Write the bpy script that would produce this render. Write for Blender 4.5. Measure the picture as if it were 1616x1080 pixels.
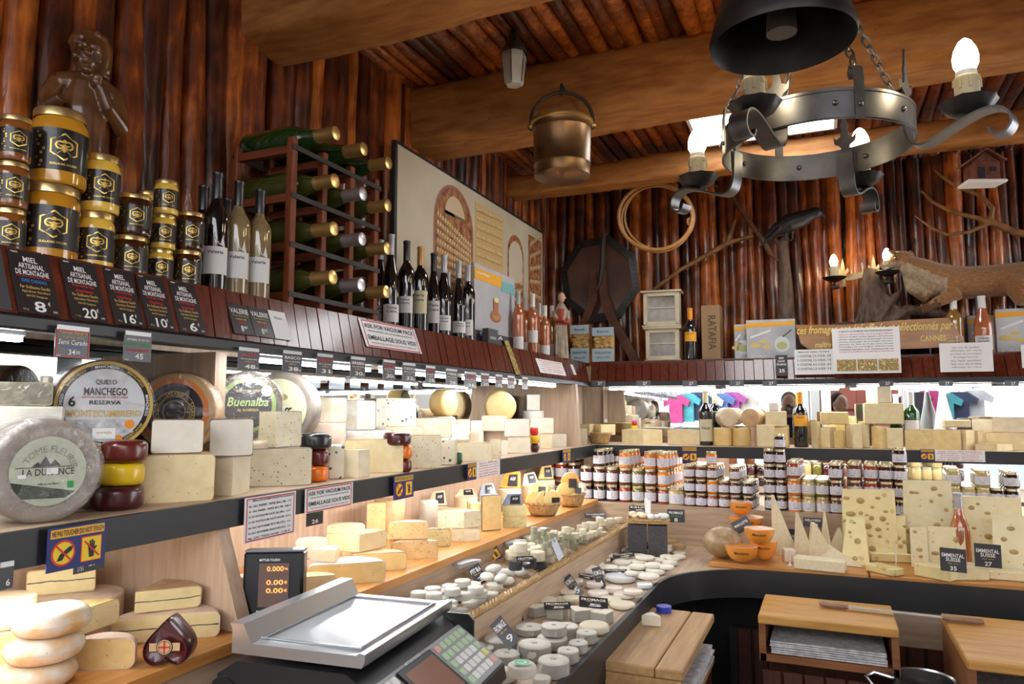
import bpy, math, random
from mathutils import Vector, Matrix
import numpy as np
R = math.radians
for o in list(bpy.data.objects): bpy.data.objects.remove(o)
SC = bpy.context.scene; COL = SC.collection
rnd = random.Random(7)

# ---------------------------------------------------------------- camera, world, lights, exposure
FPX = 1150.0; YAW = R(23.2); PIT = math.atan(108 / FPX); EYE = Vector((0, 0, 1.55))
cam = bpy.data.cameras.new('camera'); cam.sensor_width = 36; cam.lens = FPX * 36 / 1616
cam.clip_start = .05; cam.clip_end = 60
cam.dof.use_dof = False
camo = bpy.data.objects.new('camera', cam); COL.objects.link(camo)
camo.location = EYE; camo.rotation_euler = (math.pi / 2 + PIT, 0, YAW); SC.camera = camo
SC.view_settings.view_transform = 'Standard'; SC.view_settings.look = 'None'
SC.view_settings.exposure = EXPO = 1.15; SC.view_settings.gamma = 1; SC.view_settings.use_curve_mapping = False
SC.cycles.use_denoising = True
SC.cycles.max_bounces = 7; SC.cycles.diffuse_bounces = 3; SC.cycles.glossy_bounces = 4
SC.cycles.transmission_bounces = 6; SC.cycles.sample_clamp_indirect = 4; SC.cycles.caustics_reflective = False
SC.cycles.caustics_refractive = False
W = bpy.data.worlds.new('hall_daylight'); SC.world = W; W.use_nodes = True
bg = W.node_tree.nodes['Background']; bg.inputs[0].default_value = (.95, .96, 1, 1); bg.inputs[1].default_value = 2.6

FW = Vector((-math.sin(YAW) * math.cos(PIT), math.cos(YAW) * math.cos(PIT), math.sin(PIT)))
RT = Vector((math.cos(YAW), math.sin(YAW), 0)); UPV = RT.cross(FW)
def ray(px, py): return FW + RT * ((px - 808) / FPX) + UPV * ((540 - py) / FPX)
def U(px, py, ax, v):
    """point where the sight line of a photo pixel meets the plane coordinate[ax] = v"""
    d = ray(px, py); return EYE + d * ((v - EYE[ax]) / d[ax])
def dep(p): return (Vector(p) - EYE).dot(FW)
def col(px, ax, v, z):
    """point at height z on the plane coordinate[ax]=v that lies in photo column px"""
    a = (px - 808) / FPX; n = RT - FW * a
    # n . (P-EYE) = 0
    k = n.z * (z - EYE.z)
    if ax == 0: return Vector((v, -(n.x * v + k) / n.y, z))
    return Vector((-(n.y * v + k) / n.x, v, z))
def away(p):
    """z rotation that turns local +Y away from the photographer at p"""
    return -math.atan2(p[0], p[1])
TB = math.tan(R(2.6))
def yb(x, off): return off + TB * (x + 1.24)
def colb(px, off, z):
    """column px on a plane parallel to the back wall"""
    v = off
    for _ in range(4):
        p = col(px, 1, v, z); v = yb(p.x, off)
    return p

# ---------------------------------------------------------------- materials
MATS = {}
def mat(key, c=(.5, .5, .5), rough=.5, metal=0., c2=None, scale=40, bump=0., coat=0., coatr=.08, trans=0., emit=0.,
        spots=None, spotscale=120, spotsize=.12, wrap=0., stretch=None, line=None, rand=0., ior=1.45, alpha=1., sheen=0., detail=4, sss=0., ramp=None):
    if key in MATS: return MATS[key]
    m = bpy.data.materials.new(key); m.use_nodes = True; nt = m.node_tree; N = nt.nodes; L = nt.links
    b = N['Principled BSDF']; I = b.inputs
    I['Roughness'].default_value = rough; I['Metallic'].default_value = metal; I['IOR'].default_value = ior
    I['Coat Weight'].default_value = coat; I['Coat Roughness'].default_value = coatr
    I['Transmission Weight'].default_value = trans; I['Alpha'].default_value = alpha
    if sheen: I['Sheen Weight'].default_value = sheen
    c4 = (*c, 1); I['Base Color'].default_value = c4
    if emit:
        I['Emission Color'].default_value = c4; I['Emission Strength'].default_value = emit
    tc = N.new('ShaderNodeTexCoord'); co = tc.outputs['Object']
    oi = None
    if c2 or bump or spots or wrap or rand or line:
        oi = N.new('ShaderNodeObjectInfo')
        ad = N.new('ShaderNodeVectorMath'); ad.operation = 'MULTIPLY_ADD'
        cb = N.new('ShaderNodeCombineXYZ')
        for k in range(3): L.new(oi.outputs['Random'], cb.inputs[k])
        ad.inputs[1].default_value = (1, 1, 1)
        sc_ = N.new('ShaderNodeVectorMath'); sc_.operation = 'SCALE'; sc_.inputs['Scale'].default_value = 7.3
        L.new(cb.outputs[0], sc_.inputs[0]); L.new(co, ad.inputs[0]); L.new(sc_.outputs[0], ad.inputs[2]); cr = ad.outputs[0]
        mp = N.new('ShaderNodeMapping'); L.new(cr, mp.inputs[0])
        if stretch: mp.inputs['Scale'].default_value = stretch
        cv = mp.outputs[0]
    cout = None
    def mix(f, a, bcol, fac=1.):
        x = N.new('ShaderNodeMix'); x.data_type = 'RGBA'
        if f is not None: L.new(f, x.inputs[0])
        else: x.inputs[0].default_value = fac
        if isinstance(a, tuple): x.inputs[6].default_value = a
        else: L.new(a, x.inputs[6])
        if isinstance(bcol, tuple): x.inputs[7].default_value = bcol
        else: L.new(bcol, x.inputs[7])
        return x.outputs[2]
    nz = None
    if c2 or bump:
        nz = N.new('ShaderNodeTexNoise'); nz.inputs['Scale'].default_value = scale; nz.inputs['Detail'].default_value = detail
        L.new(cv, nz.inputs['Vector'])
    cur = c4
    if c2:
        mr = N.new('ShaderNodeMapRange'); mr.inputs[1].default_value = .35; mr.inputs[2].default_value = .65
        L.new(nz.outputs[0], mr.inputs[0]); cur = mix(mr.outputs[0], c4, (*c2, 1))
    if spots:
        vo = N.new('ShaderNodeTexVoronoi'); vo.inputs['Scale'].default_value = spotscale; L.new(cr, vo.inputs['Vector'])
        n2 = N.new('ShaderNodeTexNoise'); n2.inputs['Scale'].default_value = spotscale * .5; L.new(cr, n2.inputs['Vector'])
        mu = N.new('ShaderNodeMath'); mu.operation = 'MULTIPLY'; L.new(n2.outputs[0], mu.inputs[0]); mu.inputs[1].default_value = spotsize * 2
        cs = N.new('ShaderNodeSeparateColor'); L.new(vo.outputs['Color'], cs.inputs[0])
        gt = N.new('ShaderNodeMath'); gt.operation = 'GREATER_THAN'; gt.inputs[1].default_value = .45; L.new(cs.outputs[0], gt.inputs[0])
        lt = N.new('ShaderNodeMath'); lt.operation = 'LESS_THAN'; L.new(vo.outputs['Distance'], lt.inputs[0]); L.new(mu.outputs[0], lt.inputs[1])
        m3 = N.new('ShaderNodeMath'); m3.operation = 'MULTIPLY'; L.new(gt.outputs[0], m3.inputs[0]); L.new(lt.outputs[0], m3.inputs[1])
        cur = mix(m3.outputs[0], cur, (*spots, 1))
    if line:  # thin dark ash line through the paste at half height
        gz = N.new('ShaderNodeSeparateXYZ'); L.new(tc.outputs['Generated'], gz.inputs[0])
        n3 = N.new('ShaderNodeTexNoise'); n3.inputs['Scale'].default_value = 45; L.new(cr, n3.inputs['Vector'])
        a1 = N.new('ShaderNodeMath'); a1.operation = 'MULTIPLY_ADD'; L.new(n3.outputs[0], a1.inputs[0]); a1.inputs[1].default_value = .12; L.new(gz.outputs[2], a1.inputs[2])
        a2 = N.new('ShaderNodeMath'); a2.operation = 'SUBTRACT'; L.new(a1.outputs[0], a2.inputs[0]); a2.inputs[1].default_value = .56
        a3 = N.new('ShaderNodeMath'); a3.operation = 'ABSOLUTE'; L.new(a2.outputs[0], a3.inputs[0])
        a4 = N.new('ShaderNodeMath'); a4.operation = 'LESS_THAN'; L.new(a3.outputs[0], a4.inputs[0]); a4.inputs[1].default_value = .022
        cur = mix(a4.outputs[0], cur, (*line, 1))
    if rand:
        hs = N.new('ShaderNodeHueSaturation'); hs.inputs['Saturation'].default_value = 1
        ma = N.new('ShaderNodeMapRange'); L.new(oi.outputs['Random'], ma.inputs[0]); ma.inputs[3].default_value = 1 - rand; ma.inputs[4].default_value = 1 + rand
        L.new(ma.outputs[0], hs.inputs['Value'])
        if isinstance(cur, tuple): hs.inputs['Color'].default_value = cur
        else: L.new(cur, hs.inputs['Color'])
        cur = hs.outputs[0]
    if not isinstance(cur, tuple):
        L.new(cur, I['Base Color'])
        if emit: L.new(cur, I['Emission Color'])
    if bump:
        bp = N.new('ShaderNodeBump'); bp.inputs['Strength'].default_value = min(1, bump); bp.inputs['Distance'].default_value = .003
        L.new(nz.outputs[0], bp.inputs['Height']); L.new(bp.outputs[0], I['Normal'])
    if wrap:  # crinkled cling film over the surface
        I['Coat Weight'].default_value = wrap; I['Coat Roughness'].default_value = .12
        wn = N.new('ShaderNodeTexNoise'); wn.inputs['Scale'].default_value = 42; wn.inputs['Detail'].default_value = 5; wn.inputs['Distortion'].default_value = 2.5
        L.new(cr, wn.inputs['Vector'])
        b2 = N.new('ShaderNodeBump'); b2.inputs['Strength'].default_value = .55; b2.inputs['Distance'].default_value = .006
        L.new(wn.outputs[0], b2.inputs['Height']); L.new(b2.outputs[0], I['Coat Normal'])
    MATS[key] = m
    return m
def wood(key, c, c2, axis=0, rough=.45, scale=9, coat=0., bump=.15):
    st = [7., 7., 7.]; st[axis] = .6
    return mat(key, c, rough, c2=c2, scale=scale, stretch=tuple(st), coat=coat, bump=bump, detail=6)
def logmat():
    m = bpy.data.materials.new('varnished_logs'); m.use_nodes = True; nt = m.node_tree; N = nt.nodes; L = nt.links
    b = N['Principled BSDF']; at = N.new('ShaderNodeAttribute'); at.attribute_name = 'tone'
    tc = N.new('ShaderNodeTexCoord')
    nz = N.new('ShaderNodeTexNoise'); nz.inputs['Scale'].default_value = 9; nz.inputs['Detail'].default_value = 5
    L.new(tc.outputs['Object'], nz.inputs['Vector'])
    n2 = N.new('ShaderNodeTexNoise'); n2.inputs['Scale'].default_value = 9; n2.inputs['Detail'].default_value = 6; n2.inputs['Distortion'].default_value = .6
    mp = N.new('ShaderNodeMapping'); mp.inputs['Scale'].default_value = (5, 5, .9); L.new(tc.outputs['Object'], mp.inputs[0]); L.new(mp.outputs[0], n2.inputs['Vector'])
    a = N.new('ShaderNodeMath'); a.operation = 'MULTIPLY_ADD'; L.new(nz.outputs[0], a.inputs[0]); a.inputs[1].default_value = .9; L.new(at.outputs['Fac'], a.inputs[2])
    a2 = N.new('ShaderNodeMath'); a2.operation = 'MULTIPLY_ADD'; L.new(n2.outputs[0], a2.inputs[0]); a2.inputs[1].default_value = .75; L.new(a.outputs[0], a2.inputs[2])
    r = N.new('ShaderNodeValToRGB'); e = r.color_ramp.elements
    e[0].position = .36; e[0].color = (.008, .002, .001, 1); e[1].position = .82; e[1].color = (.55, .15, .022, 1)
    x = e.new(.48); x.color = (.055, .011, .004, 1); x = e.new(.64); x.color = (.18, .036, .007, 1)
    mr = N.new('ShaderNodeMapRange'); mr.inputs[1].default_value = .05; mr.inputs[2].default_value = 1.85; L.new(a2.outputs[0], mr.inputs[0])
    L.new(mr.outputs[0], r.inputs[0]); L.new(r.outputs[0], b.inputs['Base Color'])
    b.inputs['Roughness'].default_value = .3; b.inputs['Coat Weight'].default_value = .6; b.inputs['Coat Roughness'].default_value = .14
    bp = N.new('ShaderNodeBump'); bp.inputs['Strength'].default_value = .6; bp.inputs['Distance'].default_value = .006
    L.new(n2.outputs[0], bp.inputs['Height']); L.new(bp.outputs[0], b.inputs['Normal']); L.new(bp.outputs[0], b.inputs['Coat Normal'])
    MATS['varnished_logs'] = m; return m
LOG = logmat()
BLACK = mat('black_metal', (.018, .019, .021), .42)
BLKMATT = mat('black_matt', (.008, .008, .009), .6)
BEECH = wood('beech_board', (.62, .30, .085), (.50, .21, .05), 1, .4)
BEECHX = wood('beech_board_x', (.62, .30, .085), (.50, .21, .05), 0, .4)
PALE = wood('pale_wood_panel', (.56, .41, .29), (.44, .31, .21), 2, .5)
PALEY = wood('pale_wood_y', (.52, .38, .26), (.40, .28, .19), 1, .5)
PALEX = wood('pale_wood_x', (.52, .38, .26), (.40, .28, .19), 0, .5)
SHELF = wood('shelf_wood', (.60, .45, .32), (.50, .36, .25), 1, .5)
REDW = mat('red_brown_slats', (.15, .032, .016), .28, c2=(.085, .016, .008), scale=14, stretch=(6, 6, .6), coat=.5, coatr=.15, bump=.2)
REDK = mat('dark_red_cabinet', (.085, .022, .010), .45, c2=(.045, .012, .006), scale=10, stretch=(6, 6, .6), coat=.1, bump=.2)
WHITE = mat('white_paper', (.82, .83, .84), .6)
WHITECARD = mat('white_plastic', (.80, .82, .84), .25)
INK = mat('black_ink', (.012, .012, .014), .5)
CARD = mat('black_card', (.022, .021, .024), .35, coat=.2, coatr=.2)
CARDG = mat('grey_glossy_card', (.07, .075, .085), .25, coat=.4)
TXTW = mat('white_print', (.85, .85, .85), .5)
TXTR = mat('red_print', (.60, .03, .03), .5)
TXTG = mat('gold_print', (.62, .42, .12), .5)
TXTB = mat('blue_print', (.05, .25, .70), .5)
TXTGR = mat('green_print', (.03, .35, .10), .5)
GOLD = mat('gold_foil', (.78, .55, .20), .32, metal=.85, bump=.35, scale=60)
SILVER = mat('silver_foil', (.62, .62, .66), .35, metal=.85, bump=.35, scale=60)
GOLDLID = mat('gold_lid', (.80, .62, .28), .28, metal=.9)
GREENGL = mat('dark_green_glass', (.010, .022, .006), .06, coat=1, coatr=.03, ior=1.5)
BLACKGL = mat('black_glass', (.006, .006, .007), .05, coat=1, coatr=.03)
YELL = mat('sign_yellow', (.85, .62, .03), .5)
NAVY = mat('sign_navy', (.02, .03, .16), .5)
STEEL = mat('brushed_steel', (.52, .54, .56), .28, metal=.9)
GREYP = mat('grey_plastic', (.20, .21, .23), .35)
DARKP = mat('dark_plastic', (.012, .013, .015), .32)

# ---------------------------------------------------------------- mesh builder
TEXTC = {}
def textmesh(s, shear=0, bold=0.0):
    k = (s, shear, bold)
    if k not in TEXTC:
        c = bpy.data.curves.new('t', 'FONT'); c.body = s; c.size = 1; c.align_x = 'CENTER'; c.align_y = 'CENTER'; c.resolution_u = 2
        c.shear = shear; c.offset = bold
        o = bpy.data.objects.new('t', c); COL.objects.link(o)
        dg = bpy.context.evaluated_depsgraph_get(); me = bpy.data.meshes.new_from_object(o.evaluated_get(dg))
        TEXTC[k] = ([tuple(v.co) for v in me.vertices], [tuple(p.vertices) for p in me.polygons])
        bpy.data.objects.remove(o); bpy.data.curves.remove(c); bpy.data.meshes.remove(me)
    return TEXTC[k]
def RX(a): return Matrix.Rotation(a, 4, 'X')
def RY(a): return Matrix.Rotation(a, 4, 'Y')
def RZ(a): return Matrix.Rotation(a, 4, 'Z')
def TR(x, y=0, z=0):
    return Matrix.Translation(Vector(x)) if not isinstance(x, (int, float)) else Matrix.Translation((x, y, z))
class MB:
    def __init__(s, T=None): s.v = []; s.f = []; s.m = []; s.mats = []; s.T = T or Matrix(); s.tone = []; s.tn = 0.; s.ang = .7
    def add(s, vs, fs, m, T=None):
        if m not in s.mats: s.mats.append(m)
        i = s.mats.index(m); n = len(s.v); M = s.T @ T if T is not None else s.T
        for v in vs: s.v.append(tuple(M @ Vector(v))); s.tone.append(s.tn)
        for f in fs: s.f.append(tuple(k + n for k in f)); s.m.append(i)
        return s
    def box(s, c, d, m, T=None, bev=0.):
        x, y, z = d[0] / 2, d[1] / 2, d[2] / 2
        if bev:
            b = bev; out = []; P = []
            for sx in (-1, 1):
                for sy in (-1, 1):
                    for sz in (-1, 1):
                        P += [(c[0] + sx * x, c[1] + sy * (y - b), c[2] + sz * (z - b)), (c[0] + sx * (x - b), c[1] + sy * y, c[2] + sz * (z - b)), (c[0] + sx * (x - b), c[1] + sy * (y - b), c[2] + sz * z)]
            k = lambda a, b_, c_, j: (a * 4 + b_ * 2 + c_) * 3 + j
            F = []
            for q in (0, 1):
                f = [k(q, 0, 0, 0), k(q, 0, 1, 0), k(q, 1, 1, 0), k(q, 1, 0, 0)]; F.append(f if q == 0 else f[::-1])
                f = [k(0, q, 0, 1), k(1, q, 0, 1), k(1, q, 1, 1), k(0, q, 1, 1)]; F.append(f if q == 0 else f[::-1])
                f = [k(0, 0, q, 2), k(0, 1, q, 2), k(1, 1, q, 2), k(1, 0, q, 2)]; F.append(f if q == 0 else f[::-1])
            for a in (0, 1):
                for b_ in (0, 1):
                    F.append([k(a, b_, 0, 0), k(a, b_, 1, 0), k(a, b_, 1, 1), k(a, b_, 0, 1)])
                    F.append([k(a, 0, b_, 0), k(a, 1, b_, 0), k(a, 1, b_, 2), k(a, 0, b_, 2)])
                    F.append([k(0, a, b_, 1), k(1, a, b_, 1), k(1, a, b_, 2), k(0, a, b_, 2)])
                    for c_ in (0, 1): F.append([k(a, b_, c_, 0), k(a, b_, c_, 1), k(a, b_, c_, 2)])
            return s.add(P, [tuple(f) for f in F], m, T)
        vs = [(c[0] + i * x, c[1] + j * y, c[2] + k * z) for i in (-1, 1) for j in (-1, 1) for k in (-1, 1)]
        return s.add(vs, [(0, 1, 3, 2), (4, 6, 7, 5), (0, 4, 5, 1), (2, 3, 7, 6), (0, 2, 6, 4), (1, 5, 7, 3)], m, T)
    def lathe(s, prof, m, n=24, T=None, a0=0., a1=360., caps=None, sx=1., sy=1., j0=0):
        full = abs(a1 - a0) >= 359.9; k = n if full else n + 1; vs = []; fs = []
        for i in range(k):
            a = R(a0 + (a1 - a0) * i / n)
            for r, z in prof: vs.append((r * math.cos(a) * sx, r * math.sin(a) * sy, z))
        p = len(prof)
        for i in range(n):
            j = (i + 1) % k
            for q in range(p - 1):
                if prof[q][0] < 1e-6 and prof[q + 1][0] < 1e-6: continue
                f = [i * p + q, j * p + q, j * p + q + 1, i * p + q + 1]
                if prof[q][0] < 1e-6: f = [f[0], f[2], f[3]]
                elif prof[q + 1][0] < 1e-6: f = [f[0], f[1], f[2]]
                fs.append(tuple(f))
        s.add(vs, fs, m, T)
        if caps and not full:
            c0 = [vs[q] for q in range(p)]; c1 = [vs[n * p + q] for q in range(p)]
            for cc, fl in ((c0, 0), (c1, 1)):
                g = Vector((sum(v[0] for v in cc) / p, sum(v[1] for v in cc) / p, sum(v[2] for v in cc) / p)); ins = []
                for v in cc:
                    v = Vector(v); d_ = g - v; k_ = min(.0028, d_.length * .3); q_ = v + d_.normalized() * k_
                    if Vector((v.x, v.y)).length < 1e-6: q_ = Vector((v.x, v.y, q_.z))
                    ins.append(tuple(q_))
                f_ = [(i, (i + 1) % p, p + (i + 1) % p, p + i) for i in range(p - 1)]; s.add(cc + ins, [q[::-1] for q in f_] if fl else f_, m, T)
                s.add(ins, [tuple(range(p))[::-1] if fl else tuple(range(p))], caps, T)
        return s
    def cyl(s, p0, p1, r, m, n=12, r2=None, T=None):
        return s.tube([p0, p1], [r, r if r2 is None else r2], m, n, T=T)
    def tube(s, pts, rad, m, n=8, T=None, closed=False, flat=1., caps=True):
        pts = [Vector(p) for p in pts]; k = len(pts)
        if not hasattr(rad, '__len__'): rad = [rad] * k
        vs = []; fs = []; up = None
        for i in range(k):
            if closed: t = pts[(i + 1) % k] - pts[i - 1]
            else: t = pts[min(i + 1, k - 1)] - pts[max(i - 1, 0)]
            t = t.normalized() if t.length > 1e-9 else Vector((0, 0, 1))
            if up is None: up = Vector((0, 0, 1)) if abs(t.z) < .9 else Vector((0, 1, 0))
            a = t.cross(up)
            if a.length < 1e-6: a = t.cross(Vector((1, 0, 0)))
            a.normalize(); b = a.cross(t); up = b
            for j in range(n):
                g = 2 * math.pi * j / n; vs.append(tuple(pts[i] + a * (math.cos(g) * rad[i]) + b * (math.sin(g) * rad[i] * flat)))
        for i in range(k if closed else k - 1):
            i2 = (i + 1) % k
            for j in range(n):
                j2 = (j + 1) % n; fs.append((i * n + j, i * n + j2, i2 * n + j2, i2 * n + j))
        if caps and not closed: fs.append(tuple(range(n))[::-1]); fs.append(tuple((k - 1) * n + j for j in range(n)))
        return s.add(vs, fs, m, T)
    def strip(s, pts, w, t, m, T=None, side=(0, 1, 0)):
        """flat bar bent along pts (in any plane), width w along side, thickness t"""
        pts = [Vector(p) for p in pts]; sd = Vector(side).normalized(); vs = []; fs = []; k = len(pts)
        for i in range(k):
            tg = (pts[min(i + 1, k - 1)] - pts[max(i - 1, 0)]).normalized(); nn = tg.cross(sd).normalized()
            ww = w[i] if hasattr(w, '__len__') else w
            for a, b in ((-1, -1), (1, -1), (1, 1), (-1, 1)): vs.append(tuple(pts[i] + sd * (a * ww / 2) + nn * (b * t / 2)))
        for i in range(k - 1):
            for j in range(4): fs.append((i * 4 + j, i * 4 + (j + 1) % 4, (i + 1) * 4 + (j + 1) % 4, (i + 1) * 4 + j))
        fs += [(3, 2, 1, 0), tuple((k - 1) * 4 + j for j in range(4))]
        return s.add(vs, fs, m, T)
    def prism(s, poly, y0, y1, m, T=None, side=None):
        """polygon in XZ (counterclockwise seen from -Y) extruded from y0 to y1"""
        n = len(poly); vs = [(x, y0, z) for x, z in poly] + [(x, y1, z) for x, z in poly]
        s.add(vs, [tuple(range(n)), tuple(range(2 * n - 1, n - 1, -1))], m, T)
        return s.add(vs, [(i, i + n, (i + 1) % n + n, (i + 1) % n) for i in range(n)], side or m, T)
    def disc(s, r, m, T=None, n=24, r0=0):
        """flat disc (or ring) in XZ facing -Y, at y=0"""
        vs = [(r * math.cos(2 * math.pi * i / n), 0, r * math.sin(2 * math.pi * i / n)) for i in range(n)]
        if not r0: return s.add(vs, [tuple(range(n))], m, T)
        vs += [(v[0] * r0 / r, 0, v[2] * r0 / r) for v in vs]
        return s.add(vs, [(i, (i + 1) % n, (i + 1) % n + n, i + n) for i in range(n)], m, T)
    def text(s, t, size, x, z, m, y=-.0008, T=None, shear=0, bold=0., sx=1., arc=None):
        """lettering in the XZ plane facing -Y"""
        if '\n' in t:
            for k, q in enumerate(t.split('\n')): s.text(q, size, x, z - k * size * 1.1, m, y, T, shear, bold, sx)
            return s
        V, Fc = textmesh(t, shear, bold)
        if arc:  # (radius, centre x, centre z, angle of middle)
            r, cx, cz, am = arc; vs = []
            for v in V:
                a = am - v[0] * size * sx / r; rr = r + v[1] * size
                vs.append((cx + rr * math.cos(a), y, cz + rr * math.sin(a)))
        else: vs = [(x + v[0] * size * sx, y, z + v[1] * size) for v in V]
        return s.add(vs, Fc, m, T)
    def ball(s, c, r, m, n=12, k=8, sc=(1, 1, 1), T=None):
        prof = [(math.sin(math.pi * i / k), -math.cos(math.pi * i / k)) for i in range(k + 1)]; prof[0] = (0, -1); prof[-1] = (0, 1)
        M = TR(*c) @ Matrix.Diagonal((r * sc[0], r * sc[1], r * sc[2], 1))
        return s.lathe(prof, m, n, T=(T @ M) if T is not None else M)
    def wob(s, amp, fr=9., seed=0):
        from mathutils import noise
        for i, v in enumerate(s.v):
            q = noise.noise_vector(Vector(v) * fr + Vector((seed * 3.1, seed, 0))); s.v[i] = tuple(Vector(v) + q * amp)
        return s
    def build(s, name, parent=None, loc=(0, 0, 0), rz=0., tone=False, M=None, smooth=True):
        me = bpy.data.meshes.new(name); me.from_pydata(s.v, [], s.f); me.update()
        for m in s.mats: me.materials.append(m)
        me.polygons.foreach_set('material_index', s.m)
        me.polygons.foreach_set('use_smooth', [smooth] * len(s.f))
        if smooth: me.set_sharp_from_angle(angle=s.ang)
        if tone:
            a = me.attributes.new('tone', 'FLOAT', 'POINT'); a.data.foreach_set('value', s.tone)
        o = bpy.data.objects.new(name, me); COL.objects.link(o)
        if parent is not None: o.parent = parent
        if M is not None: o.matrix_local = M
        else: o.location = loc; o.rotation_euler = (0, 0, rz)
        return o
def tag(o, label=None, cat=None, group=None, kind=None):
    if label: o['label'] = label
    if cat: o['category'] = cat
    if group: o['group'] = group
    if kind: o['kind'] = kind
    return o
def thing(name, label, cat, loc=(0, 0, 0), rz=0., group=None, M=None):
    o = bpy.data.objects.new(name, None); o.empty_display_size = .02; COL.objects.link(o)
    if M is not None: o.matrix_world = M
    else: o.location = loc; o.rotation_euler = (0, 0, rz)
    return tag(o, label, cat, group)
def clone(root, loc, rz=None, label=None, group=None, M=None):
    kids = {}
    for o in COL.objects:
        if o.parent: kids.setdefault(o.parent.name, []).append(o)
    def cp(o, par):
        c = o.copy(); COL.objects.link(c)
        if par: c.parent = par
        for ch in kids.get(o.name, []): cp(ch, c)
        return c
    r = cp(root, None)
    if M is not None: r.matrix_world = M
    else:
        r.location = loc
        if rz is not None: r.rotation_euler = (0, 0, rz)
    if label: r['label'] = label
    if group: r['group'] = group
    return r
def struct(name, mb, **k): return tag(mb.build(name, **k), kind='structure')
# ================================================================ SETTING
ZL = 1.83       # top of the upper ledge
ZM = 1.36       # top of the middle shelf
ZC = 2.93       # underside of the ceiling
b = MB(); b.box((.8, .5, -.02), (6.8, 8.2, .04), mat('dark_stone_floor', (.06, .05, .045), .5, c2=(.10, .085, .07), scale=4)); struct('floor', b)

def log_run(b, P0, P1, upv, length, dia, seed, out, wobble=.006):
    """side by side round logs from P0 to P1, each running along upv, bulging towards out"""
    rg = random.Random(seed); P0 = Vector(P0); P1 = Vector(P1); d = (P1 - P0); tot = d.length; d.normalize(); s = 0; upv = Vector(upv)
    while s < tot:
        w = dia * rg.uniform(.72, 1.3); c = P0 + d * (s + w / 2); n = 12; b.tn = rg.uniform(0, .62)
        pts = []; rr = []; ph = rg.uniform(0, 9); lean = rg.uniform(-.008, .008)
        for i in range(n + 1):
            t = i / n; u = t * length
            pts.append(c + upv * u + d * (math.sin(ph + u * 2.3) * wobble + lean * t) + Vector(out) * (math.sin(ph * 2 + u * 3) * wobble * .6))
            rr.append(w * .54 * (1 + .10 * math.sin(ph + u * 5.1) + rg.uniform(-.05, .05)))
        b.tube(pts, rr, LOG, 9)
        s += w * .93
b = MB(); log_run(b, (-1.64, -.6, ZL - .03), (-1.64, 4.5, ZL - .03), (0, 0, 1), ZC - ZL + .05, .070, 3, (1, 0, 0), .011); b.tn = 0
b.box((-1.69, 1.6, 1.5), (.04, 6.4, 3.0), LOG); b.ang = 1.2; struct('wall_left', b, tone=True)
YW = 4.44
b = MB(); log_run(b, (-1.7, yb(-1.7, YW), ZL - .03), (2.6, yb(2.6, YW), ZL - .03), (0, 0, 1), ZC - ZL + .05, .064, 11, (0, -1, 0), .01); b.tn = 0
b.box((.4, YW + .22, 1.5), (4.6, .04, 3.0), LOG); b.ang = 1.2; struct('wall_back', b, tone=True)
# ceiling: slender logs running from front to back above the beams
b = MB()
log_run(b, (-1.75, -1.0, ZC + .04), (-.58, -1.0, ZC + .04), (0, 1, 0), 5.8, .062, 5, (0, 0, -1))
log_run(b, (.12, -1.0, ZC + .04), (3.5, -1.0, ZC + .04), (0, 1, 0), 5.8, .062, 6, (0, 0, -1))
log_run(b, (-.58, -1.0, ZC + .04), (.12, -1.0, ZC + .04), (0, 1, 0), 3.96, .062, 8, (0, 0, -1))
log_run(b, (-.58, 3.64, ZC + .04), (.12, 3.64, ZC + .04), (0, 1, 0), 1.1, .062, 9, (0, 0, -1)); b.tn = 0
b.box((-1.2, 1.9, ZC + .10), (1.2, 5.8, .04), LOG); b.box((1.9, 1.9, ZC + .10), (3.5, 5.8, .04), LOG); b.box((-.23, .98, ZC + .10), (.74, 3.96, .04), LOG); b.box((-.23, 4.3, ZC + .10), (.7, 1.0, .04), LOG)
b.ang = 1.2; struct('ceiling', b, tone=True)
for o in (bpy.data.objects['ceiling'],): pass
# skylight box between the second and third beams
b = MB(); b.box((-.22, 3.30, 2.875), (.60, .66, .01), mat('skylight_glow', (.93, .97, 1), .5, emit=5))
for c_, d_ in (((-.22, 2.962, 2.91), (.62, .015, .09)), ((-.22, 3.637, 2.91), (.62, .015, .09)), ((-.53, 3.30, 2.91), (.015, .66, .09)), ((.09, 3.30, 2.91), (.015, .66, .09))): b.box(c_, d_, WHITE)
struct('window_1', b)
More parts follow.
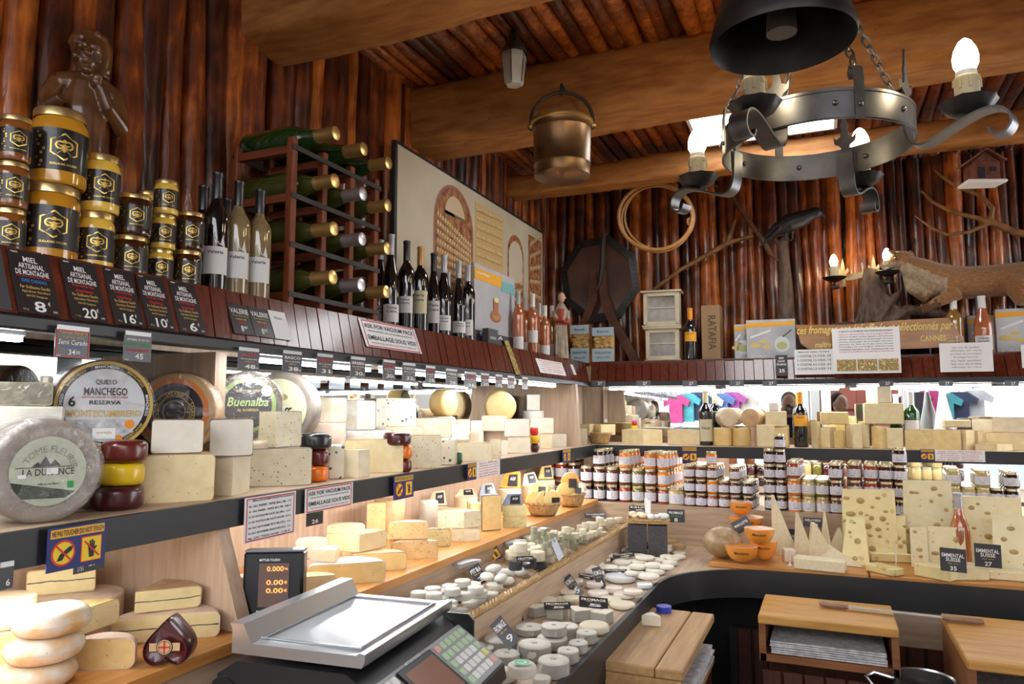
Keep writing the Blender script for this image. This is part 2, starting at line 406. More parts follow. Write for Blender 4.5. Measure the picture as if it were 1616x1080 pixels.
# rough hewn beams
BEAM = mat('hewn_beam', (.46, .20, .05), .6, c2=(.30, .11, .025), scale=7, stretch=(1.2, 5, 5), bump=.9, detail=9, spots=(.05, .02, .008), spotscale=30, spotsize=.05)
def beam(name, y0, y1, z0, z1, x0, x1, seed, skew=0.):
    b = MB(); n = 60; q = 5; rg = random.Random(seed); vs = []; fs = []
    ring = []
    for (a, c) in ((y0, z0), (y1, z0), (y1, z1), (y0, z1)): ring.append((a, c))
    P = []
    for k in range(4):
        p, r_ = ring[k], ring[(k + 1) % 4]
        for j in range(q): P.append((p[0] + (r_[0] - p[0]) * (j + .5) / q, p[1] + (r_[1] - p[1]) * (j + .5) / q))
    from mathutils import noise
    for i in range(n + 1):
        x = x0 + (x1 - x0) * i / n
        for (y, z) in P:
            v = Vector((x, y, z)); d = noise.noise_vector(Vector((x * 1.3, y * 6, z * 6)) + Vector((seed, 0, 0))) * .022 + noise.noise_vector(v * 14) * .006
            vs.append((x, y + d.y + skew * (x - x0), z + d.z))
    m = len(P)
    for i in range(n):
        for j in range(m): fs.append((i * m + j, i * m + (j + 1) % m, (i + 1) * m + (j + 1) % m, (i + 1) * m + j))
    fs += [tuple(range(m)), tuple(n * m + j for j in range(m))[::-1]]
    b.add(vs, [f[::-1] for f in fs], BEAM); b.ang = 1.0; return struct(name, b)
beam('trim_1', 1.62, 1.84, 2.68, 2.95, -1.62, 2.7, 1)
beam('trim_2', 2.62, 2.86, 2.69, 2.95, -1.66, 2.7, 2)
beam('trim_3', 3.70, 3.84, 2.757, 2.875, -1.64, 2.7, 3)
# lower walls behind the counters
b = MB(); b.box((-1.58, 1.9, 1.1), (.03, 5.2, 1.46), PALE); struct('trim_4', b)
b = MB(); b.box((.5, 0, .9), (4.4, .03, 1.85), PALE); struct('trim_5', b, loc=(0, yb(0, 4.39), 0), rz=R(2.6))
# far side of the shop, seen only in the mirrors: red door, posts, open shopfront
DOOR = mat('red_brown_door', (.42, .14, .10), .5, c2=(.36, .11, .08), scale=5)
b = MB()
b.box((1.1, -2.6, 1.1), (.95, .06, 2.2), DOOR)
for i in range(2):
    for j in range(3): b.box((.87 + .46 * i, -2.56, .45 + .68 * j), (.34, .03, .5), mat('door_panel', (.36, .11, .08), .5), bev=.01)
struct('door_1', b)
b = MB(); PW = mat('painted_post', (.75, .74, .70), .6)
for x in (-1.75, .5, 1.7, 3.4): b.box((x, -2.6, 1.4), (.12, .12, 2.8), PW)
b.box((.8, -2.6, 2.75), (5.4, .12, .3), PW); struct('wall_front', b)
b = MB(); b.box((3.4, .2, 1.5), (.05, 5.6, 3.0), mat('far_wall_paint', (.55, .50, .44), .7)); struct('wall_right', b)
b = MB(); b.box((.5, -7.0, 1.4), (14, .1, 2.8), mat('hall_wall', (.30, .34, .38), .7, c2=(.62, .60, .56), scale=1.3, detail=6)); b.box((.5, -4.6, -.02), (14, 4.8, .04), mat('hall_floor', (.35, .34, .33), .6)); struct('wall_hall', b)

# ================================================================ UPPER LEDGE with slatted fascia
def slats(b, P0, P1, inx, w=.048):
    """slats leaning between the top line P0a-P1a and the bottom line; P = (top, bottom) pairs"""
    (a0, c0), (a1, c1) = P0, P1; a0, a1, c0, c1 = map(Vector, (a0, a1, c0, c1)); L = (a1 - a0).length; n = max(1, int(L / w)); rg = random.Random(n)
    for i in range(n):
        t0 = (i + .04) / n; t1 = (i + .96) / n; o = Vector(inx) * rg.uniform(-.0015, .0015)
        q = [a0.lerp(a1, t0) + o, a0.lerp(a1, t1) + o, c0.lerp(c1, t1) + o, c0.lerp(c1, t0) + o]; k = Vector(inx) * .012
        vs = [tuple(p) for p in q] + [tuple(p + k) for p in q]
        b.add(vs, [(0, 3, 2, 1), (4, 5, 6, 7), (0, 1, 5, 4), (1, 2, 6, 5), (2, 3, 7, 6), (3, 0, 4, 7)], REDW)
XB, XT = -1.24, -1.285
YB_, YT = 4.03, 4.085
left = thing('upper_ledge', 'long red-brown slatted ledge along the left wall carrying honey jars and wine', 'shelf', (-1.4, 2, ZL))
def inv(o): return o.matrix_local.inverted()
iv = TR(1.4, -2, -ZL)
b = MB(iv); b.box((-1.455, 1.72, ZL - .011), (.33, 4.64, .022), REDK); b.build('ledge_board', left)
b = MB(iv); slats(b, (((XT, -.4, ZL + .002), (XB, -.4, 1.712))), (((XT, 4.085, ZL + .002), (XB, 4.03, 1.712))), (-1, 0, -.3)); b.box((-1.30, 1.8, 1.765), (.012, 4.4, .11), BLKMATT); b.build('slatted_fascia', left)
b = MB(iv); b.box((XB - .012, 1.8, 1.698), (.034, 4.46, .026), BLACK, bev=.004); b.build('metal_rail', left)
back = thing('upper_ledge', 'red-brown slatted ledge along the back wall carrying the fox and the boxes', 'shelf', (0, 4.2, ZL))
iv = TR(0, -4.2, -ZL)
b = MB(iv); b.box((.70, 4.25, ZL - .011), (3.6, .34, .022), REDK, T=TR(-1.24, 4.03, 0) @ RZ(R(2.6)) @ TR(1.24, -4.03, 0)); b.build('ledge_board', back)
b = MB(iv); slats(b, ((-1.25, YT, ZL + .002), (-1.24, YB_, 1.712)), ((2.6, yb(2.6, YT), ZL + .002), (2.6, yb(2.6, YB_), 1.712)), (0, 1, -.3), .05)
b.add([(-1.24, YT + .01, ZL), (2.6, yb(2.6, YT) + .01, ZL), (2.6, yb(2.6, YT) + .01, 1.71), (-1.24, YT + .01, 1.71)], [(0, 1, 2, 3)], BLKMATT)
b.build('slatted_fascia', back)
b = MB(iv); b.box((.68, 4.04, 1.698), (3.84, .034, .026), BLACK, T=TR(-1.24, 4.03, 0) @ RZ(R(2.6)) @ TR(1.24, -4.03, 0)); b.build('metal_rail', back)

# ================================================================ MIRRORS
MIR = mat('mirror', (.86, .89, .90), .015, metal=1.)
b = MB(); b.box((0, 0, 0), (.006, 3.7, .30), MIR); tag(b.build('wall_mirror', loc=(-1.53, 2.05, 1.55)), 'long wall mirror behind the cheeses on the left middle shelf', 'mirror')
b = MB(); b.box((0, 0, 0), (3.6, .006, .30), MIR); o = tag(b.build('wall_mirror', loc=(.55, yb(.55, 4.33), 1.55), rz=R(2.6)), 'long wall mirror behind the cheeses on the back middle shelf', 'mirror')
b = MB(); b.box((0, 0, 0), (2.9, .006, .22), MIR); tag(b.build('wall_mirror', loc=(.93, yb(.93, 4.33), 1.20), rz=R(2.6)), 'low wall mirror behind the rows of preserve jars', 'mirror')

# ================================================================ MIDDLE SHELF
ms = thing('middle_shelf', 'wooden cheese shelf with black fascia running along the left wall', 'shelf', (-1.35, 2, ZM)); iv = TR(1.35, -2, -ZM)
b = MB(iv); b.box((-1.37, 1.80, ZM - .012), (.36, 4.2, .024), SHELF); b.build('shelf_board', ms)
b = MB(iv); b.box((-1.178, 1.80, ZM - .029), (.014, 4.2, .058), BLACK); b.build('black_fascia', ms)
mk = thing('middle_shelf', 'wooden cheese shelf with black fascia running along the back wall above the jars', 'shelf', (0, 4.1, ZM)); iv = TR(0, -4.1, -ZM)
RB = TR(-1.24, 3.93, 0) @ RZ(R(2.6)) @ TR(1.24, -3.93, 0)
b = MB(iv); b.box((.7, 4.13, ZM - .012), (3.8, .40, .024), wood('shelf_wood_x', (.60, .45, .32), (.50, .36, .25), 0), T=RB); b.build('shelf_board', mk)
b = MB(iv); b.box((.71, 3.927, ZM - .029), (3.78, .014, .058), BLACK, T=RB); b.build('black_fascia', mk)
# upright dividers
def divider(y, x0t, x0b, z0, z1, lab, t=.035, xb=-1.56):
    b = MB(); q = [(xb, z0), (x0b, z0), (x0t, z1), (xb, z1)]
    b.prism([(x, z - z0) for x, z in q], -t / 2, t / 2, PALE); return tag(b.build('divider_panel', loc=(0, y, z0)), lab, 'panel')
divider(1.335, -1.335, -1.335, ZM, 1.69, 'pale upper divider panel right of the orange-labelled wheel')
divider(1.20, -1.19, -1.105, 1.102, 1.335, 'pale divider panel on the beech ledge behind the heart cheese')
divider(3.72, -1.22, -1.20, ZM, 1.69, 'pale wooden divider panel at the far end of the left shelf near the corner')
b = MB(); b.box((0, 0, .165), (.02, .42, .33), PALE); tag(b.build('divider_panel', loc=(-1.34, 3.95, ZM)), 'pale wooden panel closing the corner between the two cheese shelves', 'panel')

# ================================================================ LED TUBES
LED = mat('led_glow', (.95, .98, 1), .5, emit=26)
def tube_x(name, p, L, ax, lab, r=.012):
    b = MB(); d = [0, 0, 0]; d[ax] = L; c = [.02, .02, .012]; c[ax] = L
    b.box((0, 0, .012), tuple(c), WHITECARD); e = [.018, .018, .010]; e[ax] = L * .98
    t = thing(name, lab, 'light', p); b.build('housing', t)
    b = MB(); b.box((0, 0, .001), tuple(e), LED); b.build('diffuser', t); return t
tube_x('led_tube', (-1.275, .62, 1.672), .40, 1, 'glowing LED tube under the upper ledge above the big manchego wheel')
for k, (y, L) in enumerate(((1.62, .5), (2.18, .5), (2.75, .5), (3.3, .45))):
    tube_x('led_tube', (-1.275, y, 1.672), L, 1, ['glowing LED tube under the left ledge, the one just beyond the near divider', 'second glowing LED tube beyond the near divider under the left ledge', 'third glowing LED tube beyond the near divider under the left ledge', 'farthest glowing LED tube under the left ledge'][k])
for k, x in enumerate((-.85, -.2, .45, 1.1, 1.75)):
    o = tube_x('led_tube', (x, yb(x, 4.10), 1.672), .6, 0, 'slim LED tube under the back ledge, ' + ['at the corner end', 'second from the corner', 'third from the corner', 'fourth from the corner', 'past the right edge'][k]); o.rotation_euler.z = R(2.6)
for k, (y, L) in enumerate(((.55, .8), (1.7, .5), (2.4, .8), (3.3, .8))):
    tube_x('led_tube', (-1.24, y, 1.305), L, 1, 'glowing LED tube under the left middle shelf, ' + ['at the near end', 'just beyond the lower divider', 'halfway along', 'at the corner end'][k])
for k, x in enumerate((-.75, .02, .80, 1.6)):
    o = tube_x('led_tube', (x, yb(x, 4.02), 1.308), .72, 0, 'bright LED tube under the back middle shelf, ' + ['over the dark jam jars', 'over the preserves left of the holed cheeses', 'over the holed cheeses', 'at the right edge'][k]); o.rotation_euler.z = R(2.6)

# ================================================================ DISPLAY COUNTER
dc = thing('display_counter', 'L-shaped pale wooden cheese counter with a curved black edge', 'counter', (0, 0, 0))
XE = -1.09
b = MB(); b.box((-1.33, 2.42, 1.089), (.50, 2.42, .022), BEECH); b.build('beech_ledge', dc)   # far run
b = MB(); b.box((-1.33, .58, 1.089), (.50, 1.24, .022), BEECH); b.build('beech_ledge', dc)
b = MB(); b.box((XE - .012, 2.2, 1.045), (.02, 2.84, .066), PALEY); b.box((XE - .012, .3, .98), (.02, 1.2, .2), PALEY); b.build('riser', dc)
b = MB()   # sloped trough bed
b.add([(XE, 1.42, 1.03), (-.905, 1.42, .985), (-.905, 3.62, .985), (XE, 3.62, 1.03), (XE, 1.42, 1.0), (-.905, 1.42, .955), (-.905, 3.62, .955), (XE, 3.62, 1.0)], [(0, 1, 2, 3), (7, 6, 5, 4), (0, 4, 5, 1), (2, 6, 7, 3)], PALEY); b.build('trough_bed', dc)
b = MB(); b.box((-.895, 2.52, .945), (.02, 2.20, .095), PALEY); b.build('trough_front', dc)
b = MB(); b.box((-.86, 1.06, .945), (.50, .70, .09), PALEY); b.build('scale_platform', dc)
# lower bed, L shaped with a rounded inner corner
def edge_path(off=0.):
    P = [(-.593 - off, .7), (-.593 - off, 2.62)]; cx, cy, r_ = -.593 + .40, 2.78, .40
    r2 = r_ + off
    for i in range(13):
        a = math.pi - math.pi / 2 * i / 12; P.append((cx + r2 * math.cos(a), cy + r2 * .95 * math.sin(a) + 0))
    yend = P[-1][1]; P.append((2.2, yend + .06)); return P
EP = edge_path()
b = MB(); P = EP; n = len(P); outer = [(-.905, .7)] + [(-.905, 3.64)] * (n - 2) + [(2.2, 3.64)]
outer = [(-.905, .7), (-.905, 2.62)] + [(-.905 + (.65) * (i / 12), 3.64) if i > 4 else (-.905, 2.62 + 1.02 * i / 5) for i in range(13)] + [(2.2, 3.64)]
for zz, up in ((.90, 1), (.875, 0)):
    vs = [(x, y, zz) for x, y in P] + [(x, y, zz) for x, y in outer]
    b.add(vs, [(i, i + 1, n + i + 1, n + i)[:: 1 if not up else -1][::-1] for i in range(n - 1)], PALEY)
b.build('counter_top', dc)
b = MB(); vs = []; fs = []
for x, y in P: vs += [(x, y, .908), (x, y, .80)]
Q = edge_path(.016)
for x, y in Q: vs += [(x, y, .908), (x, y, .80)]
for i in range(n - 1):
    a = 2 * i; c = 2 * n + 2 * i
    fs += [(a, a + 1, a + 3, a + 2), (c, c + 2, c + 3, c + 1), (a, a + 2, c + 2, c), (a + 1, c + 1, c + 3, a + 3)]
b.add(vs, fs, BLACK); b.build('black_edge', dc)
b = MB(); b.box((-.895 + 1.6, 3.645, .99), (3.2, .02, .19), PALEX); b.box((-1.0, 3.63, .99), (.2, .02, .19), PALEX); b.build('back_riser', dc)
b = MB(); b.box((.7, 3.99, 1.068), (4.2, .70, .024), PALEX); b.build('jar_platform', dc)
b = MB(); b.box((-.75, 1.6, .40), (.02, 3.0, .8), REDK); b.box((-.95, 1.9, .44), (.3, 2.6, .88), REDK); b.build('base_panel', dc)
b = MB()
for i in range(46):
    b.box((-.34 + i * .062, 3.215, .33), (.056, .016, .66), REDK, bev=.004)
b.box((1.1, 3.232, .33), (3.0, .016, .66), BLKMATT); b.box((-.5, 3.5, .4), (.8, .02, .8), BLKMATT); b.build('tongue_and_groove_front', dc)
b = MB(); b.box((1.25, 3.22, .735), (3.0, .02, .15), PALEX); b.build('pale_upper_panel', dc)
# ================================================================ BUILDERS: lettering fit, cards, bottles, jars
def fit(b, t, w, h, x, z, m, y=-.0008, T=None, shear=0, bold=.015, align=0):
    V, Fc = textmesh(t, shear, bold)
    if not V: return
    x0 = min(v[0] for v in V); x1 = max(v[0] for v in V); k = w / max(x1 - x0, .01)
    z0 = min(v[1] for v in V); z1 = max(v[1] for v in V); q = h / max(z1 - z0, .01)
    b.add([(x + (v[0] - (x0 + x1) / 2) * k, y, z + (v[1] - (z0 + z1) / 2) * q) for v in V], Fc, m, T)
def bend(b, i0, r):
    for i in range(i0, len(b.v)):
        x, y, z = b.v[i]; a = x / r; q = r - y; b.v[i] = (q * math.sin(a), -q * math.cos(a), z)
def cardmb(w, h, lines, bgm=CARD, border=None, th=.0012):
    """card standing in XZ, base at z=0, facing -Y; lines = (text, width share, height share, centre x share, centre z share, material)"""
    b = MB(); b.box((0, th / 2, h / 2), (w, th, h), bgm)
    if border:
        q = .0012 + w * .008
        for x in (-w * .46, w * .46): b.box((x, -.0004, h / 2), (q, .0004, h * .94), border)
        for z in (h * .04, h * .96): b.box((0, -.0004, z), (w * .92, .0004, q), border)
    for l in lines:
        fit(b, l[0], l[1] * w, l[2] * h, l[3] * w, l[4] * h, l[5], y=-.0009, shear=l[6] if len(l) > 6 else 0)
    return b
def scrib(rows, z0, z1, w=.8, m=INK, h=None, words=None):
    """rows of tiny print"""
    rg = random.Random(rows * 7 + int(z0 * 100)); out = []; wd = words or ['lait cru de brebis', 'affinage en cave', 'produit de montagne', 'fromage fermier', 'au lait entier']
    for i in range(rows):
        z = z1 - (z1 - z0) * (i + .5) / rows; out.append((wd[i % len(wd)], w * rg.uniform(.8, 1), h or (z1 - z0) / rows * .55, 0, z, m))
    return out
LFM = lambda p, th=0., rz=math.pi / 2: TR(*p) @ RZ(rz) @ RX(-th)
def fascia_card(px0, px1, hz, lines, lab, name='price_card', bgm=CARD, border=None, z1=1.828, group=None, lift=.004, cat='price card'):
    """card lying on the slanted slats of the left ledge"""
    z0 = z1 - hz * math.cos(R(21)); xx = lambda z: XT + (XB - XT) * (ZL - z) / (ZL - 1.712) + lift
    zc = (z0 + z1) / 2; a = col(px0, 0, xx(zc), zc); c = col(px1, 0, xx(zc), zc); w = abs(c.y - a.y)
    b = cardmb(w, hz, lines, bgm, border); p = (xx(z0), (a.y + c.y) / 2, z0)
    return tag(b.build(name, M=LFM(p, R(21))), lab, cat, group)

FOILS = {'gold': GOLD, 'silver': SILVER, 'black': mat('black_foil', (.012, .012, .014), .35, coat=.3), 'orange': mat('orange_capsule', (.85, .33, .02), .4),
         'tan': mat('tan_capsule', (.55, .30, .10), .35, metal=.3), 'white': mat('white_capsule', (.75, .75, .74), .4), 'grey': mat('grey_capsule', (.45, .45, .47), .35, metal=.3), 'cream': mat('cream_capsule', (.72, .66, .40), .4)}
WINES = {'dark': BLACKGL, 'green': mat('green_bottle_glass', (.02, .10, .015), .05, coat=1, coatr=.03, trans=.25), 'rose': mat('rose_wine', (.80, .25, .10), .06, coat=1, coatr=.03, trans=.55),
         'amber': mat('amber_wine', (.62, .33, .07), .06, coat=1, coatr=.03, trans=.55), 'palerose': mat('pale_wine', (.55, .40, .18), .06, coat=1, coatr=.03, trans=.6), 'champ': mat('champagne_glass', (.012, .045, .010), .05, coat=1, coatr=.03), 'olive': mat('olive_bottle', (.05, .06, .012), .05, coat=1, coatr=.03)}
LABW = mat('wine_label', (.70, .70, .68), .6); LABC = mat('cream_label', (.62, .56, .38), .6); LABO = mat('orange_label', (.88, .40, .03), .5)
def bprof(kind, h, r):
    if kind == 'burg': q = [(0, 0), (.95, 0), (1, .02), (1, .42), (.97, .50), (.80, .60), (.55, .70), (.40, .78), (.36, .86)]
    elif kind == 'champ': q = [(0, 0), (.95, 0), (1, .02), (1, .46), (.95, .54), (.75, .64), (.52, .74), (.40, .84), (.36, .90)]
    else: q = [(0, 0), (.95, 0), (1, .02), (1, .60), (.97, .645), (.80, .69), (.52, .735), (.39, .77), (.37, .86)]
    return [(a * r, z * h) for a, z in q]
def bottle(lab, loc, rz=0., h=.30, r=.0375, kind='bord', wine='dark', cap='black', lb=(.14, .36, 'w'), group=None, text=None, M=None, capz=.78, name='wine_bottle', art=None):
    t = thing(name, lab, 'bottle', loc, rz, group, M=M)
    b = MB(); b.lathe(bprof(kind, h, r), WINES[wine], 20); b.build('glass', t)
    f = FOILS[cap]; b = MB(); rr = r * (.41 if kind != 'champ' else .50)
    if kind == 'champ': b.lathe([(r * .60, h * .66), (r * .50, h * .74), (r * .43, h * .84), (r * .46, h * .90), (r * .44, h * .955), (r * .47, h * .97), (r * .46, h * .99), (r * .3, h), (0, h)], f, 18)
    else: b.lathe([(rr, h * capz), (rr * .98, h * .965), (rr * 1.08, h * .97), (rr * 1.08, h * .993), (rr * .9, h), (0, h)], f, 16)
    b.build('capsule', t)
    if lb:
        z0, z1 = lb[0] * h, lb[1] * h; m = {'w': LABW, 'c': LABC, 'o': LABO, 'k': CARD}[lb[2]]; an = 62
        b = MB(); b.lathe([(r * 1.006, z0), (r * 1.006, z1)], m, 12, a0=-90 - an, a1=-90 + an)
        i0 = len(b.v); mm = INK if lb[2] != 'k' else TXTG
        if text:
            for k, tx in enumerate(text): fit(b, tx, r * 1.2, (z1 - z0) * .12, 0, z1 - (z1 - z0) * (.2 + .2 * k), mm, y=-.001)
        if art == 'peak': b.add([(-r, -.001, z1 - .001), (-r * .1, -.001, z1 + .035), (-.0, -.001, z1 + .02), (r * .35, -.001, z1 + .006), (r * .55, -.001, z1 + .03), (r * .75, -.001, z1 - .001)], [(0, 1, 2, 3), (0, 3, 5), (3, 4, 5)], m)
        bend(b, i0, r * 1.006); b.build('label', t)
    return t
BLKLAB = mat('honey_label', (.012, .012, .013), .35, coat=.3); GPRINT = mat('gold_emblem', (.85, .58, .14), .3, metal=.5)
def emblem(b, x, z, s):
    """gold hexagon with two facing letters G and a bee"""
    P = [(x + s * math.sin(R(60 * i)), z + s * math.cos(R(60 * i))) for i in range(6)]
    for i in range(6):
        (xa, za), (xb, zb) = P[i], P[(i + 1) % 6]; k = .88
        b.add([(xa, -.001, za), (xb, -.001, zb), (x + (xb - x) * k, -.001, z + (zb - z) * k), (x + (xa - x) * k, -.001, z + (za - z) * k)], [(0, 1, 2, 3)], GPRINT)
    fit(b, 'G', s * .55, s * .62, x - s * .32, z + s * .1, GPRINT, y=-.001, bold=.02)
    i0 = len(b.v); fit(b, 'G', s * .55, s * .62, x - s * .32, z + s * .1, GPRINT, y=-.001, bold=.02)
    for i in range(i0, len(b.v)): q = b.v[i]; b.v[i] = (2 * x - q[0], q[1], q[2])
    b.disc(s * .13, GPRINT, TR(x, -.0012, z + s * .38), 10); b.disc(s * .16, GPRINT, TR(x, -.0012, z - s * .12) @ Matrix.Diagonal((1, 1, 1.9, 1)), 12)
    for sg in (-1, 1):
        for a in (.5, -.2, -.9): b.strip([(x, -.0013, z - s * .1), (x + sg * s * .42, -.0013, z - s * .1 + a * s * .5)], s * .05, .0004, GPRINT, side=(0, 0, 1))
JAMC = {'honey': mat('amber_honey', (.80, .40, .03), .12, coat=1, trans=.25, c2=(.70, .30, .02), scale=12), 'cream': mat('creamed_honey', (.82, .52, .07), .25, coat=1),
        'dark': mat('dark_honey', (.05, .012, .004), .1, coat=1), 'brown': mat('brown_honey', (.25, .08, .015), .12, coat=1)}
def honey_jar(lab, loc, r, h, c='honey', face=0., group=None, ex=0.):
    t = thing('honey_jar', lab, 'jar', loc, away(loc) + face, group)
    b = MB(); b.lathe([(0, 0), (r * .92, 0), (r * .99, .01 * h + .002), (r, h * .1), (r, h * .74), (r * .96, h * .82), (r * .86, h * .87), (r * .86, h * .90)], JAMC[c], 32); b.build('jar', t)
    b = MB(); b.lathe([(r * .90, h * .875), (r * .92, h * .88), (r * .92, h * .975), (r * .90, h * .99), (r * .84, h), (0, h)], GOLDLID, 32); b.build('lid', t)
    b = MB(); z0, z1 = h * .16, h * .70; b.lathe([(r * 1.006, z0), (r * 1.006, z1)], BLKLAB, 20, a0=-90 - 78, a1=-90 + 78)
    i0 = len(b.v); s = (z1 - z0) * .33; emblem(b, r * .12 + ex, z0 + (z1 - z0) * .56, s)
    fit(b, 'GUILLAUME GAUDIN', s * 1.7, s * .16, r * .12 + ex, z0 + (z1 - z0) * .14, GPRINT, y=-.001)
    rg = random.Random(int(r * 1e4))
    for k in range(9):
        b.disc(s * rg.uniform(.06, .13), GPRINT, TR(-r * .85 + rg.uniform(0, .3) * r, -.001, z0 + (z1 - z0) * (.08 + .1 * k)), 6, r0=s * .05)
    bend(b, i0, r * 1.006); b.build('label', t); return t
def wax(*a): pass

# ================================================================ LEFT LEDGE: honey, wine, rack
def stack_h(px, X, wpx, n, hh, c, labs, face=0., z0=ZL, dx=0., ex=0.):
    p = col(px, 0, X, z0 + .1); s = dep(p) / FPX; r = wpx * s / 2
    for i in range(n):
        q = col(px + dx * i, 0, X, z0 + .1); q.z = z0 + i * hh; honey_jar(labs[i], tuple(q), r, hh - .001, c[i] if isinstance(c, tuple) else c, face + i * .05, None, ex)
stack_h(17, -1.36, 47, 3, .087, 'brown', ['small amber honey jar at the bottom left edge of the ledge', 'small amber honey jar, middle of the stack at the left edge', 'small amber honey jar, top of the stack at the left edge'], z0=ZL)
stack_h(80, -1.37, 82, 2, .153, 'honey', ['large golden honey jar, lower of the two biggest', 'large golden honey jar, upper of the two biggest, before the carved bust'], dx=7)
stack_h(151, -1.36, 56, 2, .122, ('cream', 'cream'), ['medium creamy honey jar, lower one beside the big jars', 'medium creamy honey jar, upper one beside the big jars'], dx=5)
stack_h(207, -1.36, 52, 2, .092, 'dark', ['dark honey jar, lower one of the first dark pair', 'dark honey jar, upper one of the first dark pair'], dx=3)
stack_h(255, -1.36, 37, 3, .080, 'cream', ['small pale honey jar, bottom of the pale stack between dark jars', 'small pale honey jar, middle of the pale stack between dark jars', 'small pale honey jar, top of the pale stack between dark jars'], dx=2)
stack_h(231, -1.47, 34, 3, .080, 'cream', ['small pale honey jar at the bottom, behind the dark pair', 'small pale honey jar in the middle, behind the dark pair', 'small pale honey jar peeping out behind the pale and dark stacks'])
stack_h(297, -1.36, 42, 2, .092, 'dark', ['dark honey jar, lower one next to the wine bottles', 'dark honey jar, upper one next to the wine bottles'], dx=2)

def ledge_bottle(px, X, lab, wine, cap, face=0., kind='bord', h=.30, r=.031, lb=(.14, .36, 'w'), **k):
    p = col(px, 0, X, ZL + .12); p.z = ZL; return bottle(lab, tuple(p), away(p) + face, h, r, kind, wine, cap, lb, **k)
ledge_bottle(318, -1.46, 'dark wine bottle standing behind the front white-labelled three', 'dark', 'black', text=['Valerian'])
ledge_bottle(340, -1.37, 'black wine bottle with a white mountain label, leftmost of the front three', 'dark', 'black', h=.31, lb=(.16, .38, 'w'), art='peak', text=['Valeria'])
ledge_bottle(356, -1.49, 'dark wine bottle half hidden between the black and the straw-coloured bottles', 'dark', 'black')
ledge_bottle(374, -1.36, 'clear bottle of straw-coloured wine with a white mountain label', 'palerose', 'black', h=.305, lb=(.16, .38, 'w'), art='peak', text=['Valeria'])
ledge_bottle(408, -1.35, 'clear wine bottle with white mountain label, next to the champagne rack', 'palerose', 'black', h=.30, lb=(.16, .38, 'w'), art='peak', text=['Valeria'])
# champagne rack
RKX = -1.335
y0 = col(457, 0, RKX, 2.0).y; y1 = col(589, 0, RKX, 2.0).y; cw = (y1 - y0) / 3
RACKW = wood('rack_wood', (.24, .06, .02), (.15, .035, .012), 2, .5); RACKWX = wood('rack_rail', (.22, .055, .02), (.14, .032, .012), 0, .5)
IRON = mat('black_iron_bar', (.03, .028, .026), .5)
rk = thing('bottle_rack', 'dark red wooden bottle rack with black metal bars holding champagne', 'rack', (RKX - .1, (y0 + y1) / 2, ZL)); iv = TR(-(RKX - .1), -(y0 + y1) / 2, -ZL)
RH = .137
for j in range(4):
    b = MB(iv); y = y0 + cw * j; b.box((RKX, y, ZL + .238), (.022, .022, .476), RACKW, bev=.002); b.box((RKX - .20, y, ZL + .238), (.022, .022, .476), RACKW, bev=.002); b.build('post', rk)
for i in range(4):
    z = ZL + .035 + RH * 1.0 * i + .0
    for j in range(4):
        b = MB(iv); y = y0 + cw * j; b.box((RKX - .10, y, z - .004), (.19, .018, .022), RACKWX); b.build('cross_rail', rk)
    for xx in (RKX + .014, RKX - .2): b = MB(iv); b.box((xx, (y0 + y1) / 2, z), (.004, y1 - y0 + .03, .014), IRON); b.build('metal_bar', rk)
foil = [['gold', 'silver', 'gold'], ['gold', 'silver', 'gold'], ['gold', 'silver', 'gold'], ['gold', 'gold', 'gold']]
rown = ['bottom', 'second', 'third', 'top']; coln = ['near column', 'middle column', 'far column']
def lying(px, py, rowi, colj, fc, lab):
    y = y0 + cw * (colj + .5); z = ZL + .035 + RH * rowi + .052
    M = TR(RKX - .215, y, z) @ RY(math.pi / 2) @ RZ(rnd.uniform(0, 6))
    bottle(lab, None, h=.315, r=.043, kind='champ', wine='champ' if rowi == 3 else 'olive', cap=fc, lb=None, M=M, name='champagne_bottle')
for i in range(4):
    for j in range(3):
        lying(0, 0, i, j, foil[i][j], f'lying champagne bottle with {foil[i][j]} foil, {rown[i]} row of the rack, {coln[j]}')
# dark wines right of the rack
for (px, X, h, cap, lb, kind, lab) in [
    (599, -1.47, .34, 'grey', (.10, .28, 'w'), 'burg', 'tall slim dark bottle just right of the champagne rack'),
    (616, -1.40, .345, 'grey', (.08, .26, 'w'), 'burg', 'tall dark bottle with silver capsule and low white label beside the rack'),
    (641, -1.38, .335, 'black', (.2, .38, 'w'), 'bord', 'dark wine bottle with black capsule left of the cream-labelled one'),
    (663, -1.36, .325, 'tan', (.22, .48, 'c'), 'bord', 'dark wine bottle with tan capsule and square cream label'),
    (684, -1.38, .33, 'black', (.16, .42, 'w'), 'burg', 'dark wine bottle with black capsule right of the cream-labelled one'),
    (694, -1.46, .31, 'grey', (.1, .3, 'w'), 'bord', 'dark bottle in the second row behind the silver-capped trio'),
    (700, -1.35, .325, 'grey', (.08, .26, 'w'), 'burg', 'dark wine bottle with grey capsule and low white label, first of the trio'),
    (706, -1.48, .315, 'grey', (.1, .3, 'w'), 'bord', 'dark bottle with grey capsule hidden behind the trio'),
    (723, -1.37, .335, 'grey', (.10, .24, 'w'), 'burg', 'dark broad-shouldered bottle with grey capsule, middle of the trio'),
    (738, -1.35, .325, 'grey', (.08, .28, 'w'), 'bord', 'dark wine bottle with silver capsule, last before the poster')]:
    ledge_bottle(px, X, lab, 'dark', cap, kind=kind, h=h, r=.031, lb=lb, text=['Terre', 'Cave'], face=rnd.uniform(-.3, .3))
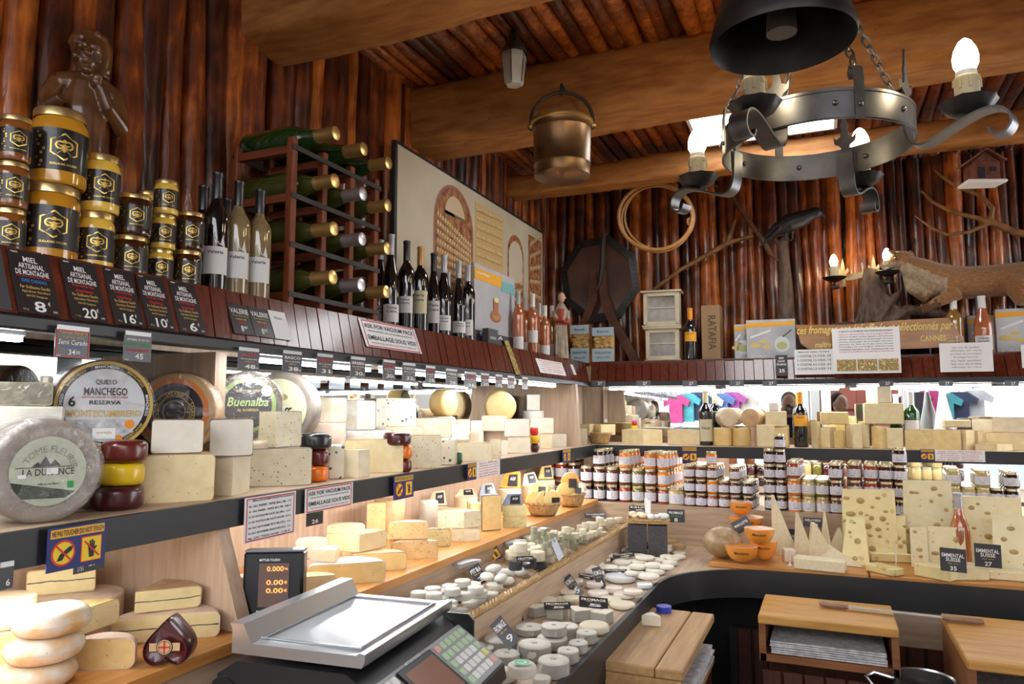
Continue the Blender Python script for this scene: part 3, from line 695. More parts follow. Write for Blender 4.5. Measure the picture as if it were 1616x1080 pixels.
for k, (px, X, h, cap, w, l0) in enumerate([(818, -1.36, .30, 'grey', 'rose', .05), (830, -1.40, .30, 'white', 'rose', .02), (841, -1.36, .315, 'white', 'rose', .2), (851, -1.41, .30, 'grey', 'rose', .05), (860, -1.35, .275, 'white', 'rose', .02), (871, -1.38, .30, 'white', 'amber', .08)]):
    ledge_bottle(px, X, ['rosé bottle with grey capsule, leftmost of the rosé group', 'rosé bottle with white capsule, second of the rosé group', 'tallest rosé bottle with the label set high', 'rosé bottle with grey capsule half behind its neighbours', 'shortest rosé bottle, in front at the right of the group', 'amber wine bottle beside the painted figurine'][k], w, cap, h=h, r=.028, lb=(l0, l0 + .2, 'w'))
# poster board on the wall
TAN = mat('poster_paper', (.50, .43, .30), .5, c2=(.58, .51, .38), scale=4); SEP = mat('poster_sepia', (.16, .045, .025), .5, c2=(.45, .22, .08), scale=30); SEPL = mat('poster_cheese', (.72, .60, .38), .5, c2=(.55, .38, .18), scale=60)
ya = col(628, 0, -1.52, 2.3).y; yb2 = col(857, 0, -1.52, 2.3).y; bw = yb2 - ya; bh = .755
b = MB(); b.box((bw / 2, .012, bh / 2), (bw + .03, .02, bh + .03), BLACK); b.box((bw / 2, .001, bh / 2), (bw, .004, bh), TAN)
def arch(x, z, w, h, m, y=-.002):
    P = [(x - w / 2, z), (x + w / 2, z)] + [(x + w / 2 * math.cos(a), z + h - w / 2 + w / 2 * math.sin(a)) for a in np.linspace(0, math.pi, 14)]
    b.add([(p[0], y, p[1]) for p in P], [tuple(range(len(P)))], m)
def shelves(x0, x1, z0, z1, n, tilt=0., y=-.004, bend_=0.):
    for i in range(n):
        z = z0 + (z1 - z0) * (i + .3) / n; dz = tilt * (z - (z0 + z1) / 2)
        b.add([(x0, y, z), (x1, y, z + dz), (x1, y, z + dz + .006), (x0, y, z + .006)], [(0, 1, 2, 3)], mat('poster_plank', (.50, .28, .09), .5))
        m = int((x1 - x0) / .022)
        for k in range(m):
            t = (k + .5) / m; xx = x0 + (x1 - x0) * t; zz = z + dz * t + .007; q = .008
            b.add([(xx - q, y, zz), (xx + q, y, zz), (xx + q * .9, y, zz + .016), (xx - q * .9, y, zz + .016)], [(0, 1, 2, 3)], SEPL)
arch(.30 * bw, .02, .24 * bw, bh * .93, mat('poster_rose', (.38, .16, .12), .5)); arch(.30 * bw, .02, .225 * bw, bh * .915, SEP, -.003); shelves(.195 * bw, .405 * bw, .05, bh * .76, 13, -.35)
arch(.30 * bw, bh * .78, .12 * bw, bh * .11, mat('poster_vault', (.60, .45, .28), .5), -.0045)
b.add([(.43 * bw, -.002, .02), (.64 * bw, -.002, .02), (.64 * bw, -.002, bh * .94), (.43 * bw, -.002, bh * .94)], [(0, 1, 2, 3)], mat('poster_gold', (.58, .40, .16), .5)); shelves(.44 * bw, .63 * bw,   .03, bh * .92, 15, .05)
arch(.745 * bw, .02, .14 * bw, bh * .84, SEP); arch(.745 * bw, bh * .52, .12 * bw, bh * .30, mat('poster_bell', (.55, .48, .36), .5), -.003); shelves(.69 * bw, .80 * bw, .05, bh * .52, 8, .3)
b.add([(.86 * bw, -.002, .02), (.99 * bw, -.002, .02), (.99 * bw, -.002, bh * .93), (.86 * bw, -.002, bh * .93)], [(0, 1, 2, 3)], SEP); shelves(.87 * bw, .98 * bw, .05, bh * .9, 9, .35)
tag(b.build('poster_board', M=TR(-1.525, ya, ZL + .02) @ RZ(math.pi / 2)), 'large sepia poster of cheese cellars in a dark frame on the left wall', 'poster')
# advertising panel in front of the poster
ya = col(748, 0, -1.40, 2.0).y; w_ = col(812, 0, -1.40, 2.0).y - ya; hz = .37
ADV = mat('advert_grey', (.42, .42, .44), .5, c2=(.50, .50, .52), scale=6); ORN = mat('advert_orange', (.85, .42, .04), .5); TEAL = mat('advert_teal', (.20, .45, .45), .5); TERRA = mat('advert_terracotta', (.42, .16, .08), .5)
b = MB(); b.box((w_ / 2, .006, hz / 2), (w_, .012, hz), ADV); b.box((w_ * .33, -.001, hz * .88), (w_ * .66, .002, .05), ORN); b.box((w_ * .82, -.001, hz * .84), (w_ * .36, .002, .05), TEAL)
fit(b, 'curiler', w_ * .3, .014, w_ * .2, hz * .90, WHITE, y=-.003); b.disc(.055, TERRA, TR(w_ * .5, -.002, hz * .42) @ Matrix.Diagonal((1.1, 1, .5, 1)), 24)
b.disc(.045, mat('advert_wood', (.50, .28, .12), .5), TR(w_ * .5, -.003, hz * .43) @ Matrix.Diagonal((1, 1, .45, 1)), 24)
b.add([(w_ * .5 - .024, -.004, hz * .43), (w_ * .5 + .02, -.004, hz * .43), (w_ * .5 + .026, -.004, hz * .62), (w_ * .5 - .03, -.004, hz * .62)], [(0, 1, 2, 3)], TERRA); b.disc(.027, mat('advert_cheese', (.80, .72, .30), .5), TR(w_ * .5, -.005, hz * .63) @ Matrix.Diagonal((1, 1, .45, 1)), 16)
b.box((w_ / 2, -.001, hz * .1), (w_, .002, hz * .2), mat('advert_dark', (.08, .08, .09), .5)); fit(b, 'BOSKA', w_ * .55, .018, w_ * .4, hz * .16, WHITE, y=-.003)
tag(b.build('advertising_panel', M=TR(-1.40, ya, ZL) @ RZ(math.pi / 2)), 'grey panel with orange band and a fondue pot picture, behind the rosé bottles', 'panel')
p = col(795, 0, -1.30, 1.83)
b = MB(); VEG = mat('flyer_food', (.55, .20, .06), .4, c2=(.10, .25, .05), scale=120, spots=(.85, .75, .55), spotscale=140, spotsize=.35)
b.box((0, .0, .085), (.045, .012, .17), mat('flyer_dark', (.03, .03, .035), .35)); b.box((0, -.007, .085), (.043, .002, .165), VEG)
tag(b.build('flyer_stack', M=TR(-1.235, p.y, 1.70) @ RZ(math.pi / 2 - .1) @ RX(-R(22))), 'bundle of flyers with a food photo leaning over the slats below the panel', 'flyers')
p = col(783, 0, -1.34, ZL)
b = MB(); b.box((0, 0, .04), (.10, .03, .08), mat('small_dark_box', (.10, .10, .11), .5)); fit(b, 'BOSKA', .06, .012, 0, .04, WHITE, y=-.016); tag(b.build('small_box', loc=(-1.36, p.y - .02, ZL), rz=math.pi / 2), 'small dark box at the foot of the fondue pot panel', 'box')

# price cards on the left fascia
MIEL = lambda pr, wt, blue=False: [('MIEL', .34, .085, 0, .86, TXTW), ('ARTISANAL', .62, .085, 0, .755, TXTW), ('DE MONTAGNE', .80, .085, 0, .65, TXTW)] + \
    ([('Produit dans les Alpes', .8, .03, 0, .585, TXTR), ('IDEE CADEAU', .6, .05, 0, .52, TXTB)] if blue else [('Produit dans les Alpes', .62, .06, 0, .57, TXTR), ('de Haute Provence', .5, .055, 0, .49, TXTR)]) + \
    [('Par Guillaume Gaudin', .72, .05, 0, .42, TXTG), ('Apiculteur Récoltant', .68, .05, 0, .345, TXTG), ('04170 Vergons', .5, .045, 0, .275, TXTG), (pr, .12 * len(pr) + .16, .17, .03, .12, TXTW), ('€', .06, .06, .26, .18, TXTW), (wt, .14, .035, -.32, .06, TXTG), ('D/94', .1, .035, .38, .06, TXTW), ('PI0059', .16, .025, -.35, .96, TXTW)]
fascia_card(-32, 10, .120, [('Valentine', .5, .1, 0, .6, TXTW)], 'grey price card cut by the left edge of the picture', bgm=CARDG)
PC = {'8': '', '20': ', second card from the left', '16': ', middle card below the dark jars', '10': ' under the small pale jars', '6': ', last before the wine bottles'}
for x0, x1, pr, wt, lab, bl in [(20, 86, '8', '250 gr', 'blue-banded black honey price card reading 8 euros', 1), (104, 160, '20', '1 kg', 'black honey price card reading 20 euros', 0), (172, 218, '16', '750 gr', 'black honey price card reading 16 euros', 0), (224, 267, '10', '350 gr', 'black honey price card reading 10 euros', 0), (275, 316, '6', '250 gr', 'black honey price card reading 6 euros', 0)]:
    fascia_card(x0, x1, .122, MIEL(pr, wt, bl), lab + PC[pr])
VAL = [('VALERIE', .9, .17, 0, .76, TXTW), ('Vin des Alpes du Sud', .8, .06, 0, .6, TXTG), ('cuvée rosé', .5, .07, 0, .5, TXTG), ('2019', .35, .09, 0, .4, TXTR), ('8', .12, .2, -.06, .18, TXTW), ('95', .12, .1, .08, .22, TXTW), ('€', .06, .08, .18, .24, TXTW)]
fascia_card(364, 396, .078, VAL, 'left one of the two black wine price cards reading 8,95', z1=1.800); fascia_card(397, 427, .078, VAL, 'right one of the two black wine price cards reading 8,95', z1=1.800)
fascia_card(429, 455, .078, [('Blanc', .5, .1, 0, .75, mat('pale_print', (.45, .5, .55), .5))] , 'white faded price card beside the two black wine cards', bgm=WHITE, z1=1.800)
VAC = [('ASK FOR VACUUM PACK', .88, .17, 0, .78, INK), ('FREE FOR ONE PIECE - SOLO AUX SOUS EMBALLAGE INDIVIDUEL', .80, .05, 0, .60, INK), ('EMBALLAGE SOUS VIDE', .86, .17, 0, .36, INK), ('GRATUIT POUR UNE PIÈCE - SOLO AUX SOUS EMBALLAGE', .80, .05, 0, .17, INK)]
fascia_card(572, 660, .092, VAC, 'white vacuum pack notice with red border on the slatted ledge', 'notice', WHITECARD, TXTR, z1=1.826, cat='sign')
fascia_card(849, 890, .075, scrib(6, .1, .95, .85, TXTR), 'sheet of red print on the slats near the corner', 'notice', WHITE, z1=1.80, cat='sign')
fascia_card(903, 907, .06, [], 'small white tag on the slats close to the corner', 'price_card', WHITE, z1=1.80)
# back fascia cards
def bf_card(px0, px1, z1, z0, lines, lab, name='price_card', bgm=CARD, border=None, off=4.02, cat='price card'):
    a = colb(px0, off, (z0 + z1) / 2); c = colb(px1, off, (z0 + z1) / 2); w = (c - a).length; m = (a + c) / 2
    b = cardmb(w, z1 - z0, lines, bgm, border); return tag(b.build(name, loc=(m.x, m.y, z0), rz=R(2.6)), lab, cat)
bf_card(1224, 1243, 1.84, 1.73, [('MIX', .4, .1, 0, .85, TXTW), ('NOIX', .6, .1, 0, .7, TXTW), ('FROMAGE', .8, .1, 0, .55, TXTW), ('25', .5, .16, 0, .25, TXTW)], 'black price card reading 25 on the back ledge')
ETX = [('EMBALLAGE CADEAU : PLATEAUX', .8, .06, 0, .9, INK)] + [(f'{k}- COCKTAIL {k+1} A {12+k} EUR - {5+k} €', .86, .10, 0, .74 - .17 * i, INK) for i, k in enumerate((1, 2, 3, 4))]
bf_card(1254, 1316, 1.865, 1.735, ETX, 'rounded white price list of trays in front of the wooden plank', 'notice', WHITECARD, cat='sign')
a = bf_card(1314, 1421, 1.965, 1.735, [('LA MAISON DU FROMAGE VOUS PROPOSE SES PLATEAUX', .8, .035, 0, .93, INK)] + [(t, .8, .03, 0, .86 - .055 * i, (TXTR if i in (0, 7) else INK)) for i, t in enumerate(['plateau découverte six fromages affinés', 'chèvre brebis vache quatre personnes', 'plateau dégustation huit fromages du pays', 'plateau du berger dix fromages fermiers', 'plateau de fête et fruits secs douze', 'fromages de montagne sélectionnés', 'raclette fondue sur commande ici', 'livraison possible sur Cannes et environs'])], 'white menu sheet with three food photos leaning on the wooden plank', 'notice', WHITE, off=3.99, cat='sign')
b = MB(); mm = colb(1367, 3.985, 1.8); ww = (colb(1421, 3.985, 1.8) - colb(1314, 3.985, 1.8)).length
for i in range(3): b.box((-ww * .30 + ww * .31 * i, 0, .0), (ww * .29, .002, .058), VEG)
o = b.build('food_photos', a, loc=(0, -.002, .042))
bf_card(1483, 1567, 1.875, 1.735, scrib(7, .1, .9, .6, mat('grey_print', (.3, .3, .35), .5)), 'white printed sheet taped to the ledge under the two right-hand bottles', 'notice', WHITE, off=3.995, cat='sign')
bf_card(1612, 1640, 1.86, 1.75, [], 'small sheet at the far right end of the back ledge', 'notice', WHITE, cat='sign')
# ================================================================ SCULPTED FORMS (one continuous skin from overlapping volumes)
def sculpt(b, name, voxel, m, parent=None, loc=(0, 0, 0), rz=0., M=None, sm=6, mats=None, fac=.5):
    """fuse the volumes of b into one smooth surface; mats(co, normal)->index"""
    for i in range(len(b.m)): pass
    b2 = MB(); b2.v = b.v; b2.f = b.f; b2.m = [0] * len(b.f); b2.mats = [m]
    o = b2.build('tmp')
    r = o.modifiers.new('r', 'REMESH'); r.mode = 'VOXEL'; r.voxel_size = voxel; r.use_smooth_shade = True
    s = o.modifiers.new('s', 'SMOOTH'); s.iterations = sm; s.factor = fac
    dg = bpy.context.evaluated_depsgraph_get(); me = bpy.data.meshes.new_from_object(o.evaluated_get(dg)); bpy.data.objects.remove(o)
    me.name = name; me.materials.clear(); me.materials.append(m)
    if mats:
        fn, ml = mats
        for q in ml: me.materials.append(q)
        for p in me.polygons: p.material_index = fn(p.center, p.normal)
    for p in me.polygons: p.use_smooth = True
    o = bpy.data.objects.new(name, me); COL.objects.link(o)
    if parent is not None: o.parent = parent
    if M is not None: o.matrix_local = M
    else: o.location = loc; o.rotation_euler = (0, 0, rz)
    return o

# ---- carved wooden bust on the left ledge
CARVE = mat('carved_wood', (.17, .07, .022), .33, c2=(.08, .03, .010), scale=18, coat=.5, bump=.5)
p = col(135, 0, -1.54, 2.2); s = dep(p) / FPX
B = MB(); H = 100 * s
# proportions in photo pixels from the ledge line up
q = lambda x, y, d=0.: ((x - 137) * s, d, (455 - y) * s)
bb = B.ball
bb(q(139, 84, 0), 27 * s, None, sc=(.90, .95, 1.12)); bb(q(133, 100, -.006), 20 * s, None, sc=(.85, .9, .9))
bb(q(135, 60, .012), 24 * s, None, sc=(1.1, 1, .6)); bb(q(158, 78, .012), 16 * s, None, sc=(.8, 1.3, 1.9)); bb(q(118, 74, .01), 10 * s, None, sc=(.8, 1.2, 1.6)); bb(q(160, 98, .015), 10 * s, None)
B.tube([q(139, 125, .01), q(139, 105, .005)], [13 * s, 11 * s], None, 10)
B.tube([q(98, 140), q(137, 128), q(172, 145)], [17 * s, 20 * s, 17 * s], None, 12)
B.tube([q(137, 135), q(135, 180), q(137, 225), q(137, 300), q(137, 452)], [30 * s, 34 * s, 33 * s, 36 * s, 42 * s], None, 14)
B.tube([q(97, 140), q(84, 165, -.01), q(86, 190, -.03), q(100, 176, -.055)], [15 * s, 13 * s, 12 * s, 9 * s], None, 10)
B.tube([q(172, 142), q(184, 178, -.01), q(186, 200, -.02), q(163, 176, -.05), q(150, 146, -.055)], [15 * s, 14 * s, 13 * s, 10 * s, 8 * s], None, 10)
bb(q(145, 140, -.055), 9 * s, None)
for i in range(4): B.tube([q(140 + i * 3, 140, -.062), q(142 + i * 3, 132, -.066), q(145 + i * 2.5, 128, -.058)], 2.2 * s, None, 6)
for i in range(5): B.tube([q(122 + i * 9, 160, -.03), q(118 + i * 10, 240, -.038), q(112 + i * 13, 320, -.04)], 5 * s, None, 6)
bb(q(132, 90, -.043), 5 * s, None, sc=(.8, 1.2, 1.7)); bb(q(131, 95, -.047), 5.5 * s, None, sc=(1.1, 1, .8)); bb(q(122, 77, -.034), 6 * s, None, sc=(1.4, .8, .5)); bb(q(143, 77, -.034), 6 * s, None, sc=(1.4, .8, .5)); bb(q(123, 84, -.034), 4 * s, None, sc=(1.3, .9, .6)); bb(q(142, 84, -.034), 4 * s, None, sc=(1.3, .9, .6)); bb(q(132, 104, -.040), 6.5 * s, None, sc=(1.4, .8, .35)); bb(q(132, 108, -.038), 5.5 * s, None, sc=(1.3, .8, .35)); bb(q(133, 117, -.030), 9 * s, None, sc=(1, .9, .7)); bb(q(117, 96, -.02), 8 * s, None, sc=(.8, 1, 1)); bb(q(148, 96, -.02), 8 * s, None, sc=(.8, 1, 1))
for i in range(14): a = i * .45; bb(q(139 + 26 * math.cos(a), 66 - 16 * abs(math.sin(a)), .012 * math.cos(a * 2)), 6.5 * s, None); bb(q(160 + 4 * math.sin(i * 2), 72 + i * 3, .01), 6 * s, None)
M1 = lambda b_: b_
for k, m_ in enumerate(B.mats): pass
o = sculpt(B, 'carved_bust', .003, CARVE, loc=(-1.54, p.y, ZL), rz=away(p) + .1, sm=1)
tag(o, 'carved dark wooden bust, one hand on its chest, behind the honey jars', 'statue')

# ---- back ledge objects
FB = 4.22
def back_at(px, off=FB, z=ZL): q_ = colb(px, off, z + .1); return Vector((q_.x, q_.y, z))
def sB(px, off=FB): return dep(back_at(px, off)) / FPX
# small painted figurine
GARB = mat('painted_robe', (.42, .36, .28), .5, c2=(.30, .24, .18), scale=30); HAIRP = mat('painted_hair', (.03, .018, .012), .5); FLESH = mat('painted_flesh', (.58, .34, .20), .5); REDP = mat('painted_red', (.35, .05, .03), .5)
p = col(886, 0, -1.31, ZL); s = dep(p) / FPX; t = thing('figurine', 'small painted statue of a bearded saint with dark hair at the corner of the ledge', 'statue', (p.x, p.y, ZL), away(p))
B = MB(); B.ball((0, 0, .010), .035, None, sc=(1.1, 1, .3)); B.tube([(0, 0, .0), (0, 0, .10), (0, 0, .20), (0, 0, .27), (0, 0, .30)], [.042, .036, .032, .036, .018], None, 12); B.tube([(-.035, 0, .26), (-.03, -.03, .20), (.01, -.04, .21)], [.014, .013, .009], None); B.tube([(.035, 0, .26), (.034, -.03, .19), (.01, -.045, .20)], [.014, .013, .009], None); B.tube([(.0, 0, .29), (0, 0, .32)], .012, None); B.ball((.002, -.004, .335), .026, None, sc=(.8, .9, 1.15)); B.ball((.022, -.015, .332), .006, None)
for i in range(5): B.tube([(-.03 + .014 * i, -.03, .02), (-.026 + .012 * i, -.034, .18)], .006, None, 6)
sculpt(B, 'body', .0035, GARB, t, sm=2, mats=(lambda c, n: 1 if c.z > .31 else (2 if .18 < c.z < .27 and c.y < -.03 else 0), [FLESH, REDP]))
B = MB(); B.ball((-.004, .008, .345), .028, None, sc=(.95, .95, 1.0)); B.ball((-.010, .012, .315), .02, None, sc=(.8, .8, 1.5)); sculpt(B, 'hair', .003, HAIRP, t, sm=2)
# bags of dried snacks with pale labels
CELL = mat('clear_cellophane', (.9, .9, .9), .08, coat=1, alpha=.35); SNACK = mat('dried_snack', (.62, .42, .16), .6, c2=(.45, .28, .08), scale=50); PBLUE = mat('pale_blue_label', (.42, .55, .62), .5); FELT = mat('felt_pen', (.05, .08, .18), .5)
def snack_bag(px0, px1, ytop, ybot, off, lab, X=None):
    pa, pb_ = (colb(px0, off, ZL), colb(px1, off, ZL)); w = (pb_ - pa).length; c = (pa + pb_) / 2; s = dep(c) / FPX; h = (ybot - ytop) * s
    t = thing('snack_bag', lab, 'bag', (c.x, c.y, ZL), R(2.6))
    b = MB(); b.box((0, 0, h * .45), (w * .92, .05, h * .9), SNACK, bev=.012); rg = random.Random(px0)
    for i in range(26): b.ball((rg.uniform(-.38, .38) * w, -.026, h * rg.uniform(.42, .72)), .012, SNACK, 8, 5, sc=(1.2, .5, .7))
    b.build('contents', t)
    b = MB(); b.box((0, -.030, h * .88), (w, .004, h * .24), PBLUE); fit(b, 'Biscuit', w * .55, h * .06, 0, h * .88, FELT, y=-.033); b.build('top_label', t)
    b = MB(); b.box((0, -.034, h * .20), (w, .004, h * .38), PBLUE); fit(b, 'FEUILLANTINE', w * .75, h * .06, 0, h * .27, FELT, y=-.037); fit(b, '200 g 6,90', w * .6, h * .06, 0, h * .13, FELT, y=-.037); b.build('price_label', t)
    return t
snack_bag(903, 932, 500, 560, 4.16, 'snack bag with two pale blue labels beside the figurine')
snack_bag(937, 971, 519, 574, 4.14, 'lower snack bag with pale blue labels left of the iron fork legs')
# octagonal shield and wooden yoke
LEA = mat('old_leather', (.10, .035, .015), .5, c2=(.055, .02, .010), scale=6, coat=.15, bump=.3); DRIM = mat('dark_hide_rim', (.035, .032, .032), .45, c2=(.02, .018, .018), scale=30, bump=.4)
c = colb(947, 4.34, 2.15); s = dep(c) / FPX; cz = U(947, 441, 1, c.y).z
t = thing('leather_shield', 'large dark eight-sided leather shield with a studded rim on the back wall', 'shield', (c.x, c.y, cz), R(8))
b = MB(); P = [(72 * s * math.cos(R(22.5 + 45 * i + 8)) * .9, 72 * s * math.sin(R(22.5 + 45 * i + 8))) for i in range(8)]
b.prism([(x * .86, z * .86) for x, z in P], -.012, .0, LEA); b.build('panel', t)
b = MB(); n = 8
vs = [(x, -.006, z) for x, z in P] + [(x * .82, -.022, z * .82) for x, z in P] + [(x, .02, z) for x, z in P]
b.add(vs, [(i, (i + 1) % 8, 8 + (i + 1) % 8, 8 + i) for i in range(8)] + [(i, 16 + i, 16 + (i + 1) % 8, (i + 1) % 8) for i in range(8)], DRIM)
for i in range(8):
    for k in range(7):
        u = k / 7; x = P[i][0] * (1 - u) + P[(i + 1) % 8][0] * u; z = P[i][1] * (1 - u) + P[(i + 1) % 8][1] * u; b.ball((x * .93, -.014, z * .93), .004, IRON, 6, 4)
b.build('studded_rim', t)
YOKE = mat('worn_dark_wood', (.12, .045, .022), .5, c2=(.07, .025, .012), scale=12, bump=.3)
def PBK(px, py, off):
    q_ = EYE.copy(); v = off
    for _ in range(4): q_ = U(px, py, 1, v); v = yb(q_.x, off)
    return q_
t0 = PBK(945, 470, 4.25); t = thing('wooden_yoke', 'old wooden fork with two splayed legs hanging before the leather shield', 'tool', t0)
def part_tube(name, pts, rad, m, par, n=8, flat=1.):
    b = MB(); b.tube([tuple(Vector(p_) - t0) for p_ in pts], rad, m, n, flat=flat); return b.build(name, par)
for nm, pp in (('leg', [(937, 428), (937, 450), (935, 478), (924, 505), (912, 530), (900, 560)]), ('leg', [(951, 428), (952, 460), (960, 490), (972, 515), (990, 545), (1003, 572)])):
    b = MB(); pts = [PBK(x, y, 4.24) - t0 for x, y in pp]; b.strip([tuple(v) for v in pts], [.035, .045, .06, .055, .055, .05], .022, YOKE, side=(0.98, 0, .2)); b.build(nm, t)
part_tube('iron_hook', [PBK(x, y, 4.22) for x, y in ((953, 368), (951, 390), (950, 420), (946, 448), (938, 462))], [.014, .016, .014, .011, .008], IRON, t)
# bent wood ring on its little block
c = PBK(1035, 340, 3.95); s = dep(c) / FPX; t0 = c
t = thing('wooden_hoop', 'pair of bent cane hoops tied together and hanging from a block on the beam', 'hoop', c)
CANE = mat('bent_cane', (.50, .27, .09), .45, c2=(.38, .18, .05), scale=20)
for k, (cx, cy, a, bb_) in enumerate(((1035, 343, 58, 52), (1037, 346, 56, 52), (1040, 342, 55, 51))):
    b = MB(); pts = []
    for i in range(40):
        g = 2 * math.pi * i / 40; pts.append(PBK(cx + a * math.cos(g), cy + bb_ * math.sin(g), 3.95) - t0 + Vector((0, .012 * k - .012, 0)))
    b.tube(pts, 3.0 * s if k == 0 else 1.9 * s, CANE, 8, closed=True); b.build('hoop', t)
b = MB(); q1 = PBK(1018, 281, 3.95) - t0; q2 = PBK(1056, 281, 3.95) - t0; b.box(((q1 + q2) / 2), ((q2 - q1).x, .03, .035), wood('block_wood', (.45, .25, .09), (.35, .18, .06), 0), bev=.004); b.build('wooden_block', t)
b = MB()
for i in range(4): pts = [PBK(1088 + 4 * math.cos(g) + i, 350 + 6 * math.sin(g), 3.95) - t0 for g in np.linspace(0, 6.0, 9)]; b.tube(pts, .003, CANE, 6)
b.build('cord_knot', t)
part_tube('hanging_wire', [PBK(1036, 266, 3.95), PBK(1036, 280, 3.95)], .0015, IRON, t, 6)
# long crooked branch
BARK = mat('dark_branch', (.13, .05, .020), .6, c2=(.06, .025, .012), scale=25, bump=.6); BARKL = mat('golden_branch', (.30, .14, .045), .5, c2=(.18, .08, .025), scale=25, bump=.5)
def branch(lab, segs, m, off, name='branch'):
    t0 = PBK(segs[0][0][0][0], segs[0][0][0][1], off); B = MB()
    for pts, rad in segs: B.tube([tuple(PBK(x, y, off + (d[0] if d else 0)) - t0) for x, y, *d in pts], rad, None, 8)
    return tag(sculpt(B, name, .006, m, loc=t0, sm=2), lab, 'branch')
branch('long crooked brown branch rising across the back wall above the little cabinets', [([(1030, 458), (1075, 425), (1115, 403), (1150, 383), (1190, 372)], [.013, .013, .016, .017, .012]), ([(1146, 385), (1155, 365), (1161, 345)], [.016, .013, .010])], BARKL, 4.32)
branch('thin dark twig slanting down to the bird perch', [([(1152, 305), (1175, 340), (1203, 378), (1215, 400), (1228, 412)], [.012, .014, .018, .016, .008]), ([(1203, 378), (1220, 372), (1240, 370)], [.014, .012, .01])], BARK, 4.28)
branch('pale forked branch with three long tines on the wall above the fox', [([(1630, 372), (1600, 366), (1562, 350), (1545, 345), (1500, 334), (1470, 318), (1453, 300)], [.022, .02, .019, .014, .011, .009, .006]), ([(1562, 350), (1566, 330), (1550, 310), (1510, 295), (1485, 278), (1474, 268)], [.017, .015, .012, .010, .008, .005]), ([(1562, 352), (1530, 366), (1495, 371), (1470, 360), (1443, 340)], [.014, .011, .010, .008, .005])], BARKL, 4.27)
# white glass-front cabinets
def cabinet(px0, px1, y0, y1, z, off, lab, rz=0.):
    a = colb(px0, off, z); c = colb(px1, off, z); w = (c - a).length; m = (a + c) / 2; s = dep(m) / FPX; h = (y1 - y0) * s; d = .09
    t = thing('miniature_cabinet', lab, 'cabinet', (m.x, m.y, z), R(2.6) + rz); CW = mat('cream_paint', (.66, .60, .45), .5, c2=(.55, .48, .34), scale=15)
    b = MB(); b.box((0, d / 2 + .012, h / 2), (w * .92, d, h * .96), CW, bev=.003); b.box((0, .05, h - .005), (w * 1.04, d + .04, .012), CW, bev=.003); b.box((0, .05, .005), (w, d + .02, .012), CW, bev=.003); b.build('body', t)
    b = MB(); f = .022
    for x in (-w * .40, w * .40): b.box((x, .004, h / 2), (f, .014, h * .84), CW)
    for zz in (h * .10, h * .90): b.box((0, .004, zz), (w * .78, .014, f), CW)
    b.box((0, .002, h * .52), (w * .76, .008, .006), CW); dr = b.build('door', t)
    b = MB(); b.box((0, .008, h / 2), (w * .76, .003, h * .76), mat('cabinet_mesh', (.16, .14, .11), .35, c2=(.26, .22, .16), scale=30, coat=.6)); b.build('mesh_screen', dr); return t
c1 = cabinet(1017, 1075, 518, 572, ZL, 4.14, 'miniature cream cabinet with a glazed door, the lower of the stacked pair'); hh = 55 * sB(1046, 4.14)
cabinet(1013, 1075, 458, 516, ZL + hh, 4.15, 'miniature cream cabinet with a glazed door, the upper of the stacked pair', .02)
p = back_at(1090, 4.16); bottle('dark wine bottle with orange capsule and orange label beside the carton', tuple(p), away(p), .30, .036, 'bord', 'dark', 'orange', (.36, .54, 'o'), text=['Noir'])
KRAFT = mat('kraft_carton', (.36, .23, .12), .6, c2=(.32, .20, .10), scale=5)
a = back_at(1107, 4.17); c = back_at(1137, 4.17); w = (c - a).length; h = 87 * sB(1120)
b = MB(); b.box((0, w / 2, h / 2), (w, w, h), KRAFT, bev=.002); fit(b, 'RATAFIA', h * .62, w * .42, 0, 0, mat('carton_print', (.10, .07, .04), .6), T=TR(w * .08, -.001, h * .50) @ RY(math.pi / 2))
tag(b.build('wine_carton', loc=((a + c) / 2), rz=R(2.6) - .08), 'tall brown cardboard bottle box with big sideways lettering', 'box')
# boxed fondue sets
def gift_box(px0, px1, y0, y1, off, lab, rz=0., logo=False, d=.04):
    a = back_at(px0, off); c = back_at(px1, off); w = (c - a).length; s = dep(a) / FPX; h = (y1 - y0) * s; b = MB()
    G1 = mat('gift_box_grey', (.50, .52, .54), .35, c2=(.36, .38, .40), scale=9, coat=.3)
    b.box((w / 2, d / 2, h / 2), (w, d, h), G1, bev=.002)
    b.add([(0, -.001, h * .80), (w * .97, -.001, h * .84), (w * .97, -.001, h * .96), (w * .8, -.001, h * .93), (0, -.001, h * .93)], [(0, 1, 2, 3, 4)], ORN)
    for x, z, r_ in ((.18, .35, .08), (.35, .45, .06), (.42, .30, .07)): b.disc(h * r_ * 1.3, mat('picture_cheese', (.72, .55, .18), .5), TR(w * x, -.0012, h * z) @ Matrix.Diagonal((1.3, 1, .6, 1)), 10)
    b.disc(h * .20, mat('picture_glass', (.62, .68, .66), .3), TR(w * .72, -.0012, h * .36) @ Matrix.Diagonal((.9, 1, 1, 1)), 18); b.disc(h * .14, mat('picture_olive', (.45, .50, .20), .4), TR(w * .72, -.0016, h * .33) @ Matrix.Diagonal((.9, 1, .7, 1)), 14)
    b.strip([(w * .74, -.002, h * .55), (w * .92, -.002, h * .72)], .010, .001, mat('picture_knife', (.10, .10, .11), .3), side=(0, 0, 1))
    b.strip([(w * .08, -.002, h * .55), (w * .5, -.002, h * .72)], .012, .001, WHITE, side=(0, 0, 1))
    if logo: fit(b, 'BOSKA', w * .30, h * .06, w * .24, h * .07, WHITE, y=-.0015)
    return tag(b.build('gift_box', loc=a, rz=R(2.6) + rz), lab, 'box')
gift_box(1159, 1179, 511, 568, 4.22, 'grey boxed cheese set standing behind the one with the wide orange band', d=.03)
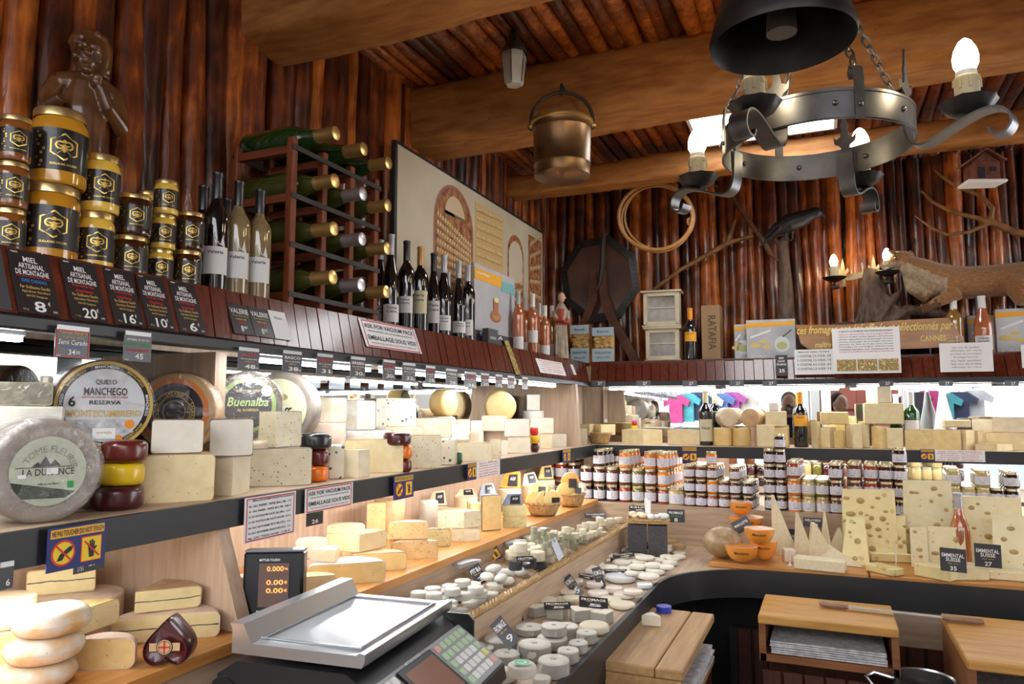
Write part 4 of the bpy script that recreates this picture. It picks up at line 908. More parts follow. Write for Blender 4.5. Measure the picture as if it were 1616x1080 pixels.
gift_box(1178, 1256, 508, 570, 4.15, 'grey boxed cheese set with orange band, left of the wooden plank', .04, True)
gift_box(1528, 1600, 492, 556, 4.30, 'grey boxed cheese set behind the two pale wine bottles', .05)
gift_box(1572, 1660, 485, 556, 4.18, 'grey boxed cheese set at the right edge, nearest the front', -.03, True)
for px, off, wine, lab in ((1507, 4.14, 'amber', 'amber white-wine bottle with a white label left of the pink one'), (1552, 4.13, 'rose', 'pink rosé bottle with a white label under the fox')):
    p = back_at(px, off); bottle(lab, tuple(p), away(p), 92 * sB(px, off), .040 if px < 1520 else .041, 'bord' if px < 1520 else 'burg', wine, 'white', (.06, .30, 'w'), text=['Château', 'Paradis'])
# engraved plank
a = back_at(1253, 4.10); s = dep(a) / FPX; PL = wood('plank_varnish', (.40, .18, .04), (.28, .11, .02), 0, .35, coat=.4); b = MB()
P = [(1256, 518), (1263, 548), (1272, 556), (1300, 562), (1490, 560), (1480, 540), (1468, 516), (1400, 517), (1330, 521)]
w = lambda x, y: ((x - 1253) * s, (570 - y) * s)
b.prism([w(*q_) for q_ in P], -.0, .022, PL); GP = mat('gold_paint', (.80, .62, .16), .4)
fit(b, 'ces fromages ont été affinés et sélectionnés par', 215 * s, 17 * s, 112 * s, 41 * s, GP, y=-.002, shear=.35); fit(b, 'maître fromager', 60 * s, 12 * s, 60 * s, 18 * s, GP, y=-.002, shear=.35); fit(b, 'CANNES', 34 * s, 9 * s, 193 * s, 24 * s, GP, y=-.002); b.strip([(w(1465, 551)[0], -.002, w(1465, 551)[1]), (w(1480, 551)[0], -.002, w(1480, 551)[1])], .003, .001, GP, side=(0, 0, 1))
tag(b.build('engraved_plank', loc=a, rz=R(2.6)), 'varnished wooden plank with golden script lettering on the back ledge', 'sign')
# driftwood stump
DRIFT = mat('driftwood', (.14, .085, .06), .65, c2=(.06, .035, .025), scale=16, stretch=(3, 3, 1), bump=.9)
a = back_at(1385, 4.27); s = dep(a) / FPX; B = MB(); w3 = lambda x, y, d=0.: ((x - 1385) * s, d, (572 - y) * s)
for pts, rr in (([w3(1385, 565), w3(1383, 500), w3(1376, 455), w3(1378, 428)], [.13, .09, .045, .025]), ([w3(1388, 500), w3(1392, 455), w3(1388, 430)], [.07, .03, .015]), ([w3(1385, 540), w3(1340, 520), w3(1318, 518)], [.10, .05, .018]), ([w3(1385, 530), w3(1430, 500), w3(1470, 508), w3(1500, 520)], [.10, .07, .06, .04]), ([w3(1385, 520), w3(1410, 480), w3(1422, 466)], [.09, .05, .02]), ([w3(1360, 560), w3(1320, 560)], [.06, .03]), ([w3(1450, 545), w3(1500, 560)], [.07, .04])):
    B.tube(pts, rr, None, 10, flat=.55)
for i in range(10): x = 1330 + i * 15; B.tube([w3(x, 560, -.04), w3((x + 1383) / 2, 510, -.05), w3(1380 + (i - 5) * 1.5, 455, -.02)], [.012, .010, .006], None, 6, flat=1)
tag(sculpt(B, 'driftwood_stump', .006, DRIFT, loc=a, rz=R(2.6), sm=1), 'grey-brown driftwood stump standing behind the engraved plank under the fox', 'driftwood')
a = back_at(1240, 4.30); s = dep(a) / FPX; B = MB(); w3 = lambda x, y, d=0.: ((x - 1240) * s, d, (572 - y) * s)
for pts, rr in (([w3(1238, 570), w3(1242, 500), w3(1243, 440), w3(1240, 385), w3(1246, 375)], [.11, .05, .035, .028, .02]), ([w3(1228, 565), w3(1215, 520)], [.06, .03]), ([w3(1250, 565), w3(1275, 530)], [.06, .03]), ([w3(1241, 395), w3(1228, 375)], [.022, .014])): B.tube(pts, rr, None, 10, flat=.8)
tag(sculpt(B, 'perch_trunk', .006, DRIFT, loc=a, rz=R(2.6), sm=1), 'slim grey tree trunk carrying the stuffed black bird', 'trunk')
# stuffed crow
FEATH = mat('black_feathers', (.012, .012, .014), .45, c2=(.022, .022, .026), scale=60, stretch=(1, 3, 3), bump=.4)
a = PBK(1245, 355, 4.27); s = dep(a) / FPX; B = MB(); w3 = lambda x, y, d=0.: ((x - 1245) * s, d, (355 - y) * s)
B.tube([w3(1208, 372), w3(1225, 362), w3(1245, 353), w3(1265, 347), w3(1280, 341)], [.010, .035, .055, .048, .032], None, 12); B.ball(w3(1283, 340), .036, None, sc=(1.1, .9, .95)); B.tube([w3(1292, 342), w3(1299, 349)], [.014, .003], None, 8)
B.tube([w3(1232, 362, -.02), w3(1215, 376), w3(1200, 388)], [.03, .022, .010], None, 8, flat=.5); B.tube([w3(1250, 362), w3(1249, 378)], [.010, .006], None, 6); B.tube([w3(1240, 364), w3(1239, 378)], [.010, .006], None, 6); B.tube([w3(1249, 378), w3(1258, 380)], .005, None, 6); B.tube([w3(1239, 378), w3(1248, 381)], .005, None, 6)
tag(sculpt(B, 'stuffed_crow', .004, FEATH, loc=a, rz=R(2.6), sm=2), 'stuffed black crow perched on the slim trunk by the back wall', 'stuffed bird')
# stuffed fox
FUR = mat('fox_fur', (.34, .16, .055), .8, c2=(.20, .09, .03), scale=55, stretch=(1, 3, 3), bump=.9, sheen=.3); FURW = mat('fox_pale_fur', (.42, .33, .22), .85, c2=(.30, .22, .14), scale=60, bump=.8, sheen=.3); FURD = mat('fox_dark_fur', (.12, .055, .025), .8, c2=(.07, .03, .012), scale=60, bump=.7)
a = PBK(1500, 440, 4.20); s = dep(a) / FPX; B = MB(); w3 = lambda x, y, d=0.: ((x - 1500) * s, d, (440 - y) * s); T_ = B.tube
T_([w3(1437, 412), w3(1455, 425), w3(1480, 442), w3(1520, 448), w3(1560, 447), w3(1600, 446), w3(1640, 446), w3(1665, 450)], [.060, .085, .105, .10, .095, .10, .115, .08], None, 16, flat=.85)
T_([w3(1447, 425), w3(1452, 444), w3(1475, 460)], [.05, .065, .07], None, 12, flat=.8)
B.ball(w3(1432, 406), .062, None, sc=(1.05, .85, .85)); T_([w3(1428, 409), w3(1413, 414), w3(1403, 417)], [.045, .026, .013], None, 10, flat=.9); T_([w3(1424, 420), w3(1412, 424), w3(1406, 425)], [.024, .014, .007], None, 8)
for d_, (x, y, x2, y2) in ((-.035, (1424, 398, 1411, 388)), (.03, (1447, 400, 1447, 388))): T_([w3(x, y, d_), w3((x + x2) / 2, (y + y2) / 2, d_), w3(x2, y2, d_)], [.022, .018, .004], None, 8, flat=.6)
T_([w3(1490, 455, -.04), w3(1500, 470, -.06), w3(1478, 478, -.07), w3(1463, 488, -.075), w3(1452, 492, -.08)], [.055, .04, .028, .022, .020], None, 10); T_([w3(1480, 462, .05), w3(1475, 478, .04), w3(1460, 484, .03)], [.045, .03, .022], None, 10)
T_([w3(1595, 460, -.05), w3(1585, 462, -.07), w3(1590, 478, -.07), w3(1610, 482, -.06), w3(1640, 486, -.06)], [.085, .075, .05, .03, .022], None, 12)
T_([w3(1660, 450), w3(1690, 470), w3(1720, 490)], [.05, .06, .04], None, 10)
def fm(c_, n_):
    px_ = 1500 + c_.x / s; py_ = 440 - c_.z / s; k = math.sin(c_.x * 160) * 2 + math.sin(c_.z * 230) * 2
    if px_ < 1490 and n_.z < .15 + .02 * k and 408 < py_ - (px_ - 1405) * .12 + k < 458: return 1
    if py_ > 479 + k and px_ < 1480: return 2
    return 0
t = thing('stuffed_fox', 'stuffed red fox lying along the back wall with its head raised', 'stuffed animal', a, R(2.6))
fx = sculpt(B, 'body', .005, FUR, t, sm=2, mats=(fm, [FURW, FURD]))
b = MB(); b.ball(w3(1402, 417, -.002), .009, BLKMATT, 8, 6); b.build('nose', t)
for d_ in (-.050,): b = MB(); b.ball(w3(1423, 404, d_), .008, mat('glass_eye', (.10, .05, .01), .05, coat=1), 10, 8); b.build('eye', t)
b = MB(); b.tube([w3(1405, 421, -.022), w3(1412, 421, -.03), w3(1420, 419, -.045)], [.003, .005, .003], BLKMATT, 6)
for k in range(6): b.tube([w3(1406 + 2.4 * k, 420, -.028), w3(1406 + 2.4 * k, 423, -.029)], [.0022, .0006], WHITE, 5)
b.build('teeth', t)
for x, y, x2, y2, d_ in ((1424, 398, 1412, 389, -.044),): b = MB(); b.tube([w3(x, y, d_), w3(x2, y2, d_)], [.014, .002], FURD, 8, flat=.4); b.build('ear_lining', t)
# wall sconce
SCI = mat('cream_iron', (.45, .36, .20), .5, c2=(.30, .22, .11), scale=25, metal=.2); BULB = mat('bulb_glow', (1, .80, .50), .4, emit=22); CANDLE = mat('cream_candle', (.62, .54, .34), .5); PLATE = mat('drip_plate', (.045, .043, .04), .4, metal=.6)
def bulbmb(r, h): b = MB(); b.lathe([(0, 0), (r * .62, 0), (r * .95, h * .22), (r, h * .42), (r * .85, h * .65), (r * .5, h * .88), (r * .16, h * .98), (0, h)], BULB, 18); return b
def candlemb(r, h):
    b = MB(); b.lathe([(0, 0), (r, 0), (r * 1.02, h * .8), (r * 1.08, h * .93), (r * .95, h), (0, h)], CANDLE, 18); rg = random.Random(3)
    for k in range(8): a_ = k * .8; z_ = h * rg.uniform(.6, .82); b.tube([(r * 1.02 * math.cos(a_), r * 1.02 * math.sin(a_), h * .93), (r * 1.03 * math.cos(a_), r * 1.03 * math.sin(a_), z_)], [r * .12, r * .15], CANDLE, 6)
    return b
a = PBK(1357, 445, 4.28); s = dep(a) / FPX; t = thing('wall_sconce', 'cream iron wall sconce with two lit candle bulbs beside the fox', 'lamp', a, R(2.6)); w3 = lambda x, y, d=0.: ((x - 1357) * s, d, (445 - y) * s)
b = MB(); b.strip([w3(1318, 438, -.05), w3(1340, 436, .02), w3(1370, 432, .02), w3(1395, 432, -.05)], .035, .008, SCI, side=(0, .1, 1)); b.build('crossbar', t)
for x, y, d_ in ((1333, 430, -.015), (1377, 428, -.015)):
    b = MB(); P = [(-.5, -1), (.5, -1), (.35, -.2), (1.1, .1), (.9, .4), (.4, .15), (.32, .5), (0, 1.1), (-.32, .5), (-.4, .15), (-.9, .4), (-1.1, .1), (-.35, -.2)]
    b.prism([(w3(x, y)[0] + p_[0] * 8 * s, w3(x, y)[2] + p_[1] * 22 * s) for p_ in P], d_, d_ + .005, SCI); b.build('fleur_de_lis', t)
for x, y in ((1319, 442), (1394, 438)):
    cx, _, cz = w3(x, y); b = MB(TR(cx, -.08, cz)); b.lathe([(0, -.016), (.02, -.015), (.05, -.002), (.062, .008), (.058, .008), (.045, .001), (0, -.004)], PLATE, 18); b.build('drip_plate', t)
    b = candlemb(.021, .068); o = b.build('candle', t, loc=(cx, -.08, cz)); b = bulbmb(.021, .068); b.build('bulb', o, loc=(0, 0, .068))
    b = MB(TR(cx, -.08, cz)); b.tube([(0, 0, -.016), (.0, .02, -.05), (0, .07, -.02)], .006, IRON, 8); b.ball((0, .0, -.045), .018, IRON, 10, 6, sc=(1.4, .9, .7)); b.build('arm', t)
# little model house hanging by the fox
a = PBK(1550, 290, 3.75); s = dep(a) / FPX; t = thing('miniature_chalet', 'tiny brown wooden chalet on a white snowy base hanging high at the right', 'ornament', a, .3); w3 = lambda x, y: ((x - 1550) * s, (290 - y) * s)
CH = mat('chalet_wood', (.20, .065, .035), .5, c2=(.10, .03, .018), scale=30, bump=.5)
b = MB(); b.box((0, 0, -.0), (.17, .11, .014), WHITE, bev=.006); b.wob(.004, 30); b.build('snowy_base', t)
b = MB(); b.box((0, 0, .05), (.12, .08, .09), CH); b.prism([(-.06, .09), (.06, .09), (0, .135)], -.04, .04, CH); b.box((-.02, -.042, .04), (.025, .004, .05), BLKMATT); b.box((.03, -.042, .055), (.025, .004, .02), BLKMATT); b.build('house', t)
b = MB()
for sg in (-1, 1): b.box((0, 0, 0), (.10, .12, .008), CH, T=TR(sg * .040, 0, .118) @ RY(sg * R(35)))
b.build('roof', t); b = MB(); b.tube([(0, 0, .135), (0, 0, ZC - a.z)], .0012, IRON, 5); b.build('thread', t)
# ================================================================ HANGING THINGS
FORGE = mat('forged_iron', (.20, .205, .21), .38, c2=(.10, .10, .105), scale=10, metal=.85, bump=.25)
CC = Vector((0, 1.955, 2.2)); th = thing('chandelier', 'round forged iron chandelier with four candle bulbs hanging on chains', 'chandelier', CC)
RR = .222
def smooth_path(P, n=4):
    out = []; m = len(P); g = lambda i: np.array(P[max(0, min(m - 1, i))], float)
    for i in range(m - 1):
        a, b_, c, d = g(i - 1), g(i), g(i + 1), g(i + 2)
        for k in range(n): t_ = k / n; out.append(tuple(.5 * ((2 * b_) + (c - a) * t_ + (2 * a - 5 * b_ + 4 * c - d) * t_ ** 2 + (-a + 3 * b_ - 3 * c + d) * t_ ** 3)))
    return out + [tuple(P[-1])]
b = MB(); b.lathe([(RR, 0), (RR + .004, 0), (RR + .004, .072), (RR, .072), (RR, 0)], FORGE, 64)
b.lathe([(RR + .004, .002), (RR + .0065, .002), (RR + .0065, .008), (RR + .004, .008)], FORGE, 64); b.lathe([(RR + .004, .064), (RR + .0065, .064), (RR + .0065, .070), (RR + .004, .070)], FORGE, 64)
for k in range(8): a = 2 * math.pi * k / 8 + .2; b.ball(((RR + .005) * math.cos(a), (RR + .005) * math.sin(a), .036), .007, FORGE, 8, 5); b.ball(((RR - .002) * math.cos(a), (RR - .002) * math.sin(a), .036), .007, FORGE, 8, 5)
b.build('ring', th)
plates = [(-.12, 1.63), (.30, 1.81), (.12, 2.28), (-.30, 2.09)]
FLEUR = [(-.35, -1), (.35, -1), (.30, -.2), (.55, -.05), (1.05, .05), (1.15, .30), (.85, .18), (.45, .25), (.30, .5), (.42, .62), (.2, .8), (0, 1.25), (-.2, .8), (-.42, .62), (-.30, .5), (-.45, .25), (-.85, .18), (-1.15, .30), (-1.05, .05), (-.55, -.05), (-.30, -.2)]
for k, (x, y) in enumerate(plates):
    d = Vector((x, y, 0)) - Vector((0, 1.955, 0)); ang = math.atan2(d.y, d.x); rp = .345
    Q = RZ(ang)  # local +X radial
    path = [(RR - .006, .06), (RR - .004, .02), (RR + .0, -.02), (RR + .012, -.045), (RR + .035, -.052), (RR + .07, -.040), (RR + .11, -.022), (RR + .15, -.010), (RR + .18, -.012), (RR + .20, -.028), (RR + .205, -.052), (RR + .19, -.070), (RR + .170, -.068), (RR + .162, -.052)]
    path = smooth_path(path)
    b = MB(Q); b.strip([(r_, 0, z_) for r_, z_ in path], .042, .005, FORGE, side=(0, 1, 0)); b.ball((RR + .10, 0, -.022), .006, FORGE, 8, 5); arm = b.build('arm', th)
    b = MB(Q @ TR(RR - .002, 0, .085) @ RZ(math.pi / 2)); b.prism([(u * .026, v * .085) for u, v in FLEUR], -.0025, .0025, FORGE); b.build('fleur_de_lis', th)
    b = MB(); prof = []; n = 30; vs = []; fs = []
    rads = [(.010, -.004), (.030, -.001), (.046, .010), (.056, .026)]
    for j, (r_, z_) in enumerate(rads):
        for i in range(n): a = 2 * math.pi * i / n; w_ = 1 + (.05 if j == 3 else .02 if j == 2 else 0) * math.cos(a * 10); vs.append((r_ * w_ * math.cos(a), r_ * w_ * math.sin(a), z_))
    for j in range(3):
        for i in range(n): fs.append((j * n + i, j * n + (i + 1) % n, (j + 1) * n + (i + 1) % n, (j + 1) * n + i))
    fs.append(tuple(range(n))[::-1]); vs2 = [(v[0], v[1], v[2] - .002) for v in vs]
    b.add(vs, fs, PLATE); b.add(vs2, [f[::-1] for f in fs], PLATE); px_, py_ = rp * math.cos(ang), rp * math.sin(ang)
    b.build('drip_plate', th, loc=(px_, py_, -.004))
    o = candlemb(.0245, .078).build('candle', th, loc=(px_, py_, .0)); q_ = MB(); q_.cyl((0, 0, .076), (0, 0, .090), .021, WHITECARD, 16); q_.build('bulb_socket', o); bulbmb(.026, .078).build('bulb', o, loc=(0, 0, .089))
# hooks, chains
hub = Vector((0, 0, .60))
for k in range(4):
    a = math.atan2(plates[k][1] - 1.955, plates[k][0]) + math.pi / 4; p0 = Vector((RR * math.cos(a), RR * math.sin(a), .07)); Q = RZ(a)
    b = MB(Q); b.strip([(RR + .006, 0, .0), (RR + .006, 0, .09), (RR + .002, 0, .12), (RR - .015, 0, .13), (RR - .024, 0, .115), (RR - .018, 0, .10)], .022, .004, FORGE, side=(0, 1, 0)); b.ball((RR + .010, 0, .03), .006, FORGE, 8, 5); b.build('hook', th)
    p1 = Vector(((RR - .012) * math.cos(a), (RR - .012) * math.sin(a), .128)); L_ = (hub - p1); n = int(L_.length / .026); b = MB(); z_ = L_.normalized(); sx_ = z_.cross(Vector((0, 0, 1))).normalized(); sy_ = z_.cross(sx_)
    for i in range(n):
        c = p1 + L_ * ((i + .5) / n); e1 = sx_ if i % 2 else sy_; pts = [c + z_ * (.018 * math.sin(g)) + e1 * (.009 * math.cos(g)) for g in np.linspace(0, 2 * math.pi, 11)[:-1]]
        b.tube(pts, .0026, FORGE, 5, closed=True)
    b.build('chain', th)
b = MB(); b.cyl(hub, (0, 0, ZC - 2.2 + .02), .006, FORGE, 8); b.lathe([(0, .58), (.03, .59), (.03, .62), (0, .64)], FORGE, 16); b.build('ceiling_rod', th)

# black bell
d = ray(1234, 70); c = EYE + d * 1.28; BELLM = mat('blackened_bell', (.020, .019, .018), .45, metal=.5, c2=(.035, .033, .03), scale=20)
t = thing('hanging_bell', 'big black bell seen from underneath at the top of the picture', 'bell', c)
rb = .121; b = MB(); pr_ = [(rb, 0), (rb * 1.02, .012), (rb * .93, .05), (rb * .80, .11), (rb * .70, .17), (rb * .58, .205), (rb * .3, .225), (0, .23)]
b.lathe(pr_ + [(0, .222), (rb * .28, .215), (rb * .54, .195), (rb * .66, .165), (rb * .76, .11), (rb * .89, .05), (rb * .96, .01), (rb, 0)], BELLM, 48); b.build('bell_body', t)
b = MB(); b.tube([(0, 0, .215), (0, 0, .08)], .006, IRON, 8); b.tube([(0, 0, .10), (0, 0, .06), (0, 0, .02)], [.016, .024, .026], mat('clapper', (.10, .095, .085), .5), 14); b.build('clapper', t)
b = MB(); b.tube([(0, 0, .23), (0, 0, ZC - c.z + .02)], .004, IRON, 6); b.tube([(.02 * math.cos(g), 0, .245 + .02 * math.sin(g)) for g in np.linspace(0, 6.28, 13)[:-1]], .004, IRON, 6, closed=True); b.build('hanger', t)

# copper pail
COPP = mat('old_copper', (.28, .155, .07), .36, c2=(.13, .075, .035), scale=9, metal=.8, bump=.5); BRASS = mat('old_brass', (.55, .36, .12), .35, metal=.85, bump=.2)
c = U(887, 282, 1, 2.50); s = dep(c) / FPX; t = thing('copper_pail', 'old copper pail with an iron handle hanging from the big beam', 'pail', c, away(c))
r1, r0, h = 47 * s, 44 * s, 96 * s
b = MB(); b.lathe([(0, .0), (r0 * .9, 0), (r0, .008), (r0 * 1.0, h * .2), (r0 * 1.03, h * .22), (r0 * 1.01, h * .24), (r1 * .97, h * .78), (r1, h * .80), (r1 * .97, h * .84), (r1 * 1.0, h * .9), (r1 * .96, h * .9), (r1 * .94, h * .4), (0, h * .38)], COPP, 40); b.wob(.0025, 22, 2); b.build('pail_body', t)
b = MB(); b.lathe([(r1 * 1.0, h * .89), (r1 * 1.06, h * .91), (r1 * 1.07, h * .95), (r1 * 1.02, h * .99), (r1 * .96, h * .97), (r1 * .96, h * .9)], BRASS, 40); b.build('brass_rim', t)
b = MB(); pts = [(r1 * 1.05 * math.cos(g), 0, h * .98 + r1 * 1.0 * math.sin(g)) for g in np.linspace(0, math.pi, 18)]; b.tube(pts, .0065, IRON, 8)
for sg in (-1, 1): b.tube([(sg * r1 * 1.05, 0, h * .98), (sg * r1 * 1.10, 0, h * .86), (sg * r1 * 1.02, 0, h * .84)], .006, IRON, 8); b.ball((sg * r1 * 1.04, 0, h * .90), .014, BRASS, 8, 6)
b.build('handle', t)
b = MB(); zt = h * .98 + r1; b.tube([(0, 0, zt - .012), (.012, 0, zt + .01), (0, 0, zt + .03), (0, .09, zt + .035)], .006, IRON, 8); b.build('hook', t)

# glass lantern on a wire
c = U(811, 135, 1, 2.38); s = dep(c) / FPX; t = thing('glass_lantern', 'small glass lantern with a dark metal cap hanging on a wire from the ceiling', 'lantern', c, away(c))
GLS = mat('old_glass', (.85, .85, .76), .06, trans=.35, coat=1, coatr=.03, c2=(.68, .70, .60), scale=14); TIN = mat('dark_tin', (.10, .095, .085), .4, metal=.8, bump=.3)
b = MB(); r = 21 * s; b.lathe([(0, 0), (r * .62, 0), (r * .78, 4 * s), (r * .84, 22 * s), (r * .98, 42 * s), (r * .98, 52 * s), (r * .92, 52 * s), (r * .9, 42 * s), (r * .78, 22 * s), (r * .7, 6 * s), (0, 3 * s)], GLS, 6, T=RZ(.3)); b.build('glass_body', t)
b = MB(); b.lathe([(r * 1.02, 50 * s), (r * 1.04, 54 * s), (r * .8, 62 * s), (r * .55, 74 * s), (r * .28, 84 * s), (r * .30, 88 * s), (r * .2, 92 * s), (0, 93 * s)], TIN, 12)
for k in range(6): a = k * math.pi / 3 + .3; b.tube([(r * math.cos(a), r * math.sin(a), 51 * s), (r * .86 * math.cos(a), r * .86 * math.sin(a), 24 * s), (r * .78 * math.cos(a), r * .78 * math.sin(a), 2 * s)], .0016, TIN, 5)
b.tube([(-.012, 0, 92 * s), (0, 0, 101 * s), (.012, 0, 92 * s)], .003, TIN, 6); b.lathe([(0, 103 * s), (r * .55, 103 * s), (r * .55, 105 * s), (0, 106 * s)], TIN, 14); b.build('metal_cap', t)
b = MB(); b.tube([(0, 0, 4 * s), (0, 0, 48 * s)], .0035, mat('candle_stub', (.6, .55, .4), .5), 8); b.build('candle', t)
b = MB(); b.tube([(0, 0, 103 * s), (0, 0, ZC - c.z + .02)], .0012, IRON, 5); b.build('wire', t)

# ================================================================ BEHIND THE CAMERA (seen in the mirrors)
def person(lab, loc, rz, hair, top, cam_=False, h=1.74, armd=True):
    t = thing('person', lab, 'person', loc, rz); SK = mat('skin', (.55, .32, .22), .55); k = h / 1.74
    B = MB(); T_ = B.tube
    T_([(0, 0, .95), (0, 0, 1.10), (0, 0, 1.30), (0, 0, 1.44)], [.155, .145, .175, .10], None, 14, flat=.68)
    T_([(-.19, 0, 1.40), (0, 0, 1.46), (.19, 0, 1.40)], [.06, .075, .06], None, 10)
    T_([(0, 0, 1.44), (0, -.01, 1.53)], [.055, .05], None, 10); B.ball((0, -.02, 1.625), .10, None, 16, 12, sc=(.80, .95, 1.18)); B.ball((0, -.125, 1.61), .016, None, sc=(.8, 1, 1.4)); B.ball((0, -.105, 1.565), .018, None, sc=(1.3, .7, .5))
    for sg in (-1, 1):
        B.ball((sg * .082, -.01, 1.62), .018, None, sc=(.5, .8, 1.3))
        if cam_: T_([(sg * .20, 0, 1.39), (sg * .25, -.06, 1.17), (sg * .10, -.20, 1.50)], [.055, .045, .032], None, 10)
        else: T_([(sg * .20, 0, 1.39), (sg * .25, .02, 1.12), (sg * .24, -.06, .88)], [.055, .045, .032], None, 10)
        hx, hy, hz = (sg * .075, -.22, 1.56) if cam_ else (sg * .24, -.08, .82)
        B.ball((hx, hy, hz), .04, None, sc=(.55, .9, 1.0))
        for f in range(4):
            if cam_: T_([(hx, hy - .01 + .0, hz + .03 - .016 * f), (hx - sg * .01, hy - .05, hz + .035 - .017 * f), (hx - sg * .045, hy - .07, hz + .03 - .016 * f)], [.010, .009, .007], None, 6)
            else: T_([(hx, hy - .025 + .016 * f, hz - .02), (hx, hy - .03 + .017 * f, hz - .07), (hx - sg * .01, hy - .03 + .016 * f, hz - .10)], [.010, .009, .007], None, 6)
        T_([(hx, hy - .02, hz + .01), (hx - sg * .02, hy - .05, hz + (.0 if not cam_ else -.03))], [.012, .009], None, 6)
        T_([(sg * .08, 0, .98), (sg * .09, -.01, .52), (sg * .09, .01, .10)], [.095, .065, .045], None, 12); T_([(sg * .09, .04, .05), (sg * .09, -.14, .035)], [.045, .035], None, 10, flat=.8)
    TOP = mat(*top); PANT = mat('dark_trousers', (.02, .022, .03), .8); SHOE = mat('dark_shoes', (.02, .02, .02), .5)
    def f(c, n_):
        if c.z > 1.47: return 0
        if c.z < .09: return 3
        if c.z < .97: return 2 if abs(c.x) < .2 or c.z > .9 and not abs(c.x) > .19 else (0 if c.z < .90 else 1)
        return 0 if cam_ and c.y < -.19 else 1
    sculpt(B, 'body', .011, SK, t, sm=3, mats=(f, [TOP, PANT, SHOE]))
    B = MB(); HM = mat(*hair); B.ball((0, .005, 1.655), .105, None, 16, 12, sc=(.86, .98, 1.0)); B.ball((0, .05, 1.60), .085, None, sc=(.9, .6, 1)); o = sculpt(B, 'hair', .012, HM, t, sm=2, loc=(0, .022, .012))
    b = MB()
    for sg in (-1, 1): b.ball((sg * .033, -.108, 1.635), .012, WHITE, 8, 6, sc=(1, .5, .6)); b.ball((sg * .033, -.113, 1.635), .006, INK, 8, 6)
    b.build('eyes', t)
    b = MB(); b.ball((0, -.112, 1.562), .02, mat('lips', (.45, .15, .13), .5), 10, 6, sc=(1.2, .4, .3)); b.build('mouth', t)
    return t
ph = person('person in a dark top holding a black camera up to one eye', (.04 * 1, -.34, 0.0), 0, ('grey_brown_hair', (.10, .06, .035), .8), ('black_top', (.012, .012, .014), .8), True)
ph.rotation_euler.z = math.pi + R(2)
PC_ = MB(); PC_.box((0, 0, 0), (.125, .05, .085), DARKP, bev=.008); PC_.box((0, -.0, .05), (.05, .04, .03), DARKP, bev=.006); PC_.cyl((0, -.02, 0), (0, -.075, 0), .035, DARKP, 20); PC_.cyl((0, -.075, 0), (0, -.078, 0), .028, mat('lens_glass', (.02, .02, .05), .03, coat=1), 20)
tag(PC_.build('photo_camera', loc=(.02, -.115, 1.552), rz=math.pi), 'black photo camera held up to the eye of the person in the mirror', 'camera')
person('person with dark hair and dark red top before the red door, in the mirror', (.62, -.75, 0), math.pi - .5, ('dark_hair', (.02, .012, .008), .85), ('dark_red_top', (.12, .03, .03), .8), False, 1.55)
# clothes stall outside
gc = [(.55, .06, .22), (.10, .45, .50), (.05, .06, .12), (.62, .62, .65), (.15, .25, .55), (.50, .12, .40), (.75, .70, .62), (.04, .04, .05)]
for k in range(12):
    c_ = gc[k % 8]; x = (-1.5 + .17 * k) if k < 7 else (1.85 + .19 * (k - 7)); b = MB(); P = [(-.11, 0), (.11, 0), (.11, .30), (.20, .26), (.23, .34), (.10, .44), (-.10, .44), (-.23, .34), (-.20, .26), (-.11, .30)]
    b.prism(P, -.02, .02, mat(f'garment_{k % 8}', c_, .8, c2=tuple(v * .7 for v in c_), scale=8)); b.tube([(0, 0, .44), (0, 0, .50)], .004, IRON, 6)
    tag(b.build('hanging_garment', loc=(x, -3.0, 1.35 + .02 * (k % 3)), rz=.3), 'coloured garment hanging in the stall outside, seen only in the mirror', 'garment', 'garments on the rail outside')
b = MB(); b.box((.8, -3.0, 1.90), (5.2, .03, .03), STEEL)
for x in (-1.7, .45, 1.7, 3.3): b.cyl((x, -3.0, 0), (x, -3.0, 1.89), .015, STEEL, 8)
tag(b.build('clothes_rail', loc=(0, 0, 0)), 'steel clothes rail outside the open shopfront', 'rail')
